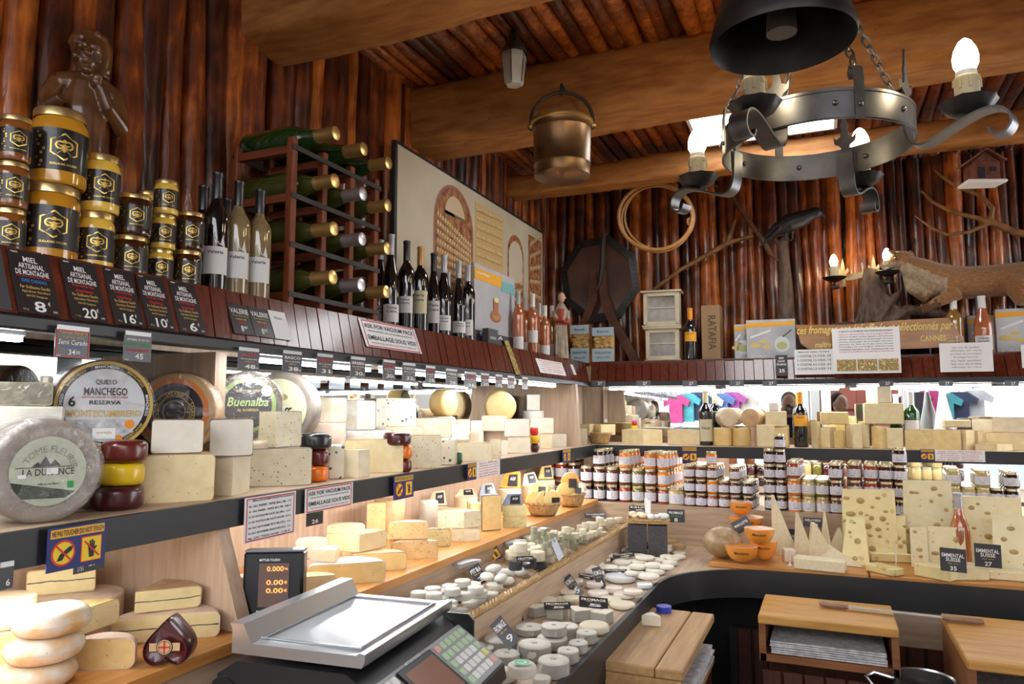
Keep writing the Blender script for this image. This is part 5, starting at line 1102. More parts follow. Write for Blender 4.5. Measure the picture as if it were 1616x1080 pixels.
# ================================================================ CHEESE BUILDERS
# pastes (cut faces) and rinds
PA = dict(
 ivory=dict(c=(.80, .74, .60), c2=(.74, .66, .50), spots=(.48, .38, .24), spotscale=150, spotsize=.10),
 cream=dict(c=(.82, .73, .52), c2=(.76, .65, .42), spots=(.55, .42, .24), spotscale=120, spotsize=.12),
 yellow=dict(c=(.82, .70, .41), c2=(.76, .61, .32), spots=(.52, .38, .16), spotscale=90, spotsize=.13),
 deep=dict(c=(.80, .62, .28), c2=(.74, .53, .20), spots=(.50, .31, .10), spotscale=80, spotsize=.14),
 white=dict(c=(.80, .76, .66), c2=(.75, .70, .58), spots=(.60, .52, .38), spotscale=160, spotsize=.08),
 speck=dict(c=(.76, .70, .50), c2=(.68, .61, .41), spots=(.08, .07, .04), spotscale=110, spotsize=.17),
 herb=dict(c=(.70, .62, .32), c2=(.60, .54, .25), spots=(.10, .12, .03), spotscale=130, spotsize=.22),
 chili=dict(c=(.74, .52, .24), c2=(.68, .44, .18), spots=(.45, .10, .03), spotscale=140, spotsize=.20),
 blue=dict(c=(.76, .72, .56), c2=(.72, .66, .48), spots=(.06, .09, .12), spotscale=60, spotsize=.26),
 morbier=dict(c=(.74, .62, .32), c2=(.68, .55, .26), line=(.05, .06, .07)),
 mould=dict(c=(.68, .66, .58), c2=(.54, .51, .43), scale=30), basket=dict(c=(.17, .15, .10), c2=(.10, .085, .055), scale=60),
 hole=dict(c=(.84, .73, .36), c2=(.80, .67, .29), spots=(.62, .46, .16), spotscale=30, spotsize=.25),
 holep=dict(c=(.85, .77, .48), c2=(.80, .71, .40), spots=(.62, .49, .22), spotscale=40, spotsize=.15),
 parm=dict(c=(.82, .74, .52), c2=(.75, .65, .41), scale=70),
 orange=dict(c=(.82, .30, .03), c2=(.76, .25, .02)),
 pink=dict(c=(.74, .56, .42), c2=(.66, .48, .34)))
def paste(k, wrap=.5):
    d = dict(PA[k]); d.setdefault('scale', 35); c = d.pop('c')
    return mat(f'{k}_cheese_paste' + ('' if wrap else '_bare'), c, .48, bump=.25, rand=.05, wrap=wrap, **d)
RN = dict(
 tan=((.62, .42, .22), (.50, .30, .14)), orange=((.68, .36, .12), (.60, .42, .22)), brown=((.22, .11, .05), (.12, .06, .03)), grey=((.42, .37, .30), (.28, .24, .19)), white=((.78, .75, .68), (.66, .62, .54)),
 black=((.035, .032, .03), (.06, .055, .05)), cream=((.72, .60, .42), (.62, .48, .30)), pale=((.66, .56, .42), (.52, .42, .30)), olive=((.30, .27, .15), (.18, .16, .09)), yellow=((.76, .55, .22), (.68, .46, .16)),
 rose=((.66, .46, .34), (.74, .62, .52)), stone=((.34, .29, .24), (.22, .18, .15)))
def rind(k, wrap=.6):
    c, c2 = RN[k]; return mat(f'{k}_rind', c, .55, c2=c2, scale=26, bump=.45, rand=.06, wrap=wrap, spots=tuple(v * .6 for v in c2), spotscale=170, spotsize=.12)
WAXC = dict(red=(.20, .012, .008), brown=(.13, .014, .008), yellow=(.82, .55, .01), plum=(.065, .006, .010), black=(.014, .014, .015), orange=(.85, .19, .008), green=(.02, .12, .03), scarlet=(.65, .015, .01))
def waxm(k): return mat(f'{k}_wax', WAXC[k], .3, coat=.5, coatr=.15, bump=.12, scale=12, rand=.05)
def cprof(R_, H, bev, bulge=0.):
    b = min(bev, H * .48, R_ * .6); P = [(0, 0)]
    for z0, a0, a1 in ((b, -90, 0), (H - b, 0, 90)):
        for k in range(5): a = R(a0 + (a1 - a0) * k / 4); P.append((R_ - b + b * math.cos(a) + bulge * (1 - abs((z0 + b * math.sin(a)) / H * 2 - 1)), z0 + b * math.sin(a)))
    return P + [(0, H)]
def cheese_mb(R_, H, A, pst, rnd_, bev=.006, top=None, bulge=.002, wobn=.0012, seed=0):
    b = MB(); b.ang = .75; T = RZ(math.pi / 2); P = cprof(R_, H, bev, bulge); n = max(6, int(40 * A / 360))
    # two radial subdivisions so that the top can wobble
    b.lathe(P, rnd_, n, T=T, a0=-A / 2, a1=A / 2, caps=pst if A < 359 else None)
    if top: b.lathe([(R_ - bev * 1.1, H + .0004), (0, H + .0004)], top, n, T=T, a0=-A / 2, a1=A / 2)
    if wobn: b.wob(wobn, 25, seed)
    return b
CN = {'w': 'cheese_wedge', 'b': 'cheese_block', 'o': 'round_cheese'}
LAST = {}
SEED = [0]
def where(px, pos, z, ax=0):
    if abs(pos) > 10: return U(px, pos, 2, z)
    return col(px, 0, pos, z) if ax == 0 else colb(px, pos, z)
def chz(lab, px, pos, w, h, A=180, rot=0., p='ivory', r='tan', z=ZM, on=False, ax=0, top=None, bev=.006, wrap=.5, name=None, group=None, aspect=None, cat='cheese', bulge=.002):
    """px = photo column of the front foot, w/h photo pixels of its visible front, A = sector angle"""
    if on:
        L = LAST; q = L['p'] + RT * ((px - L['px']) * L['s']); q.z = L['z'] + L['h'] + .001; s = L['s']
    else: q = where(px, pos, z, ax); s = dep(q) / FPX
    wd = w * s; H = h * s; SEED[0] += 1
    if A >= 180: R_ = wd / 2
    else: R_ = wd / (2 * math.sin(R(A) / 2)) * (1 if A < 150 else 1)
    if aspect: R_ = wd * aspect
    if A >= 359: q = q + Vector((q.x - EYE.x, q.y, 0)).normalized() * (R_ if not on else 0.); q.z = q.z
    if A >= 359 and not on and ax == 0 and q.x - R_ < -1.515: q = col(px, 0, -1.515 + R_, z)
    nm = name or CN['o' if A >= 359 else 'w']
    b = cheese_mb(R_, H, A, paste(p, wrap), rind(r, wrap), bev, rind(top, wrap) if top else None, bulge, .0012, SEED[0])
    if aspect: pass
    o = b.build(nm, loc=q, rz=away(q) + rot); tag(o, lab, cat, group)
    LAST.update(p=q.copy(), px=px, s=s, z=q.z, h=H); return o
def waxc(lab, px, pos, w, h, c, z=ZM, on=False, ax=0, group=None, bev=None):
    if on:
        L = LAST; q = L['p'] + RT * ((px - L['px']) * L['s']); q.z = L['z'] + L['h'] + .0005; s = L['s']
    else:
        q = where(px, pos, z, ax); s = dep(q) / FPX; q = q + Vector((q.x, q.y, 0)).normalized() * (w * s / 2)
    R_ = w * s / 2; H = h * s; b = MB(); b.ang = 1.2; b.lathe(cprof(R_, H, bev or H * .28, .001), waxm(c), 28); b.wob(.001, 20, px)
    o = tag(b.build('wax_cheese', loc=q), lab, 'cheese', group); LAST.update(p=q.copy(), px=px, s=s, z=q.z, h=H); return o
def blockc(lab, px, pos, w, h, d, rot=0., p='ivory', r='tan', z=ZM, on=False, ax=0, wrap=.5, name='cheese_block', lean=0., group=None, rindtop=False):
    """cut block: rind on the back, rest paste; d = depth in metres"""
    if on: L = LAST; q = L['p'] + RT * ((px - L['px']) * L['s']); q.z = L['z'] + L['h'] + .001; s = L['s']
    else: q = where(px, pos, z, ax); s = dep(q) / FPX
    b = MB(); wd = w * s; H = h * s; b.box((0, d / 2, H / 2), (wd, d, H), paste(p, wrap), bev=min(.004, H * .2)); b.box((0, d + .001, H / 2), (wd * .98, .004, H * .98), rind(r, wrap))
    if rindtop: b.box((0, d / 2, H + .0005), (wd * .97, d * .96, .003), rind(r, wrap))
    SEED[0] += 1; b.wob(.0012, 25, SEED[0]); M = TR(*q) @ RZ(away(q) + rot) @ RX(-lean)
    o = tag(b.build(name, M=M), lab, 'cheese', group); LAST.update(p=q.copy(), px=px, s=s, z=q.z, h=H); return o
def standing(lab, px, cy, rpx, thick, X, yaw, rn, face=None, z=ZM, ax=0, sup=None, name='round_cheese', wrap=.7, bev=.012):
    c = U(px, cy, 0, X) if ax == 0 else PBK(px, cy, X); s = dep(c) / FPX; r = rpx * s; base = c.z - r
    if base < z or sup is None: base = max(base, z) if sup else z; 
    rz = away(c) + yaw; t = thing(name, lab, 'cheese', (c.x, c.y, base), rz); b = MB(); b.ang = 1.; P = cprof(r, thick, bev, .001)
    b.lathe(P, rind(rn, wrap), 44, T=TR(0, thick / 2, r) @ RX(math.pi / 2)); b.wob(.0015, 14, px); b.build('wheel', t)
    if face: b = MB(TR(0, -thick / 2 - .0040, r)); face(b, r); b.build('label', t)
    if thick > .06 and ax == 0 and rpx > 50: film_shell(t, [c_ for c_ in COL.objects if c_.parent == t][0])
    if sup and base > z + .02:
        SEED[0] += 1; o = cheese_mb(r * .9, base - z - .002, 360, None, rind(sup[1], wrap), .01).build('round_cheese', loc=(c.x, c.y, z)); tag(o, sup[0], 'cheese')
    return t

def film_mat():
    m = bpy.data.materials.new('cling_film'); m.use_nodes = True; N = m.node_tree.nodes; L = m.node_tree.links; N.remove(N['Principled BSDF'])
    o = N['Material Output']; tr = N.new('ShaderNodeBsdfTransparent'); gl = N.new('ShaderNodeBsdfGlossy'); gl.inputs['Roughness'].default_value = .12; df = N.new('ShaderNodeBsdfDiffuse'); mx = N.new('ShaderNodeMixShader'); m2 = N.new('ShaderNodeMixShader')
    tc = N.new('ShaderNodeTexCoord'); nz = N.new('ShaderNodeTexNoise'); nz.inputs['Scale'].default_value = 45; nz.inputs['Detail'].default_value = 5; nz.inputs['Distortion'].default_value = 2; L.new(tc.outputs['Object'], nz.inputs['Vector'])
    bp = N.new('ShaderNodeBump'); bp.inputs['Strength'].default_value = .8; bp.inputs['Distance'].default_value = .006; L.new(nz.outputs[0], bp.inputs['Height']); L.new(bp.outputs[0], gl.inputs['Normal'])
    mx.inputs[0].default_value = .25; L.new(gl.outputs[0], mx.inputs[1]); L.new(df.outputs[0], mx.inputs[2]); m2.inputs[0].default_value = .15; L.new(tr.outputs[0], m2.inputs[1]); L.new(mx.outputs[0], m2.inputs[2]); L.new(m2.outputs[0], o.inputs[0]); return m
FILM = film_mat()
def film_ear(o, x, z, w, h, seed=0, y=0., rx=0.):
    """crumpled cling film standing off a wrapped piece"""
    from mathutils import noise
    b = MB(); n = 10; vs = []; fs = []
    for i in range(n + 1):
        for j in range(n + 1):
            u, v = i / n, j / n; q = noise.noise_vector(Vector((u * 3, v * 3, seed * 3.7))); k = .35 + .65 * (1 - abs(v - .4)); vs.append((x + (u - .5) * w * k + q.x * w * .12, y + q.y * .02, z + v * h + q.z * h * .15))
    for i in range(n):
        for j in range(n): a = i * (n + 1) + j; fs.append((a, a + 1, a + n + 2, a + n + 1))
    b.add(vs, fs, FILM, RX(rx) if rx else None); b.ang = .5; return b.build('film_wrap', o)
def film_shell(o, ref, amp=.004, grow=.005):
    me = ref.data; b = MB(); vs = []
    for v in me.vertices: vs.append(tuple(v.co + v.normal * grow))
    b.add(vs, [tuple(p.vertices) for p in me.polygons], FILM); b.wob(amp, 28, 7); b.ang = .6; return b.build('film_wrap', o)
# ================================================================ LEFT MIDDLE SHELF
# wheel faces
def f_tome(b, r):
    q = r * .66; LG = mat('mint_label', (.50, .56, .42), .4, coat=.5); b.disc(q, LG, n=40); GR = mat('label_dark_green', (.03, .05, .035), .5)
    P = [(-q * .97, -q * .25)] + [(q * math.cos(a), q * math.sin(a)) for a in np.linspace(R(195), R(318), 16)]
    b.add([(x, -.0006, z) for x, z in [(q * math.cos(R(196)), q * math.sin(R(196)))] + [(q * math.cos(a), q * math.sin(a)) for a in np.linspace(R(205), R(230), 5)] + [(q * .45, -q * .80), (q * .72, -q * .62)]], [(0, 1, 2, 3, 4, 5, 6, 7)], GR)
    b.text('TOME FLEURIE', q * .26, 0, 0, mat('label_grey_print', (.25, .25, .20), .5), arc=(q * .66, 0, -q * .02, math.pi / 2 - .12), bold=0)
    fit(b, 'LA DURANCE', q * 1.35, q * .20, 0, -q * .02, INK)
    for x0, x1, h_ in ((-.28, .06, .30), (-.02, .30, .20), (-.45, -.15, .14)): b.add([(x0 * q, -.001, q * .14), (x1 * q, -.001, q * .14), ((x0 + x1) / 2 * q, -.001, q * (.14 + h_))], [(0, 1, 2)], INK)
    b.box((-q * .05, -.0005, q * .12), (q * 1.6, .0006, .0012), INK); fit(b, 'mille et une fleurs', q * .55, q * .07, 0, -q * .36, INK); b.box((q * .58, -.001, -q * .42), (q * .16, .001, q * .2), mat('label_green', (.05, .35, .10), .5))
    b.box((q * .08, -.0016, 0), (q * .3, .001, q * .18), WHITE); b.box((-q * .68, -.0012, -q * .12), (q * .2, .001, q * .1), WHITE)
def f_manch(b, r):
    b.disc(r * .97, mat('label_gold', (.62, .42, .10), .35, coat=.5), n=48); b.disc(r * .90, INK, TR(0, -.0003, 0), 48); b.disc(r * .80, mat('label_silver', (.62, .64, .67), .35, coat=.5), TR(0, -.0006, 0), 48)
    for k in range(8): b.text('MANCHEGO', r * .085, 0, 0, TXTG if k % 2 else TXTW, T=TR(0, -.0012, 0), arc=(r * .85, 0, 0, math.pi / 2 + k * math.pi / 4), bold=.01)
    fit(b, 'QUESO', r * .42, r * .12, 0, r * .50, INK, -.002); fit(b, 'MANCHEGO', r * .85, r * .17, 0, r * .30, INK, -.002); fit(b, 'LECHE CRUDA DE OVEJA', r * .9, r * .05, 0, r * .17, TXTR, -.002); fit(b, 'RESERVA', r * .62, r * .09, 0, r * .06, INK, -.002)
    fit(b, '6', r * .14, r * .22, -r * .64, r * .08, INK, -.002); fit(b, 'MONTECUMBRERO', r * 1.45, r * .15, 0, -r * .18, TXTG, -.002)
    b.box((0, -.001, -r * .46), (r * 1.15, .0008, r * .30), mat('label_photo', (.30, .31, .32), .4, c2=(.62, .63, .65), scale=60)); b.box((r * .0, -.0022, -r * .62), (r * .45, .001, r * .24), WHITE); fit(b, 'oveja', r * .3, r * .08, 0, -r * .60, TXTG, -.003)
    b.disc(r * .10, mat('label_orange', (.85, .28, .02), .5), TR(r * .50, -.002, -r * .42), 16); b.disc(r * .07, mat('label_orange', (.85, .28, .02), .5), TR(r * .30, -.002, -r * .72), 14)
def f_orange(b, r):
    b.disc(r * .96, mat('label_gold2', (.66, .42, .18), .4), n=44); b.disc(r * .86, mat('label_orange2', (.80, .24, .04), .4, coat=.4), TR(0, -.0004, 0), 44); b.disc(r * .72, mat('label_black', (.012, .012, .016), .35, coat=.4), TR(0, -.0008, 0), 44)
    for q in (.52, .40, .28): b.disc(r * q, TXTG, TR(0, -.0012, 0), 40, r0=r * (q - .015))
    for k in range(4): b.text('SALVAJE', r * .13, 0, 0, TXTG, T=TR(0, -.0012, 0), arc=(r * .46, 0, 0, k * math.pi / 2), bold=.01)
def f_buen(b, r):
    b.disc(r * .98, mat('label_speckle', (.10, .08, .06), .5, spots=(.5, .45, .35), spotscale=300, spotsize=.3), n=44); b.disc(r * .80, mat('label_leaf', (.28, .40, .12), .4, coat=.3), TR(0, -.0004, 0), 44); b.disc(r * .68, mat('label_charcoal', (.03, .03, .035), .35, coat=.4), TR(0, -.0008, 0), 44)
    fit(b, 'Buenalba', r * 1.15, r * .26, 0, r * .10, mat('leaf_print', (.45, .60, .20), .5), -.0014, shear=.25); fit(b, 'AL ROMERO', r * .6, r * .08, 0, -r * .14, TXTG, -.0014); fit(b, 'QUESO DE OVEJA', r * .7, r * .07, 0, r * .42, TXTG, -.0014); b.disc(r * .16, WHITE, TR(r * .52, -.0016, r * .42), 14)
def f_truf(b, r):
    b.disc(r * .80, mat('label_cream', (.70, .66, .45), .4, coat=.3), n=44); fit(b, 'Truffe', r * .9, r * .25, r * .05, -r * .1, INK, -.001, shear=.2); b.disc(r * .2, mat('label_olive', (.30, .25, .10), .5), TR(-r * .05, -.001, r * .30) @ Matrix.Diagonal((1.6, 1, .6, 1)), 12); fit(b, 'à la', r * .3, r * .12, -r * .1, r * .08, INK, -.001)
standing('big grey-brown wheel with a round mint label at the left edge', 62, 743, 80, .085, -1.255, .30, 'stone', f_tome)
standing('large dark wheel with a gold-ringed silver Manchego label', 158, 640, 70, .09, -1.37, .18, 'brown', f_manch, sup=('brown rind wheel lying under the gold-ringed wheel', 'brown'))
standing('cheese wheel with orange and black ringed label left of the divider', 285, 650, 61, .07, -1.39, -.35, 'orange', f_orange, sup=('tan wheel lying under the orange-labelled wheel', 'tan'))
standing('dark speckled wheel with black and leaf green label by the divider', 388, 640, 53, .07, -1.38, .12, 'brown', f_buen, sup=('pale rind wheel lying under the leaf green labelled wheel', 'pale'))
standing('speckled wheel with cream truffle label, half behind the leaf green labelled one', 448, 645, 58, .06, -1.42, -.45, 'stone', f_truf, sup=('grey rind wheel lying under the truffle-labelled wheel', 'grey'))
# back-left stack
blockc('thick grey cheese at the far left, bottom one behind the mint-labelled wheel', 24, -1.35, 112, 112, .13, .1, 'mould', 'white')
blockc('pale grey cheese lying above the mint-labelled wheel at the far left', 28, 0, 112, 60, .12, .1, 'mould', 'white', on=True)
chz('dark basket-marked wrapped cheese lying on the pale grey one, far left', 20, 0, 88, 38, 180, 0, 'basket', 'olive', on=True, wrap=1.)
blockc('pale wrapped slab standing upright beside the dark basket-marked cheese', 78, -1.38, 18, 48, .012, .9, 'white', 'pale', z=LAST['z'])
blockc('small tan block hidden between the dark basket-marked cheese and the gold-ringed wheel', 118, -1.46, 30, 110, .05, 0, 'cream', 'tan')
waxc('plum wax cheese at the bottom of the near wax trio', 184, 808, 78, 38, 'plum'); waxc('yellow wax cheese in the middle of the near wax trio', 190, 0, 66, 36, 'yellow', on=True); waxc('dark red wax cheese on top of the near wax trio', 192, 0, 68, 36, 'brown', on=True)
chz('pale yellow half wheel lying beside the near wax trio', 280, 794, 106, 76, 180, .10, 'yellow', 'tan', bev=.01)
chz('white piece with dark rind standing on the pale yellow half wheel', 276, 0, 76, 55, 180, 0, 'white', 'brown', on=True)
chz('pale block with its corner forward, left of the speckled block', 366, 784, 75, 62, 88, .25, 'cream', 'pale')
chz('white piece with brown rind on top of the corner-forward pale block', 362, 0, 64, 60, 180, 0, 'white', 'brown', on=True)
chz('large speckled grey-yellow block beside the near divider', 443, 768, 94, 60, 180, .12, 'speck', 'grey')
chz('corner-forward block on top of the large speckled block', 433, 0, 84, 58, 100, .05, 'speck', 'grey', on=True)
waxc('orange wax cheese at the bottom of the black-topped trio', 500, 762, 34, 25, 'orange'); waxc('brown-red wax cheese in the middle of the black-topped trio', 502, 0, 30, 26, 'brown', on=True); waxc('black wax cheese on top of the orange and brown ones', 496, 0, 50, 26, 'black', on=True)
blockc('white slice with blue veins next to the orange wax cheese', 530, 757, 25, 54, .07, .1, 'blue', 'pale')
chz('small wrapped wedge in front of the big tan half wheel', 565, 755, 46, 44, 120, .3, 'cream', 'cream')
chz('big tan half wheel right of the white veined slice', 590, -1.27, 92, 53, 180, .05, 'yellow', 'tan')
chz('brown mottled wheel wrapped in film under the topmost crinkled piece', 511, -1.42, 66, 78, 360, 0, 'ivory', 'rose')
chz('crinkled film-wrapped wedge at the top, above the brown mottled wheel', 521, 0, 50, 40, 150, .1, 'cream', 'tan', on=True)
chz('wide wheel wrapped in film supporting the ivory piece', 575, -1.42, 84, 58, 360, 0, 'ivory', 'white')
chz('ivory piece with dark bottom rind resting on the film-wrapped wheel', 562, 0, 56, 48, 150, -.15, 'ivory', 'brown', on=True)
chz('tan half wheel under the blue-veined half wheel', 628, -1.40, 74, 58, 360, 0, 'ivory', 'cream')
chz('ivory half wheel with two blue vein streaks', 624, 0, 64, 46, 180, 0, 'blue', 'cream', on=True)
waxc('brown wax cheese at the bottom of the second orange stack', 638, 746, 22, 20, 'brown'); waxc('orange wax cheese in the middle of the second orange stack', 638, 0, 23, 22, 'orange', on=True); waxc('dark plum wax cheese on top of the second orange stack', 626, 0, 44, 20, 'plum', on=True)
chz('greenish speckled half wheel in the middle of the shelf', 671, 740, 50, 53, 180, .15, 'speck', 'tan')
blockc('blue-veined wedge right of the greenish speckled half wheel', 707, 735, 24, 42, .08, -.1, 'blue', 'olive')
waxc('small dark green wax cheese on the shelf edge', 724, 733, 11, 19, 'green')
chz('low cream half wheel right of the green wax cheese', 749, 729, 56, 30, 180, .1, 'cream', 'tan')
blockc('ivory wedge with slanting sides leaning on the low cream half wheel', 727, -1.31, 30, 28, .03, .3, 'ivory', 'tan', z=ZM + .075, lean=.5, name='cheese_wedge')
chz('cream half wheel behind the slanting ivory wedge', 683, -1.40, 58, 31, 180, .05, 'ivory', 'tan', z=ZM + .085)
chz('tan wheel lying under the upper cream half wheel', 690, -1.46, 66, 36, 360, 0, 'ivory', 'cream')
chz('short cream piece right of the upper cream half wheel', 728, -1.40, 28, 26, 180, 0, 'ivory', 'tan', z=ZM + .085)
chz('pale wheel lying under the short cream piece', 738, -1.46, 50, 36, 360, 0, 'ivory', 'pale')
chz('half wheel seen end-on behind the low cream half wheel', 782, 724, 18, 30, 180, -.2, 'speck', 'cream')
chz('cream half wheel lying high between the two upright round wheels', 780, -1.40, 40, 25, 180, 0, 'ivory', 'tan', z=ZM + .095)
chz('pink-tan wheel below the cream half wheel lying high', 782, -1.44, 50, 36, 360, 0, 'ivory', 'rose')
chz('white film-wrapped piece between two cream half wheels', 752, -1.39, 18, 28, 180, .2, 'white', 'white', z=ZM + .07)
standing('upright golden wheel facing sideways beyond the wax stacks', 700, 636, 21, .075, -1.42, .9, 'yellow', None, sup=('pale support wheel below the upright sideways wheel', 'pale'))
standing('upright golden wheel facing the room, farthest of the upright ones', 789, 642, 25, .05, -1.42, .1, 'yellow', None, sup=('pale support wheel below the upright wheel facing the room', 'pale'))
chz('small white piece beside the pair of stacked half wheels', 796, 719, 10, 24, 180, 0, 'white', 'white')
chz('pale half wheel, lower one of the stacked pair by the red wax cheese', 819, 716, 36, 26, 180, .05, 'ivory', 'tan'); chz('pale half wheel, upper one of the stacked pair by the red wax cheese', 816, 0, 40, 28, 180, .2, 'white', 'pale', on=True)
waxc('plum wax cheese at the bottom of the far red-topped stack', 844, 714, 13, 13, 'plum'); waxc('yellow wax cheese in the middle of the far red-topped stack', 843, 0, 17, 13, 'yellow', on=True); waxc('bright red wax cheese on top of the far yellow one', 843, 0, 13, 13, 'scarlet', on=True)
chz('cream half wheel right of the far wax stack, lower', 862, 709, 19, 24, 180, 0, 'cream', 'tan'); chz('cream half wheel right of the far wax stack, upper', 856, 0, 36, 25, 180, 0, 'ivory', 'tan', on=True)
chz('thin cream wheel at the bottom below the pointed white wedge', 842, -1.42, 50, 38, 360, 0, 'ivory', 'cream')
chz('pale wheel under the pointed white wedge', 842, 0, 34, 18, 360, 0, 'ivory', 'white', on=True)
blockc('pointed white wedge standing highest near the corner panel', 842, 0, 22, 26, .04, .2, 'white', 'tan', on=True, name='cheese_wedge')
chz('small ivory piece near the far end of the shelf edge', 882, 706, 24, 21, 180, 0, 'ivory', 'pale')
chz('grey speckled half wheel at the far end of the left shelf', 910, 703, 34, 27, 180, -.1, 'speck', 'grey')
chz('white mould wheel lying behind the far ivory piece', 872, -1.40, 42, 27, 360, 0, 'white', 'white'); chz('round white wheel on top of the far white mould wheel', 869, 0, 26, 26, 360, 0, 'white', 'white', on=True)
chz('round white wheel near the corner panel, right of its twin', 884, -1.34, 20, 38, 360, 0, 'white', 'white')

# hanging price cards below the ledge
def rail_card(px0, px1, y0, y1, lines, lab, bgm=CARD, x=-1.222, border=None, name='price_card', cat='price card', group=None):
    a = U(px0, y0, 0, x); c = U(px1, y0, 0, x); z1 = a.z; z0 = U((px0 + px1) / 2, y1, 0, x).z; w = abs(c.y - a.y); b = cardmb(w, z1 - z0, lines, bgm, border)
    b.box((0, .0, z1 - z0 + .004), (w * .9, .003, .008), mat('clear_rail', (.7, .72, .74), .2)); return tag(b.build(name, loc=(x, (a.y + c.y) / 2, z0), rz=math.pi / 2), lab, cat, group)
HP = lambda nm, pr, c=TXTR: [(nm, .8, .16, 0, .80, c), ('lait cru de brebis', .75, .08, 0, .60, TXTW), ('affiné', .4, .07, 0, .46, TXTG), (pr, .5, .22, .05, .2, TXTW), ('KG', .12, .08, .38, .15, TXTW)]
rail_card(88, 143, 519, 565, [('Fromage Espagnol', .8, .12, 0, .90, TXTG), ('Produit dans la Mancha', .6, .08, 0, .74, TXTG), ('Semi Curado', .85, .18, 0, .56, TXTW, .2), ('AU LAIT PASTEURISE', .6, .07, 0, .38, TXTB), ('34', .2, .2, -.02, .2, TXTW), ('50', .12, .12, .16, .2, TXTW), ('1023', .12, .06, -.4, .06, TXTW)], 'black price card reading Semi Curado 34,50', border=TXTR)
rail_card(196, 240, 528, 571, [('ARTISANAL AU LAIT CRU', .8, .08, 0, .84, TXTW), ('DEHESA de los LLANOS', .9, .14, 0, .66, TXTGR), ('Curado 6 mois', .8, .15, 0, .46, TXTR, .2), ('45', .3, .22, .05, .2, TXTW), ('1021', .14, .06, -.38, .06, TXTW)], 'black price card with green and red lettering reading 45')
names = [('AOP', '48', (376, 410)), ('BASCO', '38', (446, 477)), ('CENDRE', '31', (500, 526)), ('BREBIS', '30', (553, 577)), ('TOMME', '30', (604, 624)), ('OSSAU', '32', (635, 656)), ('FERME', '29', (672, 687)), ('PYRENE', '28', (704, 722)), ('CORSE', '36', (733, 752))]
ordn = ['nearest', 'second', 'third', 'fourth', 'fifth', 'sixth', 'seventh', 'eighth', 'ninth']
for k, (n_, pr, (x0, x1)) in enumerate(names):
    rail_card(x0, x1, U and 553 + k * 4.6, 553 + k * 4.6 + 32 - k * 1.2, HP(n_, pr, TXTR if k % 2 == 0 else TXTW), f'grey shiny price card under the left ledge, {ordn[k]} beyond the divider', CARDG)
for k, (x0, x1) in enumerate(((759, 772), (782, 793), (801, 812), (824, 833))):
    rail_card(x0, x1, 592 + 2 * k, 610 + k * 1.5, HP('TOME', '27'), f'black price card under the far end of the left ledge, {ordn[k]} of four')
# signs on the black fascia of the middle shelf
def sign_card(px0, px1, y0, y1, lines, lab, bgm=WHITECARD, border=None, x=-1.164, name='notice', cat='sign'):
    pm = (px0 + px1) / 2; a = U(px0, y0, 0, x); c = U(px1, y0, 0, x); m = (y0 + y1) / 2; z1 = U(pm, y0, 0, x).z; z0 = U(pm, y1, 0, x).z
    b = cardmb(abs(c.y - a.y), z1 - z0, lines, bgm, border); return tag(b.build(name, loc=(x, (a.y + c.y) / 2, z0), rz=math.pi / 2), lab, cat)
EMB = [('EMBALLAGE SUPLEMENTAIRE/EXTRA PACKAGING', .8, .045, .03, .92, INK)] + [(t, .82, .06, -.02, .80 - .118 * i, INK) for i, t in enumerate(['40- SAC PAPIER - PAPER BAG GM - 1 €', '41- SAC PAPIER - PAPER BAG PM - 0,80 €', '42- SAC PLASTIQUE PM- PLASTIC BAG SMALL - 0,20 €', '43- SAC PLASTIQUE GM- PLASTIC BAG BIG - 0,30 €', '44- SAC ISOTHERME PETIT MODÈLE - 4 €', '45- SAC ISOTHERME GRAND MODÈLE - 6 €', '46- SAC TISSU NOIR - 5,00 €'])]
sign_card(387, 467, 781, 850, EMB, 'white bag price list with red border on the black fascia', border=TXTR, x=-1.160)
sign_card(482, 557, 767, 804, VAC, 'white vacuum pack notice with red border on the black shelf fascia', border=TXTR)
HAND = [(-.25, -.9), (.25, -.9), (.32, -.2), (.62, .1), (.5, .25), (.30, .1), (.34, .75), (.2, .78), (.14, .2), (.12, .95), (-.04, .95), (-.06, .2), (-.14, .88), (-.28, .85), (-.22, .15), (-.38, .62), (-.5, .55), (-.35, -.1)]
def touch_sign(w, h, one=False):
    b = MB(); b.box((0, .001, h / 2), (w, .002, h), NAVY); b.box((0, -.0004, h * .86), (w * .92, .0006, h * .20), mat('sign_amber', (.80, .45, .04), .5)); fit(b, 'NE PAS TOUCHER DO NOT TOUCH', w * .88, h * .13, 0, h * .86, INK, -.0012)
    red = mat('sign_red', (.65, .04, .02), .5); r = min(w * .24, h * .30); cz = h * .40
    for cx, kind in ((-w * .24, 0), (w * .24, 1)):
        if kind == 0: b.disc(r, red, TR(cx, -.0005, cz), 28); b.disc(r * .84, YELL, TR(cx, -.0009, cz), 28)
        else: b.box((cx, -.0004, cz), (r * 1.8, .0004, r * 2), red); b.box((cx, -.0008, cz), (r * 1.64, .0004, r * 1.84), YELL)
        T = TR(cx, -.0014, cz) @ (RY(R(-35)) if kind == 0 else Matrix()) ; b.prism([(x * r * .75, z * r * .75) for x, z in (HAND if kind else [(-.7, -.75), (-.1, -.7), (.1, -.3), (.9, .2), (1.0, .6), (.6, .6), (-.1, .1), (-.4, -.1), (-.55, -.4)])], -.0001, .0002, INK, T=TR(cx, -.0014, cz))
        b.strip([(cx - r * .65, -.002, cz + r * .65), (cx + r * .65, -.002, cz - r * .65)], r * .13, .0004, red, side=(r and .707, 0, .707))
    return b
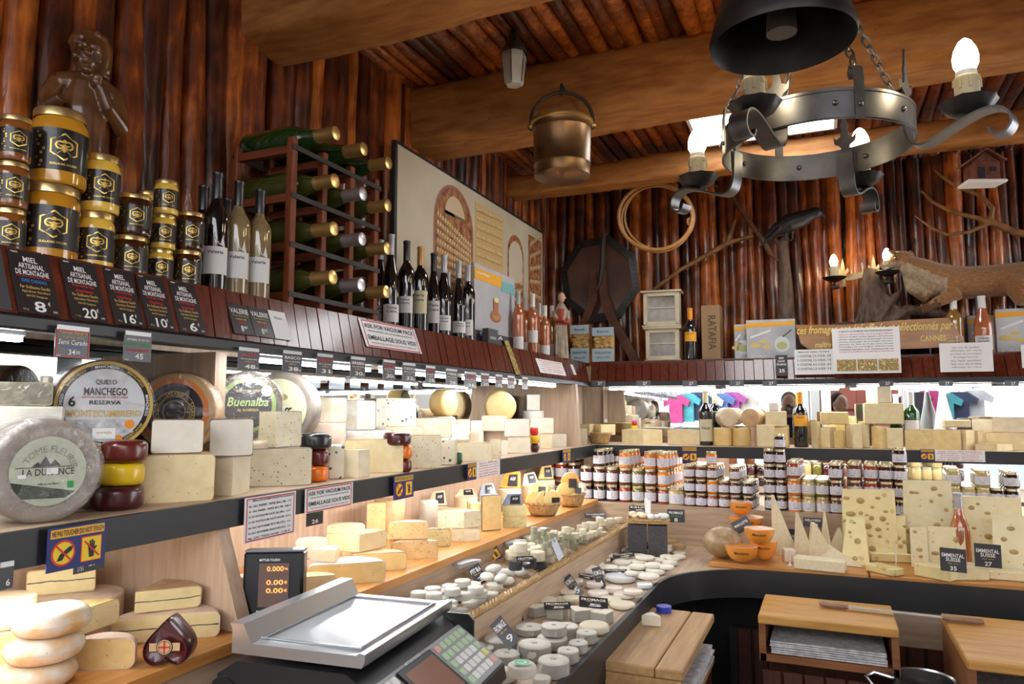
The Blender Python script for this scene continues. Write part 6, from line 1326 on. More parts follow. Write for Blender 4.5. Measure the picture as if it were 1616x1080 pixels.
def tsign(px0, px1, y0, y1, lab, x=-1.158):
    a = U(px0, y0, 0, x); c = U(px1, y0, 0, x); pm = (px0 + px1) / 2; z1 = U(pm, y0, 0, x).z; z0 = U(pm, y1, 0, x).z
    return tag(touch_sign(abs(c.y - a.y), z1 - z0).build('warning_sign', loc=(x, (a.y + c.y) / 2, z0), rz=math.pi / 2), lab, 'sign')
tsign(77, 168, 829, 896, 'large do not touch sign on the near end of the black fascia'); tsign(622, 653, 750, 787, 'do not touch sign on the left fascia below the speckled half wheel')
tsign(738, 752, 731, 756, 'narrow do not touch sign beside the red striped notice'); tsign(888, 901, 709, 730, 'small do not touch sign at the corner end of the left fascia')
sign_card(752, 789, 727, 753, scrib(6, .05, .95, .9, TXTR), 'red lettered notice hanging on the left black fascia', WHITE)
rail_card(117, 165, 884, 902, [('27', .3, .5, .1, .6, TXTW), ('2751', .2, .3, -.3, .3, TXTW)], 'black price strip hanging under the near do not touch sign', x=-1.168)
rail_card(0, 22, 897, 930, [('6', .3, .3, .1, .3, TXTW)], 'black price card hanging under the fascia at the left edge', x=-1.168)
rail_card(484, 510, 807, 829, [('TOME', .7, .16, 0, .8, TXTGR), ('26', .4, .26, .0, .25, TXTW)], 'brown price card hanging below the vacuum pack notice', x=-1.19)

for o in list(COL.objects):
    l = o.get('label', '')
    if 'crinkled film-wrapped' in l: film_ear(o, -.03, -.03, .11, .13, 3, -.03); film_ear(o, .05, -.04, .10, .12, 5, -.02)
    if 'ivory piece with dark bottom rind' in l: film_ear(o, -.05, -.05, .09, .10, 6, -.02); film_ear(o, .06, -.02, .09, .11, 8, .0)
    if 'ivory half wheel with two blue' in l: film_ear(o, -.06, -.03, .08, .12, 9, -.01)
    if 'second orange stack' in l and 'top' in l or 'short cream piece' in l: film_ear(o, .0, -.01, .06, .06, 4, -.03)
# ================================================================ LEFT BEECH LEDGE CHEESES
ZB = 1.10
RN['mott'] = ((.74, .70, .62), (.66, .40, .14))
for i in range(3): chz(f'orange-mottled white wheel in the near-left stack, {["lowest", "middle one", "topmost, seen whole"][i]}', [56, 66, 76][i], -1.16 if i == 0 else 0, 114, 42, 360, 0, 'white', 'mott', z=ZB, on=i > 0, bev=.024, bulge=.002)
chz('golden half wheel with pinkish top right of the mottled white stack', 160, 1058, 96, 48, 180, -.35, 'deep', 'rose', z=ZB, bev=.014)
chz('thick yellow piece with its corner forward on the golden half wheel', 112, 0, 150, 40, 110, .15, 'yellow', 'yellow', on=True, bev=.01)
chz('rose-topped wheel lying at the back under the near fascia', 110, -1.40, 150, 62, 360, 0, 'yellow', 'rose', z=ZB)
chz('ash-lined piece lying high on the rose-topped wheel', 92, 0, 95, 40, 180, -.1, 'morbier', 'tan', on=True)
chz('golden half wheel cut by the left edge, low', -8, 1066, 66, 62, 180, 0, 'deep', 'rose', z=ZB, bev=.012)
chz('white wheel by the left edge, behind the mottled stack', 0, -1.32, 100, 60, 360, 0, 'white', 'white', z=ZB); chz('pale wheel on the white wheel by the left edge', 0, 0, 90, 48, 360, 0, 'ivory', 'cream', on=True)
chz('large ash-lined half wheel behind the heart cheese', 262, 1012, 156, 40, 180, -.12, 'morbier', 'rose', z=ZB, bev=.012)
chz('ash-lined wedge lying on the large ash-lined half wheel', 210, 0, 100, 34, 62, -1.0, 'morbier', 'tan', on=True, bev=.008)
LAST.update(h=LAST['h'])
# heart of plum wax, point up
q = U(268, 1046, 2, ZB); s = dep(q) / FPX; hh = 74 * s
P = []
for k in range(40):
    a = 2 * math.pi * k / 40; x = 16 * math.sin(a) ** 3; y = 13 * math.cos(a) - 5 * math.cos(2 * a) - 2 * math.cos(3 * a) - math.cos(4 * a); P.append((.62 * x / 34 * hh + .38 * .46 * hh * math.sin(a), .72 * (11.5 - y) / 29 * hh + .28 * hh * (.46 - .46 * math.cos(a))))
b = MB(); b.ang = 1.2; rings = [(-.020, .88), (-.026, .94), (-.024, .99), (.0, 1.01), (.024, .99), (.030, .92)]; vs = []
for y_, k_ in rings:
    for x, z in P: vs.append((x * k_, y_, hh / 2 + (z - hh / 2) * k_))
n = 40; fs = [(j * n + i, j * n + (i + 1) % n, (j + 1) * n + (i + 1) % n, (j + 1) * n + i) for j in range(5) for i in range(n)]; b.add(vs, fs + [tuple(range(n))[::-1], tuple(range(5 * n, 6 * n))], waxm('plum'))
t = thing('heart_cheese', 'dark plum wax heart standing point up on the beech ledge', 'cheese', q, away(q) - .35); b.build('wax_heart', t)
b = MB(TR(0, -.0275, hh * .42)); b.box((0, 0, 0), (hh * .62, .001, hh * .16), mat('heart_band', (.50, .36, .18), .5)); b.disc(hh * .17, INK, TR(0, -.001, 0), 24); b.disc(hh * .15, mat('heart_band', (.5, .36, .18), .5), TR(0, -.0014, 0), 24); b.disc(hh * .13, INK, TR(0, -.0018, 0), 24, r0=hh * .12); b.strip([(0, -.002, -hh * .12), (0, -.002, hh * .12)], .003, .0004, TXTR, side=(1, 0, 0)); b.strip([(-hh * .12, -.002, 0), (hh * .12, -.002, 0)], .003, .0004, TXTR, side=(0, 0, 1)); b.build('emblem', t)
# far run of the beech ledge
C = lambda *a, **k: chz(*a, z=ZB, **k)
C('yellow half wheel nearest the scale, half hidden by its display', 492, 943, 72, 32, 180, .1, p='yellow', r='yellow')
C('long golden half wheel with a small hole and pinkish top', 548, 922, 120, 32, 180, .1, p='deep', r='rose', bev=.01)
chz('white film-wrapped wedge lying on the long golden half wheel', 528, 0, 52, 20, 75, .5, 'cream', 'white', on=True)
C('golden half wheel under the yellow corner-forward piece', 598, 902, 86, 28, 180, .1, p='deep', r='tan', bev=.01)
chz('yellow corner-forward piece on top of the golden half wheel', 566, 0, 98, 28, 105, .1, 'yellow', 'tan', on=True, bev=.008)
C('red-speckled half wheel, front one of the three chilli pieces', 655, 883, 72, 27, 180, .1, p='chili', r='tan')
C('red-speckled corner-forward piece, middle one of the three', 622, -1.24, 96, 27, 110, .1, p='chili', r='tan'); chz('red-speckled half wheel, topmost of the three', 644, 0, 62, 26, 180, 0, 'chili', 'orange', on=True)
C('green herb-speckled half wheel right of the red-speckled ones', 688, 864, 46, 28, 180, .2, p='herb', r='olive'); C('grey herb cheese standing behind the green-speckled half wheel', 676, -1.30, 30, 58, 360, p='herb', r='grey')
C('dark-speckled wedge, lower of the pair before the leather-black packets', 735, 855, 46, 20, 180, .1, p='speck', r='tan'); chz('dark-speckled wedge, upper of the pair', 732, 0, 58, 26, 150, .15, 'speck', 'tan', on=True)
C('large pale half wheel behind the dark-speckled pair', 713, -1.34, 60, 28, 180, .1, p='cream', r='tan')
C('pinkish half wheel behind the scale display', 492, -1.28, 58, 32, 180, .1, p='pink', r='tan'); chz('pinkish cheese with a brown price card, on the pinkish half wheel', 491, 0, 48, 30, 180, .1, 'pink', 'cream', on=True)
C('rose-crusted half wheel left of the display top', 426, -1.26, 78, 28, 180, 0, p='pink', r='rose'); C('small round white cheese behind the display', 384, -1.30, 26, 34, 360, p='white', r='white')
C('yellow triangle lying behind the corner-forward piece', 540, -1.36, 60, 26, 120, .3, p='yellow', r='olive'); chz('pale herb-flecked half wheel high at the back', 545, 0, 58, 28, 180, 0, 'herb', 'cream', on=True)
C('cream wheel hidden behind the topmost chilli piece', 614, -1.42, 50, 60, 360, p='cream', r='tan'); C('orange mottled piece behind the pale herb-flecked one', 593, -1.44, 30, 60, 180, .2, p='chili', r='orange')
C('tall golden wedge wrapped with a black foil back', 776, 838, 34, 56, 180, .5, p='deep', r='black'); blockc('small golden wedge standing left of the tall black-backed one', 751, -1.26, 17, 38, .05, .3, 'deep', 'black', z=ZB)
C('yellow slab, lower of the pair next to the first basket', 812, 833, 38, 17, 180, .1, p='herb', r='yellow'); chz('yellow slab, upper of the pair next to the first basket', 812, 0, 38, 17, 180, 0, 'herb', 'yellow', on=True)
FOIL = mat('blue_silver_foil', (.35, .40, .48), .25, metal=.6, bump=.8, scale=40); PKL = mat('pack_label', (.02, .018, .02), .35, coat=.6)
def packet(lab, px, pos, w, h, th, col_, rz=0., tilt=0., z=ZB, on=False, group=None, ax=0):
    """film wrapped slice with a dark label"""
    if on: L = LAST; q = L['p'] + RT * ((px - L['px']) * L['s']); q.z = L['z'] + L['h'] + .002; s = L['s']
    else: q = where(px, pos, z, ax); s = dep(q) / FPX
    W_ = w * s; H_ = h * s; M = TR(*q) @ RZ(away(q) + rz) @ RX(-tilt); t = thing('wrapped_cheese', lab, 'cheese', M=M, group=group)
    b = MB(); P = [(-W_ / 2, 0), (W_ / 2, 0), (W_ * .42, H_), (-W_ * .2, H_ * .9)]; b.prism(P, 0, th, col_); b.wob(.002, 30, px); b.build('slice', t)
    b = MB(); b.prism([(-W_ * .1, H_ * .1), (W_ * .38, H_ * .1), (W_ * .36, H_ * .85), (-W_ * .05, H_ * .8)], -.003, -.001, PKL); fit(b, 'AOP', W_ * .25, H_ * .2, W_ * .15, H_ * .55, TXTW, -.004); b.build('label', t); return t
packet('silver-blue foil packet on the yellow slabs', 808, 0, 34, 18, .05, FOIL, on=True)
OR_ = mat('wrapped_orange_cheese', (.85, .33, .03), .4, wrap=1., c2=(.80, .25, .02), scale=20); YW_ = mat('wrapped_yellow_cheese', (.85, .55, .10), .4, wrap=1., c2=(.82, .62, .25), scale=20); IV_ = mat('wrapped_ivory_cheese', (.74, .64, .44), .4, wrap=1., c2=(.68, .55, .33), scale=20)
for k, (px, X, w, h, m_, rz, tl, z_, l) in enumerate([(804, -1.30, 34, 26, OR_, -.2, .3, .10, 'orange packet with a black label, behind the silver-blue foil'), (770, -1.33, 30, 22, FOIL, .4, .5, .08, 'blue-black foil packet leaning at the back of the beech ledge'), (735, -1.38, 34, 16, IV_, .2, .9, .09, 'flat ivory packet with a red and black label at the back'), (838, -1.34, 30, 22, IV_, .5, .6, .08, 'white packet with a dark triangle, right of the orange packet'), (690, -1.46, 30, 24, IV_, .1, .4, .06, 'ivory packet far back behind the pale half wheel'), (862, -1.38, 26, 22, YW_, .3, .4, .08, 'yellow packet at the back above the first basket')]):
    chz(f'pale support cheese under the {l.split(",")[0].split(" with")[0].split(" far")[0].split(" leaning")[0].split(" at ")[0]}', px, X - .01, w * 1.1, z_ / (dep(col(px, 0, X, ZB)) / FPX) - 1, 360, 0, 'ivory', 'cream', z=ZB) ; packet(l, px, X - .03, w, h, .03, m_, rz, tl, z=ZB + z_)
WICK = mat('wicker', (.52, .34, .15), .6, c2=(.36, .21, .08), scale=90, bump=.8)
def basket(lab, q, rx, ry, h, rz=0.):
    t = thing('wicker_basket', lab, 'basket', q, rz); b = MB(); b.ang = 1.2
    b.lathe([(0, .004), (.72, .004), (.82, h * .3 / 1), (.95, h * .8), (1.0, h), (.95, h), (.88, h * .75), (.75, h * .28), (0, .010)], WICK, 36, sx=rx, sy=ry); b.build('basket_body', t)
    b = MB()
    for ph in (0, math.pi): b.tube([(rx * (1.0 + .03 * math.cos(g * 18 + ph)) * math.cos(g), ry * (1.0 + .03 * math.cos(g * 18 + ph)) * math.sin(g), h + .003 * math.sin(g * 18 + ph)) for g in np.linspace(0, 2 * math.pi, 90)[:-1]], .004, WICK, 5, closed=True)
    b.build('braided_rim', t); return t
for k, (px, py, w, hb) in enumerate(((857, 817, 56, 20), (902, 802, 44, 20))):
    q = U(px, py, 2, ZB); s = dep(q) / FPX; q = q + Vector((q.x, q.y, 0)).normalized() * w * s * .40; basket(['wicker basket of yellow wrapped pieces on the beech ledge', 'wicker basket of wrapped slices at the far end of the beech ledge'][k], q, w * s / 2, w * s * .42, hb * s, away(q))
    rg = random.Random(k + 5)
    for i, (dx, dz, m_, l) in enumerate([(-14, 8, YW_, 'left'), (2, 12, YW_, 'middle'), (14, 10, [YW_, IV_][k], 'right'), (-2, 26, [YW_, OR_][k], 'top')]):
        p_ = q + RT * (dx * s * (w / 56)); p_.z = ZB + dz * s * .9 + .006; M = TR(*p_) @ RZ(away(p_) + rg.uniform(-.5, .5)) @ RX(rg.uniform(-.5, .1)); t = thing('wrapped_cheese', f'{["yellow", "ivory"][k] if m_ is not OR_ else "orange"} wrapped slice in the {["first", "far"][k]} basket, {l}', 'cheese', M=M)
        b = MB(); b.lathe(cprof(15 * s, 10 * s, .004), m_, 20, T=RX(math.pi / 2) @ TR(0, 14 * s, 0), a0=0, a1=360 if m_ is YW_ else 200, caps=m_); b.wob(.003, 20, i); b.build('slice', t)
        if i > 1: b = MB(); b.box((4 * s, -10.6 * s, 12 * s), (13 * s, .001, 14 * s), PKL); b.build('label', t)

# ================================================================ COUNTER CARDS, PAPERS
def stick_card(lab, px, py, w, h, lines, z, lean=.35, rz=0., bgm=CARD, name='price_card', cat='price card', roll=0., bend_=False):
    q = U(px, py, 2, z); s = dep(q) / FPX; b = cardmb(w * s, h * s, lines, bgm); return tag(b.build(name, M=TR(*q) @ RZ(away(q) + rz) @ RY(roll) @ RX(-lean)), lab, cat)
PL_ = lambda n_, pr: [(n_, .85, .22, 0, .74, TXTW), ('lait cru', .5, .07, 0, .55, TXTG), (pr, .45, .24, .05, .25, TXTW)]
ZT = 1.02
stick_card('grey price card reading picodon stuck at the near end of the trough', 664, 937, 20, 36, PL_('PICODON', '2'), ZT, .4, .3, CARDG, roll=-.35)
stick_card('black price card leaning beside the leaf-topped ovals', 762, 922, 20, 32, PL_('PTIT BLA', '3'), ZT, .4, .3, roll=-.45)
stick_card('black price card over the ash-grey crottins', 830, 893, 28, 15, PL_('CROTTIN', '3'), ZT + .03, .5, .3)
stick_card('pale blue-backed card standing among the crottins', 886, 882, 16, 34, [], ZT, .3, 1.0, mat('card_back_blue', (.55, .62, .72), .4), roll=-.3)
for lab, px, py, w, h, z, roll in (('upper do not touch sign stuck in the trough', 782, 888, 30, 26, ZT, -.5), ('lower do not touch sign at the trough front', 818, 982, 19, 42, .902, -.1)):
    q = U(px, py, 2, z); s = dep(q) / FPX; tag(touch_sign(w * s, h * s).build('warning_sign', M=TR(*q) @ RZ(away(q) + .4) @ RY(roll) @ RX(-.3)), lab, 'sign')
for lab, px, py, w in (('folded white papers on the trough divider, nearest the scale', 730, 884, 54), ('folded white papers in the middle of the trough divider', 806, 852, 46), ('curled white paper sheet over the trough near the small crottins', 850, 835, 44)):
    q = U(px, py, 2, 1.075); s = dep(q) / FPX; b = MB(); n = 8
    for k in range(3 if w != 44 else 1):
        pts = [((-.5 + i / n) * w * s, 0, .0 + .004 * k + (.004 if w != 44 else .018) * math.sin(i / n * 2.6 + k * .3)) for i in range(n + 1)]; b.strip(pts, w * s * .62, .0008, WHITE, side=(0, 1, 0))
    tag(b.build('paper_sheet', M=TR(q.x, q.y, 1.062) @ RZ(away(q) + .9)), lab, 'paper')
# wicker edging of the trough
b = MB()
for ph in range(3): b.tube([(-.897 + .008 * math.cos(y * 95 + ph * 2.1), y, 1.000 + .007 * math.sin(y * 95 + ph * 2.1)) for y in np.arange(1.45, 3.6, .012)], .0055, WICK, 5)
b.build('braided_edging', dc)
b = MB(); rg = random.Random(4)
for i in range(420):
    y = rg.uniform(1.5, 3.55); x = rg.uniform(-1.07, -.93); a = rg.uniform(0, 3.1); z = 1.03 - (x - XE) / (-.905 - XE) * .045 + rg.uniform(.002, .010); l = .03; b.tube([(x - l * math.cos(a), y - l * math.sin(a), z), (x + l * math.cos(a), y + l * math.sin(a), z + rg.uniform(-.002, .004))], .0012, WICK, 3)
tag(b.build('straw_bedding'), 'loose straw under the goat cheeses in the trough', 'straw', kind='stuff')

# ================================================================ SMALL CHEESES IN HEAPS
MOLD = mat('white_bloom_rind', (.80, .78, .71), .75, c2=(.70, .67, .57), scale=55, bump=.8, rand=.05); IVR = mat('ivory_goat_rind', (.76, .70, .55), .7, c2=(.70, .60, .42), scale=50, bump=.6, rand=.06)
ASH = mat('ash_rind', (.075, .08, .085), .75, c2=(.035, .037, .04), scale=60, bump=.8); DARKC = mat('ring_hole', (.42, .38, .28), .8, c2=(.30, .26, .18), scale=80); WR = mat('wrinkled_white_side', (.72, .70, .63), .8, c2=(.50, .46, .37), scale=60, stretch=(1, 1, 5), bump=1, rand=.04)
PLACED = []
def bedz(x): return 1.03 - min(1, max(0, (x - XE) / (-.905 - XE))) * .045 + .004
def heap(items, label, group, m, z=None, name='goat_cheese', kind='disc', side=None, hk=.5, tags=None):
    """items: (px, py, w, h) of each piece in the photo; pieces that would share space are lifted onto the layer below"""
    global PLACED
    proto = {}; rg = random.Random(len(items) * 13 + int(items[0][0]))
    for i, (px, py, w, h) in enumerate(sorted(items, key=lambda v: -v[1])):
        zz = z if z is not None else 1.005
        for k in range(5):
            q = U(px, py, 2, zz)
            if z is None and k == 0: zz = bedz(q.x); q = U(px, py, 2, zz)
            s = dep(q) / FPX; r = w * s / 2; H = h * s; c = q + Vector((q.x, q.y, 0)).normalized() * r
            if z is None: c.x = max(XE + r + .003, min(-.912 - r, c.x)); 
            hit = [p_ for p_ in PLACED if (p_[0] - c.x) ** 2 + (p_[1] - c.y) ** 2 < ((p_[3] + r) * .86) ** 2 and not (zz >= p_[4] - .001 or zz + H <= p_[2])]
            if not hit: break
            zz = max(p_[4] for p_ in hit) + .0006
        PLACED.append((c.x, c.y, zz, r, zz + H)); r *= rg.uniform(.95, 1.03); key = rg.randrange(4)
        if key not in proto:
            b = MB(); b.ang = 1.1; hr = H / r
            if kind == 'ring': b.lathe([(0, 0), (.9, 0), (1, hr * .12), (1.0, hr * .88), (.94, hr), (.22, hr * 1.0), (.16, hr * .9), (0, hr * .82)], m, 32); b.lathe([(1.003, hr * .10), (1.008, hr * .5), (1.003, hr * .90)], side, 32); b.disc(.2, DARKC, TR(0, 0, hr * 1.0 + .004) @ RX(-math.pi / 2), 10)
            elif kind == 'oval': b.ball((0, 0, hr * .5), 1, m, 24, 10, sc=(1.0, .62, hr * .5))
            elif kind == 'heart':
                P = []
                for k2 in range(36): a = 2 * math.pi * k2 / 36; P.append((math.sin(a) ** 3 * 1.0, (13 * math.cos(a) - 5 * math.cos(2 * a) - 2 * math.cos(3 * a) - math.cos(4 * a)) / 16))
                b.prism([(x, y) for x, y in P][::-1], 0, hr, m, T=Matrix.Rotation(math.pi, 4, 'Z') @ RX(math.pi / 2) @ TR(0, -hr, 0) @ Matrix.Diagonal((1, 1, 1, 1)), side=side)
            else: b.lathe(cprof(1, hr, min(.16, hr * .38), .01), m, 26)
            b.wob(.03 if kind != 'ring' else .02, 2.2, key + i); b.wob(.014, 7, key)
            if kind == 'heart':
                zs = [v[2] for v in b.v]; m0 = min(zs); b.v = [(v[0], v[1], v[2] - m0) for v in b.v]
            proto[key] = b.build(name); o = proto[key]; proto[key]['hr'] = hr
        else: o = proto[key].copy(); COL.objects.link(o)
        o.location = (c.x, c.y, zz); o.scale = (r, r, H / proto[key]['hr']); o.rotation_euler = (0, 0, rg.uniform(0, 6.28) if kind != 'heart' else away(c) + rg.uniform(-.5, .5)); tag(o, label if not tags else tags[i], 'cheese', None if tags else group)
        LAST.update(p=Vector((c.x, c.y, zz)), px=px, s=s, z=zz, h=H)
F6 = lambda L_, w, h: [(620 + x / 3.177, 740 + y / 3.177, w, h) for x, y in L_]
heap(F6([(130, 662), (200, 640), (285, 628), (350, 602), (318, 668), (400, 618), (432, 655), (510, 622), (232, 655), (285, 708), (335, 722), (385, 708), (428, 696), (170, 672), (490, 668), (265, 752), (330, 752), (372, 640), (245, 690), (455, 640), (300, 645), (352, 668), (205, 668), (280, 735)], 27, 11),
     'small round white goat cheese in the heap nearest the scale', 'round goat cheeses in the near trough heap', MOLD)
heap(F6([(505, 535), (560, 555), (520, 580), (595, 588), (640, 552), (575, 600)], 36, 13), 'oval white cheese topped with a small leaf', 'leaf-topped white ovals', MOLD, kind='oval', name='oval_cheese')
heap(F6([(615, 515), (740, 525), (690, 505)], 22, 15), 'ash-grey crottin in the middle of the trough', 'ash-grey crottins', ASH, name='ash_crottin')
heap(F6([(600, 465), (640, 425), (660, 460), (725, 445), (790, 415), (775, 480), (730, 470), (690, 395), (835, 450), (680, 430), (760, 395), (620, 445), (800, 440)], 24, 15), 'thick ivory crottin in the middle heap of the trough', 'thick ivory crottins', IVR, name='ivory_crottin')
rg = random.Random(9); L_ = []
for i in range(46): u = rg.random(); v = rg.random(); L_.append((800 + u * 330 + v * 20, 268 + (1 - u) * 70 + v * 62 - 0))
heap(F6(L_, 13, 9), 'tiny ivory crottin in the far heap of the trough', 'tiny crottins at the far end of the trough', IVR, name='tiny_crottin')
L_ = [(815 + rg.random() * 150, 350 + rg.random() * 65) for i in range(26)]
heap(F6(L_, 11, 10), 'tiny herb-coated cheese on a stick in the trough', 'tiny herb cheeses on sticks', mat('herb_coat', (.50, .48, .36), .7, c2=(.18, .20, .10), scale=300), name='herb_cheese_bite')
# lower bed
F7 = lambda L_: [(720 + x / 4.153, 820 + y / 4.153, w / 4.153, h / 4.153) for x, y, w, h in L_]
ZD = .902; RG = dict(z=ZD, side=WR, name='ring_cheese', kind='ring')
heap(F7([(150, 935, 200, 70), (330, 965, 180, 60), (640, 1060, 210, 105), (735, 965, 150, 85), (800, 895, 130, 70), (855, 830, 145, 70), (230, 765, 190, 40), (480, 775, 190, 45), (640, 780, 180, 60), (720, 800, 160, 80), (150, 800, 100, 30)], ), 'white ring cheese with a hole in the bottom layer of the near pile', 'white ring cheeses, bottom layer', MOLD, **RG)
heap(F7([(290, 900, 215, 90), (515, 945, 230, 95), (628, 875, 210, 70)]), '', None, MOLD, **RG, tags=['ring cheese lying on top in front, beside the tilted grey price card', 'ring cheese on top of the pile behind the grey price card', 'ring cheese on top of the pile at the right'])
heap(F7([(130, 1090, 180, 60), (310, 1085, 180, 55), (560, 1095, 130, 40), (300, 1040, 120, 40)]), 'round white bloomy cheese at the lower edge of the picture', 'white bloomy cheeses at the lower edge', MOLD, z=ZD, name='bloomy_cheese')
heap(F7([(430, 1060, 195, 75)]), '', None, MOLD, z=ZD, name='bloomy_cheese', tags=['white bloomy cheese with a round green label on top'])
q = LAST; b = MB(); b.disc(.021, WHITE, n=24); b.disc(.019, mat('label_fresh_green', (.05, .42, .16), .5), TR(0, -.0003, 0), 24, r0=.011); b.disc(.009, mat('label_fresh_green', (.05, .42, .16), .5), TR(-.003, -.0004, 0), 14); tag(b.build('round_label', M=TR(q['p'].x, q['p'].y, q['z'] + q['h'] + .004) @ RX(-math.pi / 2) @ RY(.5)), 'round green and white label lying on the bloomy cheese', 'label')
heap(F7([(905, 770, 205, 55)]), '', None, IVR, z=ZD, name='round_cheese', tags=['plain ivory round cheese right of the ring cheeses'])
heap(F7([(520, 650, 150, 60), (668, 668, 155, 70), (812, 685, 160, 75), (960, 700, 165, 70)]), '', None, mat('heart_top', (.80, .76, .64), .75, c2=(.72, .66, .5), scale=50, bump=.5), z=ZD, side=WR, name='heart_shaped_cheese', kind='heart', tags=['white heart cheese at the right end of the heart row', 'third white heart cheese from the left, by the black card', 'second white heart cheese from the left in the row', 'white heart cheese at the left end of the row'])
heap(F7([(590, 562, 150, 25), (700, 565, 150, 25), (760, 548, 130, 25), (1090, 600, 170, 30), (1010, 560, 150, 25)]), 'flat cream cheese with a dark herb sprig on top', 'herb-sprig cream cheeses', IVR, z=ZD, name='flat_cheese')
LB = mat('printed_lid', (.76, .72, .66), .35, c2=(.72, .62, .50), scale=28, coat=.6, detail=2, spots=(.50, .06, .05), spotscale=45, spotsize=.3); LB2 = mat('pale_blue_lid', (.60, .66, .70), .35, c2=(.78, .77, .72), scale=30, coat=.6); OV = mat('flat_white_disc', (.80, .77, .68), .6, c2=(.74, .68, .55), scale=40, rand=.05)
heap(F7([(730, 500, 130, 25), (930, 520, 150, 30), (1100, 530, 150, 30), (770, 445, 130, 35), (905, 460, 130, 35), (1035, 490, 120, 35), (1160, 505, 130, 30)]), 'small round cheese in a red-printed wrapper', 'red-printed round cheeses', LB, z=ZD, name='wrapped_round_cheese')
heap(F7([(1075, 425, 215, 40), (1235, 460, 100, 30), (1190, 340, 140, 18), (780, 405, 120, 20), (1210, 395, 120, 30)]), 'round cheese in pale blue paper among the white discs', 'pale blue wrapped rounds', LB2, z=ZD, name='blue_wrapped_cheese')
heap(F7([(1263, 405, 145, 28), (860, 360, 170, 28), (960, 375, 130, 22), (1150, 375, 100, 20), (1305, 370, 130, 30), (905, 320, 140, 20), (1085, 310, 130, 25), (1190, 335, 110, 25), (1335, 340, 130, 25), (1400, 310, 100, 25), (960, 285, 110, 20), (1060, 270, 150, 20), (1240, 275, 130, 20), (1190, 300, 120, 20), (1310, 290, 120, 20), (1015, 255, 90, 15), (1130, 245, 80, 15), (1420, 280, 90, 20), (1000, 340, 130, 20), (1100, 350, 120, 20), (1380, 265, 90, 20), (1460, 265, 90, 20), (1200, 262, 100, 20), (1290, 325, 110, 25), (840, 300, 110, 20), (1380, 335, 100, 22), (900, 395, 110, 20)]), 'flat white disc cheese on the far half of the lower bed', 'flat white discs on the lower bed', OV, z=ZD, name='flat_disc_cheese')
heap(F7([(1080, 215, 90, 20), (1160, 200, 110, 20), (1160, 230, 100, 20), (1360, 225, 120, 25), (1400, 205, 90, 25), (1460, 240, 90, 20), (1345, 245, 110, 20)]), 'small pinkish round cheese near the far end of the lower bed', 'small far pinkish rounds', LB, z=ZD, name='small_round_cheese')
heap(F7([(1400, 180, 105, 35), (1460, 200, 90, 30), (1125, 175, 80, 25)]), 'small brown cheese tied with raffia at the far end', 'brown raffia-tied cheeses', mat('chestnut_leaf', (.30, .17, .07), .6, c2=(.50, .34, .18), scale=25), z=ZD, name='leaf_wrapped_cheese')
for lab, px, py, w, h, z, roll, pr in (('grey price card leaning on the ring cheeses', 812, 1018, 24, 52, ZD + .05, -.75, '9'), ('dark price card under the ring cheese pile', 752, 1052, 50, 18, ZD, .1, '5'), ('black price card in the middle of the heart row', 880, 962, 42, 12, ZD + .035, 0, '5'), ('large black price card with red print on the right of the heart row', 937, 960, 46, 18, ZD + .035, .1, '5'), ('grey card with red stripe leaning left of the red-printed rounds', 916, 940, 16, 40, ZD, -.7, '5'), ('tall grey card leaning on the white discs', 951, 930, 14, 38, ZD, -.25, '4'), ('small dark card behind the red-printed rounds', 925, 914, 24, 8, ZD + .02, .2, '4'), ('dark card lying between the flat white discs', 972, 906, 36, 8, ZD + .02, 0, '3'), ('dark card lying among the farthest white discs', 985, 880, 34, 7, ZD + .02, -.1, '3'), ('black card on the pinkish rounds at the far end', 1030, 868, 34, 12, ZD + .02, .1, '2'), ('black card behind the tiny crottins', 940, 818, 34, 9, ZT + .02, 0, '2')):
    stick_card(lab, px, py, w, h, PL_('FROMAGE', pr), z, .7, .15, CARDG if 'grey' in lab else CARD, roll=roll)
# small basket stand near the corner
q = U(1018, 827, 2, 1.045); s = dep(q) / FPX; q.y += .06; t = thing('basket_tray', 'flat wicker tray of film-wrapped pieces near the corner', 'tray', (q.x, q.y, 1.045), away(q)); w = 66 * s
b = MB(); b.box((0, 0, .006), (w, .12, .012), WICK); b.build('tray_base', t); b = MB()
for ph in range(2): b.tube([(math.copysign(abs(math.cos(g)) ** .4, math.cos(g)) * w / 2 + .002 * ph, math.copysign(abs(math.sin(g)) ** .4, math.sin(g)) * .062, .014 + .004 * math.sin(g * 30 + ph * 3)) for g in np.linspace(0, 6.28, 60)[:-1]], .004, WICK, 5, closed=True)
b.build('braided_rim', t)
for i in range(2): b = MB(); b.box((0, 0, .065), (.085, .085, .13), mat('dark_print_box', (.035, .03, .035), .4, c2=(.09, .08, .09), scale=60, stretch=(1, 1, 8))); tag(b.build('small_box', loc=(q.x - .05 + .092 * i, q.y, .905), rz=away(q)), f'{["left", "right"][i]} of the two dark printed boxes under the wicker tray', 'box')
rg = random.Random(2)
for i in range(9): b = MB(); r = rg.uniform(.012, .018); b.ball((0, 0, r * .8), r, IV_ if i < 5 else mat('film_white', (.75, .78, .78), .25, wrap=1.), 10, 7, sc=(1.2, 1, .8)); b.wob(.004, 30, i); tag(b.build('wrapped_bite', loc=(q.x - .075 + .019 * i, q.y + rg.uniform(-.03, .02), 1.060)), 'small film-wrapped cheese piece on the wicker tray', 'cheese', 'wrapped pieces on the wicker tray')
b = MB(); b.prism([(-.012, 0), (.012, 0), (.018, .07), (-.02, .075)], 0, .002, CELL); b.box((0, 0, .04), (.026, .002, .06), WHITE); tag(b.build('tray_card', loc=(q.x, q.y - .0, 1.075), rz=-.2), 'clear holder with white card standing on the wicker tray', 'card')
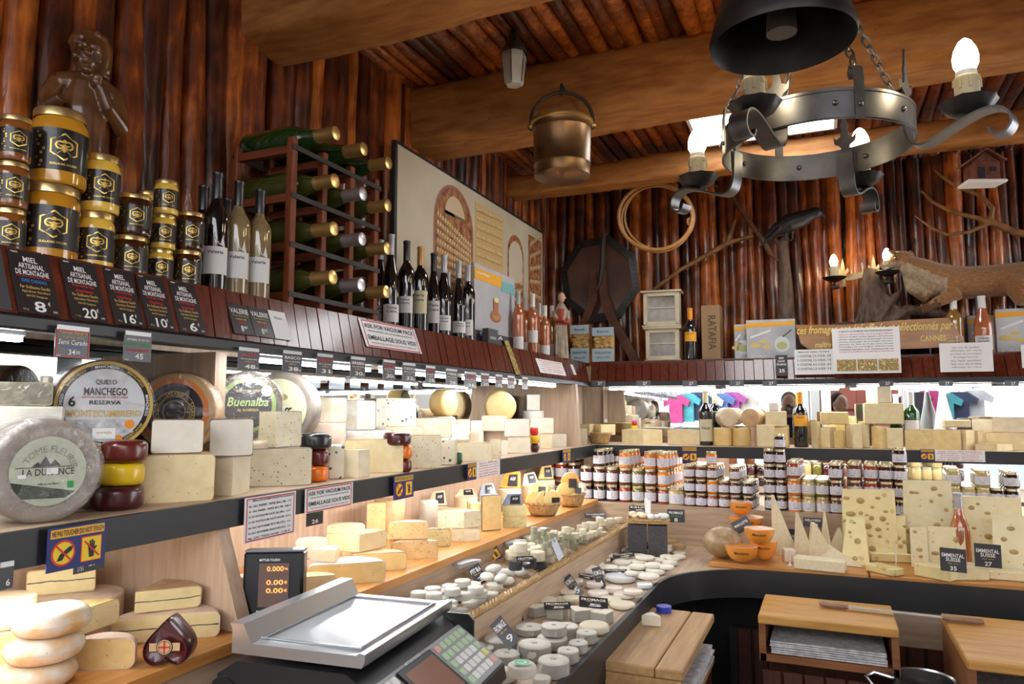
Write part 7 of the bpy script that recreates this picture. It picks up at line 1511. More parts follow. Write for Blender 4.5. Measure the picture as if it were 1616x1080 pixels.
q2 = U(1067, 827, 2, 1.03); stick_card('black price card reading 8 right of the wicker tray', 1067, 825, 27, 20, [('FROMAGE', .8, .2, 0, .75, TXTW), ('frais', .6, .1, 0, .5, TXTGR), ('8', .2, .3, 0, .2, TXTW)], 1.04, .1)
stick_card('black price card behind the wicker tray', 1008, 807, 30, 8, PL_('MIX', '6'), 1.082, .1)

# ================================================================ SCALE
CT = Vector((-.842, 1.195, .991)); t = thing('shop_scale', 'black electronic shop scale with a steel plate, keypad and separate display', 'scale', CT, R(5)); KB = mat('keypad_grey', (.33, .36, .37), .4); PT = .165
b = MB(); b.ang = .6
body = [(-.15, 0), (.22, 0), (.245, .018), (.24, .045), (.135, .115), (.10, .135), (-.11, .135), (-.15, .11)]
b.prism(body, -.19, .19, DARKP); b.wob(.0005, 5); b.build('housing', t)
b = MB(); P = [(-.13, PT - .022), (.122, PT - .022), (.128, PT - .012), (.128, PT), (.118, PT + .002), (.112, PT - .003), (-.09, PT - .003), (-.108, PT + .028), (-.135, PT + .028), (-.13, PT + .018)]
b.prism(P, -.18, .18, STEEL); b.build('steel_plate', t)
b = MB()
for c_, d_ in (((.0, -.15, PT - .001), (.21, .004, .003)), ((.0, .15, PT - .001), (.21, .004, .003)), ((.10, 0, PT - .001), (.004, .30, .003)), ((-.085, 0, PT - .001), (.004, .30, .003))): b.box(c_, d_, mat('plate_groove', (.35, .36, .38), .3, metal=.8))
b.build('plate_border', t)
# keypad panel: local frame on the slope, u along -Y.. seen by the seller at +X
sl = math.atan2(.045 - .115, .24 - .135); K = TR(.1875, 0, .0812) @ RY(-sl) @ RZ(math.pi / 2)  # local x = along +Y, local y = up the slope (-X)
b = MB(K); b.box((0, 0, .002), (.37, .118, .006), KB, bev=.002); b.build('keypad_panel', t)
b = MB(K); b.box((-.045, .002, .007), (.135, .098, .006), DARKP, bev=.002); b.box((-.045, .0, .0105), (.108, .078, .002), mat('brown_screen', (.32, .17, .12), .18, coat=.8)); b.build('operator_screen', t)
kc = [mat('key_green', (.45, .60, .42), .4), mat('key_white', (.75, .76, .74), .4), mat('key_red', (.70, .38, .34), .4), mat('key_yellow', (.68, .66, .20), .4)]
for i in range(6):
    for j in range(5):
        m_ = kc[0]; rr = .0075
        if j < 3 and 1 <= i <= 4: m_ = kc[1]
        if (i, j) in ((0, 4), (5, 0)): m_ = kc[2]
        if (i, j) == (5, 1): m_ = kc[3]
        b = MB(K); b.box((.045 + i * .0235, -.042 + j * .021, .0065), (.018, .016, .004), m_, bev=.0015); b.build('key', t)
for i in range(3):
    for j in range(5): b = MB(K); b.box((-.170 + i * .021, -.042 + j * .021, .0065), (.017, .016, .004), kc[2] if (i + j) % 5 == 4 else kc[1], bev=.0015); b.build('key', t)
b = MB(K); fit(b, 'METTLER TOLEDO', .06, .006, -.04, 0, TXTW, T=TR(0, .054, .0056) @ RX(-math.pi / 2)); b.build('maker_lettering', t)
b = MB(); b.cyl((-.135, .02, .145), (-.135, .19, .145), .030, DARKP, 20); b.cyl((-.135, -.19, .08), (-.135, .185, .145), .028, DARKP, 16); b.box((-.135, .12, .1745), (.03, .07, .001), mat('sticker_olive', (.20, .22, .05), .4)); b.build('printer_hood', t)
b = MB(); b.box((.12, .20, .085), (.10, .03, .10), DARKP, bev=.012); b.tube([(.08, .218, .12), (.15, .218, .09)], .006, GREYP, 8); b.build('paper_outlet', t)
# customer display
dq = U(428, 985, 2, 1.105); sd = dep(dq) / FPX; iv = (TR(*CT) @ RZ(R(5))).inverted() @ TR(dq.x, dq.y, 1.105) @ RZ(away(dq) - .22); W_ = 94 * sd; H_ = 104 * sd
b = MB(iv); b.box((0, .02, H_ / 2 + .01), (W_, .045, H_), DARKP, bev=.006, T=RX(-.06)); b.box((0, .021, H_ + .010), (W_ * .98, .04, .004), GREYP, T=RX(-.06)); b.tube([(0, .02, .02), (0, .03, -.06)], .02, DARKP, 10); b.build('customer_display', t)
b = MB(iv @ RX(-.06)); b.box((W_ * .02, -.0045, H_ * .50 + .01), (W_ * .50, .002, H_ * .64), mat('amber_screen', (.10, .030, .010), .15, coat=.8)); am = mat('amber_digits', (.85, .28, .06), .5, emit=.9)
for k, (tx, z_) in enumerate((('0.000', .74), ('0.00', .54), ('0.00', .42))): fit(b, tx, W_ * .28, H_ * .075, W_ * .04, H_ * z_ + .01, am, -.0065); fit(b, ['kg', '€', '€'][k], W_ * .05, H_ * .04, W_ * .22, H_ * z_ + .01, am, -.0065)
fit(b, 'METTLER TOLEDO', W_ * .34, H_ * .035, -W_ * .06, H_ * .87 + .01, TXTW, -.0045); fit(b, 'Max 6/15kg', W_ * .3, H_ * .03, -W_ * .1, H_ * .12 + .01, TXTW, -.0045); b.build('amber_screen', t)
# ================================================================ BACK MIDDLE SHELF
K = lambda *a, **k: chz(*a, ax=1, **k)
KB_ = lambda *a, **k: blockc(*a, ax=1, **k)
q = colb(946, 4.02, ZM); s = dep(q) / FPX; basket('shallow wicker basket of pale wedges at the corner of the back shelf', q, 19 * s, 16 * s, 17 * s)
for i, (dx, rz) in enumerate(((-12, .3), (6, -.2))):
    p_ = q + RT * (dx * s); p_.z = ZM + 14 * s; b = cheese_mb(34 * s, 17 * s, 60, paste('yellow'), rind('yellow'), .004, seed=i); tag(b.build('cheese_wedge', loc=p_ - Vector((0, .04, 0)), rz=away(p_) + rz), f'pale yellow wedge in the shallow corner basket, {["left", "right"][i]} one', 'cheese')
K('long yellow wheel piece left of the cream-capsuled bottle, nearer the corner', 1015, 4.02, 64, 24, 130, .1, p='yellow', r='cream'); K('yellow wheel piece directly left of the cream-capsuled bottle', 1080, 4.02, 54, 25, 150, -.1, p='yellow', r='olive')
def bb_bottle(px, off, y0, y1, lab, wine, cap, lb, z=ZM, kind='bord', **k):
    p = colb(px, off, z); s = dep(p) / FPX; h = (y1 - y0) * s; return bottle(lab, tuple(p), away(p), h, h * .125, kind, wine, cap, lb, **k)
bb_bottle(1115, 4.06, 612, 698, 'dark bottle with cream capsule and cream label on the back shelf', 'dark', 'cream', (.08, .48, 'c'), text=['', 'Nuit'])
bb_bottle(1265, 4.05, 612, 699, 'dark bottle with orange capsule and small orange label on the back shelf', 'dark', 'orange', (.38, .58, 'o'), text=['noir'])
bb_bottle(1441, 4.06, 610, 700, 'green glass bottle with white capsule on the back shelf', 'green', 'white', (.26, .50, 'w'), capz=.76)
K('upright cylindrical piece, left of two below the lying cheese logs', 1141, 4.0, 29, 29, 360, p='deep', r='yellow'); L1 = dict(LAST)
K('upright cylindrical piece, right of two below the lying cheese logs', 1171, 4.0, 29, 29, 360, p='deep', r='yellow')
for px, lab, rn in ((1152, 'cheese log lying end-on, the pale one on the cylindrical pieces', 'cream'), (1184, 'tan wrapped cheese log lying beside the pale end-on log', 'tan')):
    q = colb(px, 4.0, ZM); s = dep(q) / FPX; z_ = ZM + 30 * s; b = MB(); b.ang = 1.; b.lathe(cprof(15.5 * s, .09, .008), rind(rn), 28, T=TR(0, .09, 15.5 * s) @ RX(math.pi / 2)); tag(b.build('cheese_log', loc=(q.x, q.y + .01, z_), rz=away(q) + (.3 if px < 1160 else -.4)), lab, 'cheese')
K('rosy tan piece behind the tall yellow block', 1192, 4.12, 20, 50, 360, p='cream', r='rose')
KB_('tall yellow block with handwriting right of the cheese logs', 1209, 3.99, 28, 35, .07, .1, 'yellow', 'tan'); KB_('yellow block right of the one with handwriting, lower', 1232, 4.02, 24, 32, .07, -.1, 'deep', 'tan'); KB_('cream block on top of the lower yellow block', 1226, 0, 32, 24, .07, 0, 'yellow', 'cream', on=True); KB_('small white pyramid tip left of the orange-capsuled bottle', 1223, 0, 14, 13, .02, 0, 'white', 'pale', on=True)
K('narrow yellow wedge right of the orange-capsuled bottle', 1291, 4.0, 14, 42, 60, .2, p='yellow', r='tan'); K('wide yellow wedge below the tall slice', 1310, 4.02, 24, 32, 100, .2, p='yellow', r='tan'); K('small pointed yellow wedge at the shelf edge below the tall slice', 1328, 3.97, 16, 28, 60, .2, p='deep', r='tan')
KB_('yellow slab with a written rind lying across the two wedges', 1318, 4.04, 40, 20, .07, .1, 'deep', 'tan', z=ZM + .118); KB_('tall thin cream slice standing upright above the wedges', 1307, 4.20, 13, 92, .05, .1, 'cream', 'tan'); K('cream wheel behind the written slab', 1330, 4.17, 44, 48, 360, p='yellow', r='yellow')
KB_('black-rinded upright wedge on the back shelf', 1354, 4.0, 16, 39, .08, .4, 'yellow', 'black', wrap=1); KB_('pale yellow slice right of the black-rinded wedge', 1367, 4.06, 12, 42, .07, .2, 'yellow', 'tan')
K('yellow block with handwriting below the big cream block, left', 1388, 4.0, 26, 36, 100, -.2, p='deep', r='tan'); KB_('plain yellow block below the big cream block, right', 1413, 4.0, 23, 33, .07, 0, 'yellow', 'tan')
KB_('large cream block with a dark written side lying on two yellow blocks', 1396, 4.03, 56, 33, .09, .1, 'yellow', 'olive', z=ZM + .122); KB_('white pointed wedge on top of the large cream block', 1398, 0, 20, 27, .03, .1, 'cream', 'pale', on=True, name='cheese_wedge')
K('big golden half wheel right of the green bottle', 1474, 3.98, 78, 32, 160, .15, p='deep', r='tan'); K('yellow wedge joined to the right of the big golden half wheel', 1526, 4.0, 30, 32, 90, .2, p='yellow', r='tan'); K('thin yellow wedge at the right end of the golden group', 1545, 4.04, 12, 30, 60, 0, p='yellow', r='tan')
q = colb(1492, 4.12, ZM); s = dep(q) / FPX; b = MB(); b.lathe([(19 * s, 0), (17 * s, 30 * s), (9 * s, 62 * s), (3 * s, 93 * s), (0, 94 * s)], mat('film_white', (.75, .78, .78), .25, wrap=1.), 9); b.wob(.006, 18, 4); tag(b.build('wrapped_pyramid', loc=q), 'tall crinkly film-wrapped pyramid behind the golden half wheel', 'cheese')
KB_('small yellow wedge lying on the golden half wheel', 1512, 4.02, 36, 12, .05, .2, 'yellow', 'tan', z=ZM + .108, name='cheese_wedge')
K('cream half wheel, lower right of the back shelf', 1596, 4.05, 66, 28, 180, 0, p='yellow', r='tan'); K('cream half wheel stacked on the lower right one', 1600, 0, 52, 24, 180, 0, p='cream', r='tan', on=True); K('flat yellow wedge lying at the shelf edge on the right', 1574, 3.96, 52, 11, 120, .3, p='yellow', r='yellow'); K('smaller cream half wheel left of the lower right pair', 1556, 4.14, 34, 48, 180, 0, p='cream', r='grey')
# signs and cards along the back
def bsign(px0, px1, y0, y1, lab, touch=True, lines=(), off=3.912, bgm=WHITECARD, name='notice', cat='sign'):
    q0 = PBK(px0, y0, off); q1 = PBK(px1, y0, off); z0 = PBK(px0, y1, off).z; w = (q1 - q0).length; b = touch_sign(w, q0.z - z0) if touch else cardmb(w, q0.z - z0, lines, bgm); m = (q0 + q1) / 2
    return tag(b.build('warning_sign' if touch else name, loc=(m.x, m.y, z0), rz=R(2.6)), lab, cat)
bsign(1076, 1100, 705, 732, 'do not touch sign on the back fascia above the orange preserves'); bsign(1452, 1474, 709, 728, 'do not touch sign on the back fascia left of the red striped notice'); bsign(1475, 1554, 710, 728, 'wide red striped notice on the back fascia', False, scrib(5, .05, .95, .95, TXTR))
for k, px in enumerate((944, 1015, 1088, 1162, 1214, 1398, 1492, 1596)): bsign(px - 11, px + 12, 601, 610, f'small price strip under the back ledge, {["first", "second", "third", "fourth", "fifth", "sixth", "seventh", "last"][k]} from the corner', False, [('27', .3, .5, .1, .5, TXTW)], 4.00, CARDG, 'price_card', 'price card')

# ================================================================ PRESERVE JARS
LIDW = mat('pale_gold_lid', (.72, .64, .42), .25, metal=.75); JL = mat('jar_label', (.66, .66, .72), .55); JG = {}
JCOL = dict(dark=(.022, .006, .010), plum=(.06, .010, .014), brown=(.14, .035, .012), orange=(.72, .20, .015), olive=(.16, .13, .02), pale=(.50, .38, .16), red=(.30, .04, .015))
JN = dict(dark='nearly black jam', plum='dark plum jam', brown='brown preserve', orange='orange preserve', olive='olive green preserve', pale='pale mustard-coloured preserve', red='red-brown preserve')
def jar(c, loc, r, h, lab, group, name='preserve_jar'):
    k = (c, round(r, 4), round(h, 4))
    if k not in JG:
        m = mat(f'{c}_preserve', JCOL[c], .10, coat=1, coatr=.04, rand=.15); b = MB(); b.lathe([(0, 0), (r * .94, 0), (r, h * .06), (r, h * .74), (r * .88, h * .82)], m, 18); b.lathe([(r * 1.006, h * .14), (r * 1.006, h * .62)], JL, 12, a0=-165, a1=-15)
        b.lathe([(r * .90, h * .82), (r * .93, h * .83), (r * .93, h * .965), (r * .88, h * .985), (0, h * .98)], LIDW, 18)
        for i in range(3): i0 = len(b.v); b.box((0, -.0006, h * (.50 - .12 * i)), (r * (.9 - .2 * i), .0003, h * .03), INK); bend(b, i0, r * 1.006)
        JG[k] = b.build(name); o = JG[k]
    else: o = JG[k].copy(); COL.objects.link(o)
    o.location = loc; o.rotation_euler = (0, 0, away(loc) + rnd.uniform(-.25, .25)); return tag(o, lab, 'jar', group)
ZJ = 1.0805; 
def jars(name, cols, y0, wpx, pitch, depth, where_):
    """cols: (photo column, [colours from the bottom up], extra depth); stacks standing one behind another"""
    for px, cs, dn in cols:
        for d in range(dn or depth):
            for l, c in enumerate(cs if d == 0 or len(cs) < 4 else cs[:3]):
                q = col(px, 1, y0, ZJ); s = dep(q) / FPX; r = wpx * s / 2; h = pitch * s
                jar(c, (q.x + d * .004, y0 + d * (2 * r + .003), ZJ + l * h), r * .985, h - .0008, f'jar of {JN[c]} in {where_}', f'{JN[c]} jars, {name}')
jars('corner stack', [(926, ['dark', 'plum'], 0), (946.5, ['dark', 'plum', 'dark'], 0), (966.5, ['plum', 'brown'], 0), (987, ['red', 'brown', 'orange'], 0), (1007, ['olive', 'olive'], 0), (1027, ['brown', 'brown', 'orange'], 0), (1048, ['red', 'orange', 'orange'], 0)], 3.75, 19.6, 27, 5, 'the corner stack under the back shelf')
jars('left end', [(866, ['plum', 'red'], 2), (886, ['plum', 'red', 'dark'], 2), (906, ['dark', 'dark', 'dark'], 2)], 3.86, 19.6, 27, 2, 'the left end of the jar rows, behind the baskets')
jars('middle stack', [(1089, ['brown', 'plum', 'brown'], 0), (1107, ['plum', 'plum', 'brown'], 0), (1125, ['red', 'orange', 'brown', 'orange'], 0), (1143, ['brown', 'brown'], 0), (1161, ['plum', 'plum', 'brown'], 0), (1181, ['dark', 'dark'], 0)], 3.70, 17.6, 22, 4, 'the low stack left of the parmesan')
jars('dark pillar', [(1216, ['dark'] * 4, 3), (1234, ['dark'] * 5, 3)], 3.72, 17.5, 24, 3, 'the dark pillar behind the parmesan')
jars('right middle stack', [(1255, ['orange', 'orange', 'red'], 0), (1277, ['pale', 'pale'], 0), (1299, ['pale', 'olive'], 0), (1321, ['brown', 'plum', 'plum'], 0)], 3.68, 20.5, 27, 4, 'the stack left of the big holed cheese')
jars('stack behind the holed cheeses', [(1351, ['brown', 'brown', 'brown'], 0), (1377, ['plum', 'red', 'red'], 0), (1401, ['plum', 'brown', 'plum'], 0), (1424, ['dark', 'plum', 'plum', 'dark'], 0)], 3.72, 21.5, 27, 4, 'the stack behind the holed cheeses')
jars('right end stack', [(1508, ['pale', 'pale', 'pale'], 0), (1531, ['dark', 'pale'], 0), (1554, ['pale', 'pale', 'pale'], 0), (1577, ['dark', 'dark'], 0), (1601, ['dark', 'dark', 'dark'], 0)], 3.74, 21.5, 26, 4, 'the stack at the right edge')
q = col(1068, 1, 3.70, ZJ); s = dep(q) / FPX; jar('pale', tuple(q), 12.5 * s, 29 * s, 'wider jar of yellow-green pickles between the corner and middle stacks', None); jar('pale', (q.x + .005, q.y + .09, ZJ), 12.5 * s, 29 * s, 'jar of pickles standing behind the wider front pickle jar', None)

# ================================================================ BACK BOARDS
ZK = .922
for x0, x1, lab in ((-.47, .128, 'beech board carrying the orange half balls and parmesan'), (.134, 1.7, 'beech board carrying the holed cheeses on the right')):
    b = MB(); b.box(((x0 + x1) / 2, 3.40, .911), (x1 - x0, .43, .020), BEECHX, bev=.003); o = b.build('beech_board'); tag(o, lab, 'board')
D = lambda *a, **k: chz(*a, z=ZK, **k)
DB = lambda *a, **k: blockc(*a, z=ZK, **k)
MIM = mat('brown_mimolette_rind', (.36, .24, .11), .55, c2=(.28, .18, .08), scale=60, bump=.6, wrap=.9)
q = U(1141, 886, 2, ZK); s = dep(q) / FPX; c = q + Vector((q.x, q.y, 0)).normalized() * 28 * s; b = MB(); b.ball((0, 0, 25 * s), 31 * s, MIM, 28, 18, sc=(1, 1, .80)); b.wob(.003, 12); tag(b.build('mimolette_ball', loc=c), 'brown crusted round cheese wrapped in film at the left end of the board', 'cheese')
def halfball(lab, px, py, w, h, z, dy=0., tilt=0.):
    q = U(px, py, 2, z); s = dep(q) / FPX; r = w * s / 2; H = h * s; c = q + Vector((q.x, q.y, 0)).normalized() * (r * .8 + dy); b = MB(); b.ang = .9
    pf = [(0, 0)] + [(r * math.sin(R(a)), H * (1 - math.cos(R(a)))) for a in (28, 45, 60, 75, 90)] + [(0, H)]; OM = mat('orange_mimolette', (.85, .28, .02), .4, wrap=1., c2=(.80, .34, .05), scale=20)
    b.lathe(pf, OM, 28); i0 = len(b.v); fit(b, 'Mimolette', r * .9, r * .16, 0, H * .72, INK, -.001); bend(b, i0, r * .97); b.wob(.002, 20, px); return tag(b.build('orange_half_ball', M=TR(*c) @ RZ(away(c)) @ RX(tilt)), lab, 'cheese')
halfball('orange half ball in front at the foot of the group', 1171, 893, 51, 27, ZK); halfball('orange half ball right of the front one', 1206, 890, 42, 32, ZK, .02); halfball('orange half ball on top of the right one', 1199, 866, 48, 27, ZK + .082, .03); halfball('orange half ball behind, under the topmost one', 1176, 864, 54, 33, ZK, .10); halfball('orange half ball second from the top', 1178, 846, 56, 22, ZK + .09, .10); halfball('topmost orange half ball of the group', 1170, 821, 38, 22, ZK + .152, .10)
stick_card('tilted black card with red corner on the orange half balls', 1176, 838, 28, 20, [('MIMOLETTE', .8, .2, 0, .6, TXTW)], ZK + .115, .2, .2, roll=-.5)
SP = lambda lab, px, py, w, h, th, p='parm', lean=0., sk=0., rz=0., z=ZK, y_=0.: spike(lab, px, py, w, h, th, p, lean, sk, rz, z, y_)
def spike(lab, px, py, w, h, th, p, lean, sk, rz, z, y_):
    Y_ = min(3.55, 3.32 + y_ * 1.6); q = col(px, 1, Y_, z); s = dep(q) / FPX; b = MB(); W_ = w * s; H = U(px, py - h, 1, Y_).z - z; b.prism([(-W_ / 2, 0), (W_ / 2, 0), (W_ * (sk + .05), H), (W_ * (sk - .05), H)], 0, th, paste(p), side=paste(p)); b.box((0, th / 2, .002), (W_ * .98, th * .98, .005), rind('tan')); SEED[0] += 1; b.wob(.0025, 22, SEED[0])
    return tag(b.build('cheese_wedge', M=TR(*q) @ RZ(away(q) + rz) @ RX(-lean)), lab, 'cheese')
SP('tall narrow parmesan wedge behind the price card reading 33', 1240, 872, 40, 88, .05, sk=-.42, y_=.08); SP('pointed parmesan wedge right of the price card', 1271, 880, 34, 68, .05, sk=-.30, y_=.03); SP('broad parmesan wedge in the middle of the group', 1300, 882, 46, 54, .05, sk=-.25, rz=.2, y_=.02); SP('small parmesan tip rising behind the group', 1304, 860, 20, 52, .04, sk=.0, y_=.10); SP('short parmesan piece behind the front slab', 1322, 868, 40, 32, .05, sk=.1, y_=.09)
SP('long parmesan wedge lying towards the holed cheeses', 1326, 896, 70, 40, .04, sk=-.42, lean=.5, rz=-.2); DB('flat parmesan slab in front with pale rind', 1292, 902, 76, 18, .07, -.15, 'parm', 'pale'); DB('small wrapped piece at the foot of the parmesan card', 1247, 888, 18, 20, .04, .2, 'ivory', 'white')
stick_card('black parmesan price card reading 33', 1244, 870, 31, 34, [('PARMISAN', .85, .16, 0, .68, TXTW), ('REGGIANO', .8, .16, 0, .50, TXTW), ('AOP 24 MOIS', .7, .06, 0, .36, TXTR), ('33', .3, .2, 0, .14, TXTW)], ZK, .05, .0)
stick_card('small black card far behind the parmesan', 1283, 832, 28, 14, PL_('GRUYERE', '8'), 1.04, .1)
def slab(lab, px, py, w, h, th, p='hole', rz=0., lean=.08, y_=0., sk=.04, holes=5, z=ZK, rn='yellow'):
    Y_ = min(3.55, 3.32 + y_ * 1.6); q = col(px, 1, Y_, z); s = dep(q) / FPX; W_ = w * s; H = U(px, py - h, 1, Y_).z - z; b = MB(); b.ang = .8; b.prism([(-W_ / 2, 0), (W_ / 2, 0), (W_ * (.5 - sk * .5), H), (-W_ * (.5 - sk), H * .98)], 0, th, paste(p, .8), side=rind(rn, .8)); SEED[0] += 1; b.wob(.002, 16, SEED[0]); hm = mat('cheese_hole', (.52, .36, .10), .4, c2=(.36, .24, .07), scale=40, coat=.3)
    rg = random.Random(px); C_ = []
    for i in range(holes * 6):
        if len(C_) >= holes: break
        x, zz, r_ = rg.uniform(-.40, .40) * W_, rg.uniform(.12, .9) * H, rg.uniform(.25, 1) ** 1.5 * .012 + .004
        if all((x - a) ** 2 + (zz - c_) ** 2 > (r_ + d_) ** 2 * 1.3 for a, c_, d_ in C_): C_.append((x, zz, r_)); b.ball((x, -.001, zz), r_, hm, 14, 6, sc=(rg.uniform(.9, 1.4), .12, rg.uniform(.7, 1)))
    return tag(b.build('holed_cheese_slab', M=TR(*q) @ RZ(away(q) + rz) @ RX(-lean)), lab, 'cheese')
slab('big slab with many large holes, leftmost of the holed cheeses', 1374, 862, 80, 90, .06, y_=.10, holes=22); slab('holed wedge leaning in front of the leftmost big slab', 1350, 868, 42, 52, .04, lean=.2, sk=.25, holes=5, y_=.02); slab('thin holed slice right of the leftmost big slab', 1424, 860, 15, 46, .05, y_=.10, holes=4)
slab('tallest pale slab with few small holes in the middle', 1468, 862, 72, 104, .06, 'holep', y_=.14, holes=11, rn='rose'); slab('pale slice in front of the tallest slab, left', 1452, 868, 25, 36, .03, 'holep', holes=3, y_=.05); slab('pale slab behind the price card reading 35', 1494, 878, 56, 46, .03, 'holep', holes=3, y_=.05)
slab('wide holed slab right of the rosé bottle', 1567, 876, 88, 92, .05, 'holep', y_=.12, holes=9); slab('holed piece leaning at the right edge', 1608, 884, 66, 70, .05, 'holep', y_=.02, holes=7, lean=.15)
bb_bottle(1518, 3.36, 776, 894, 'rosé bottle with grey capsule standing among the holed cheeses', 'rose', 'grey', None, z=ZK, kind='burg', capz=.80)
for px, lab, pr, rz in ((1505, 'black price card reading 35 in front, left of the rosé bottle foot', '35', -.1), (1560, 'black price card reading 27 right of the rosé bottle', '27', 0)):
    stick_card(lab, px, 903 if px < 1520 else 896, 36, 36, z=ZK + .058, lean=.05, rz=rz, lines= [('EMMENTAL', .85, .16, 0, .70, TXTW), ('SUISSE', .55, .16, 0, .52, TXTW), ('lait cru', .4, .05, 0, .36, TXTG), (pr, .26, .18, 0, .15, TXTW)])
E_ = lambda lab, px, py, w, h, d, rz, p='holep': blockc(lab, px, py, w, h, d, rz, p, 'yellow', z=ZK, name='cheese_slice')
E_('yellow slice lying left under the holed wedge', 1360, 879, 50, 11, .05, .3, 'hole'); E_('long yellow slice lying under the pale slabs', 1408, 888, 62, 14, .05, .2, 'hole'); E_('yellow slice lying behind the long one', 1424, 876, 62, 12, .05, -.15); E_('yellow slice in front pointing to the board split', 1387, 906, 52, 12, .06, -.7, 'hole'); E_('thick yellow slice in front, left of centre on the right board', 1470, 914, 56, 20, .06, -.5, 'hole'); E_('long yellow slice in front right of the thick one', 1534, 917, 56, 22, .08, .5); E_('thin slice lying behind the long front slices', 1500, 894, 60, 12, .04, .1); E_('yellow slice at the right edge, rear', 1598, 896, 56, 10, .06, .25, 'hole'); E_('yellow slice at the right edge, front', 1600, 918, 66, 14, .07, .15)
for px, py, h, lab in ((1247, 893, 24, 'clear card stand at the foot of the parmesan card'), (1415, 904, 40, 'clear card stand in front of the long yellow slice'), (1508, 898, 26, 'clear card stand left of the rosé bottle foot'), (1561, 895, 26, 'clear card stand right of the rosé bottle foot')):
    q = U(px, py, 2, ZK); s = dep(q) / FPX; b = MB(); G_ = mat('clear_plastic', (.85, .88, .9), .08, coat=1, alpha=.55); b.lathe([(0, 0), (5 * s, 0), (4 * s, 2 * s), (1 * s, 5 * s), (.8 * s, h * s), (0, h * s)], G_, 12); tag(b.build('card_stand', loc=q), lab, 'stand')

# ================================================================ BELOW THE COUNTER
OAK = wood('worn_beech', (.60, .32, .08), (.46, .22, .05), 0, .45); OAKD = wood('aged_oak', (.26, .10, .03), (.18, .06, .02), 0, .5); OAKP = wood('worn_board', (.46, .28, .12), (.36, .20, .08), 1, .5)
PAPER = mat('printed_wrap_paper', (.60, .60, .60), .6, c2=(.35, .35, .37), scale=50)
def cut_box(lab, x0, x1, y0, y1, zt, h, open_='y', topm=OAK, split=None):
    c = Vector(((x0 + x1) / 2, (y0 + y1) / 2, zt - h)); t = thing('cutting_table', lab, 'table', c); iv = TR(-c.x, -c.y, -c.z); w, d = x1 - x0, y1 - y0
    if split: b = MB(iv); b.box(((x0 + split) / 2 - .001, c.y, zt - .014), (split - x0 - .003, d, .028), topm, bev=.004); b.build('board', t); b = MB(iv); b.box(((x1 + split) / 2, c.y, zt - .014), (x1 - split, d, .028), topm, bev=.004); b.build('board', t)
    else: b = MB(iv); b.box((c.x, c.y, zt - .014), (w, d, .028), topm, bev=.004); b.build('board', t)
    b = MB(iv); zb = zt - h
    b.box((x0 + .012, c.y, zt - .028 - (h - .028) / 2), (.022, d * .96, h - .028), OAKD if topm is OAK else OAKP); b.box((c.x, c.y, zb + .012), (w * .98, d * .96, .024), OAKD if topm is OAK else OAKP)
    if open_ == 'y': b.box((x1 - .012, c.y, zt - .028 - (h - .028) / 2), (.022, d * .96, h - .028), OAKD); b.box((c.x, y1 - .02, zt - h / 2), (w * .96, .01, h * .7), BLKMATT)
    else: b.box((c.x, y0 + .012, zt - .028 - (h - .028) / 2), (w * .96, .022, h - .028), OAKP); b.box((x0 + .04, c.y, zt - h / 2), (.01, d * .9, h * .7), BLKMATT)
    b.build('frame', t); b = MB(iv); rg = random.Random(int(x0 * 99))
    for k in range(6):
        zz = zb + .03 + k * .007; b.box((c.x + (.0 if open_ == 'y' else .02), c.y - (.01 if open_ == 'y' else 0), zz), (w * .82, d * .86, .0055), PAPER, T=TR(c.x, c.y, 0) @ RZ(rg.uniform(-.02, .02)) @ TR(-c.x, -c.y, 0))
    b.wob(.003, 12); b.build('paper_sheets', t); return t
cut_box('left beech-topped cutting table with a wrapped wedge and a blue tin on it', -.60, -.38, 2.05, 2.66, .85, .16, 'x', OAKP, -.455); cut_box('middle golden cutting table with a paper shelf under its board', -.24, .19, 2.70, 3.02, .85, .15); cut_box('right cutting table with newspaper sheets, cut by the frame edge', .34, 1.0, 2.46, 2.98, .85, .20)
cut_box('small low table corner at the bottom, before the left cutting table', -.60, -.36, 1.60, 1.92, .80, .12, 'x', OAKP)
for i, (x, y, w, d) in enumerate(((-.49, 2.36, .2, .55), (-.02, 2.95, .4, .22), (.67, 2.80, .6, .3))): b = MB(); b.box((0, 0, .34), (w, d, .68), REDK); tag(b.build('base_cabinet', loc=(x, y, 0)), ['dark red base under the left cutting table', 'dark red base under the middle cutting table', 'dark red base under the right cutting table'][i], 'cabinet')
b = MB(); b.box((0, 0, .33), (.18, .25, .66), REDK); tag(b.build('base_cabinet', loc=(-.48, 1.78, 0)), 'dark red base under the small low table corner', 'cabinet')
# drawer front with iron handle
t = thing('drawer_unit', 'dark red tongue and groove drawer with a black iron handle below the middle table', 'drawer', (.1, 2.70, .40)); b = MB()
for i in range(9): b.box((-.30 + i * .066, 0, .14), (.062, .02, .27), REDK, bev=.004)
b.build('drawer_front', t); b = MB(); b.tube([(-.07, -.012, .20), (-.06, -.04, .19), (0, -.045, .185), (.06, -.04, .19), (.07, -.012, .20)], .006, IRON, 8)
for sg in (-1, 1): b.prism([(sg * .07 - .018, .20), (sg * .07, .185), (sg * .07 + .018, .20), (sg * .07, .215)], -.014, -.010, IRON)
b.build('iron_handle', t)
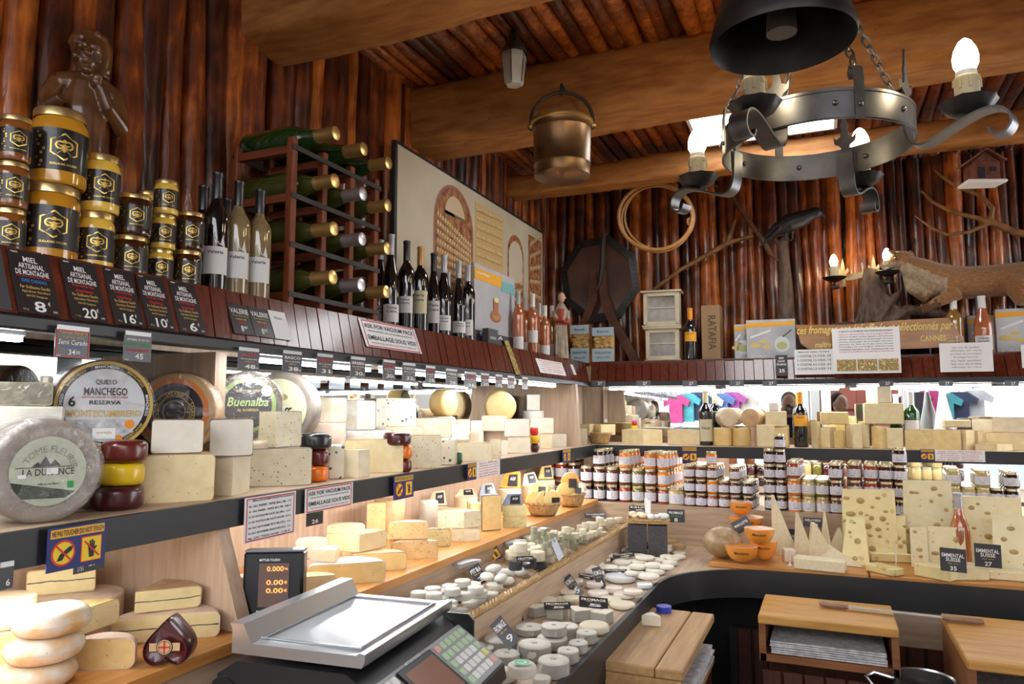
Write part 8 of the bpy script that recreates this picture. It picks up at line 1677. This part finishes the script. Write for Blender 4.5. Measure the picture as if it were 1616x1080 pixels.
# two-handled knife
A = U(1293, 953, 2, .862); B_ = U(1553, 982, 2, .862); v = B_ - A; L_ = v.length; t = thing('two_handled_knife', 'long two-handled cheese knife lying across two cutting tables', 'knife', A, math.atan2(v.y, v.x))
HW = mat('pale_brown_handle', (.34, .20, .13), .4, c2=(.24, .13, .08), scale=30)
for x0, x1 in ((0, L_ * .19), (L_ * .76, L_)): b = MB(); b.tube([(x0, 0, 0), (x0 + .01, 0, 0), (x1 - .01, 0, 0), (x1, 0, 0)], [.008, .0125, .0125, .010], HW, 10, flat=.8); b.build('handle', t)
b = MB(); b.box((L_ * .475, 0, 0), (L_ * .58, .026, .003), STEEL); b.build('blade', t)
# steel pot, tin, wrapped wedge
q = U(1455, 1066, 2, .72); s = dep(q) / FPX; t = thing('steel_pot', 'steel pot with a side handle at the bottom edge of the picture', 'pot', (q.x, q.y - .03, .62)); PS = mat('pot_steel', (.42, .43, .44), .25, metal=.95); b = MB(); r = 43 * s; b.lathe([(0, 0), (r * .95, 0), (r, .02), (r, .10), (r * 1.05, .104), (r * .96, .10), (r * .95, .02), (0, .008)], PS, 36); b.build('pot_body', t)
b = MB(); b.tube([(-r, 0, .09), (-r - .05, 0, .10), (-r - .075, 0, .085), (-r - .05, 0, .05), (-r, 0, .04)], .007, PS, 8); b.build('handle', t)
b = MB(); b.box((0, 0, .31), (.24, .24, .619), REDK); tag(b.build('base_cabinet', loc=(q.x, q.y - .03, 0)), 'dark red stand under the steel pot', 'cabinet')
q = U(1046, 968, 2, .851); s = dep(q) / FPX; b = MB(); b.lathe([(0, 0), (12 * s, 0), (12 * s, 9 * s), (0, 9 * s)], mat('blue_tin', (.02, .05, .45), .3, coat=.5), 20); tag(b.build('blue_tin', loc=q + Vector((0, .02, 0))), 'small blue tin at the back of the left cutting table', 'tin')
q = U(1043, 990, 2, .851); s = dep(q) / FPX; b = cheese_mb(30 * s, 16 * s, 55, paste('ivory', 1), rind('white', 1), .004); b.wob(.004, 30, 3); tag(b.build('wrapped_wedge', loc=q, rz=away(q) + .9), 'film-wrapped ivory wedge lying on the left cutting table', 'cheese')
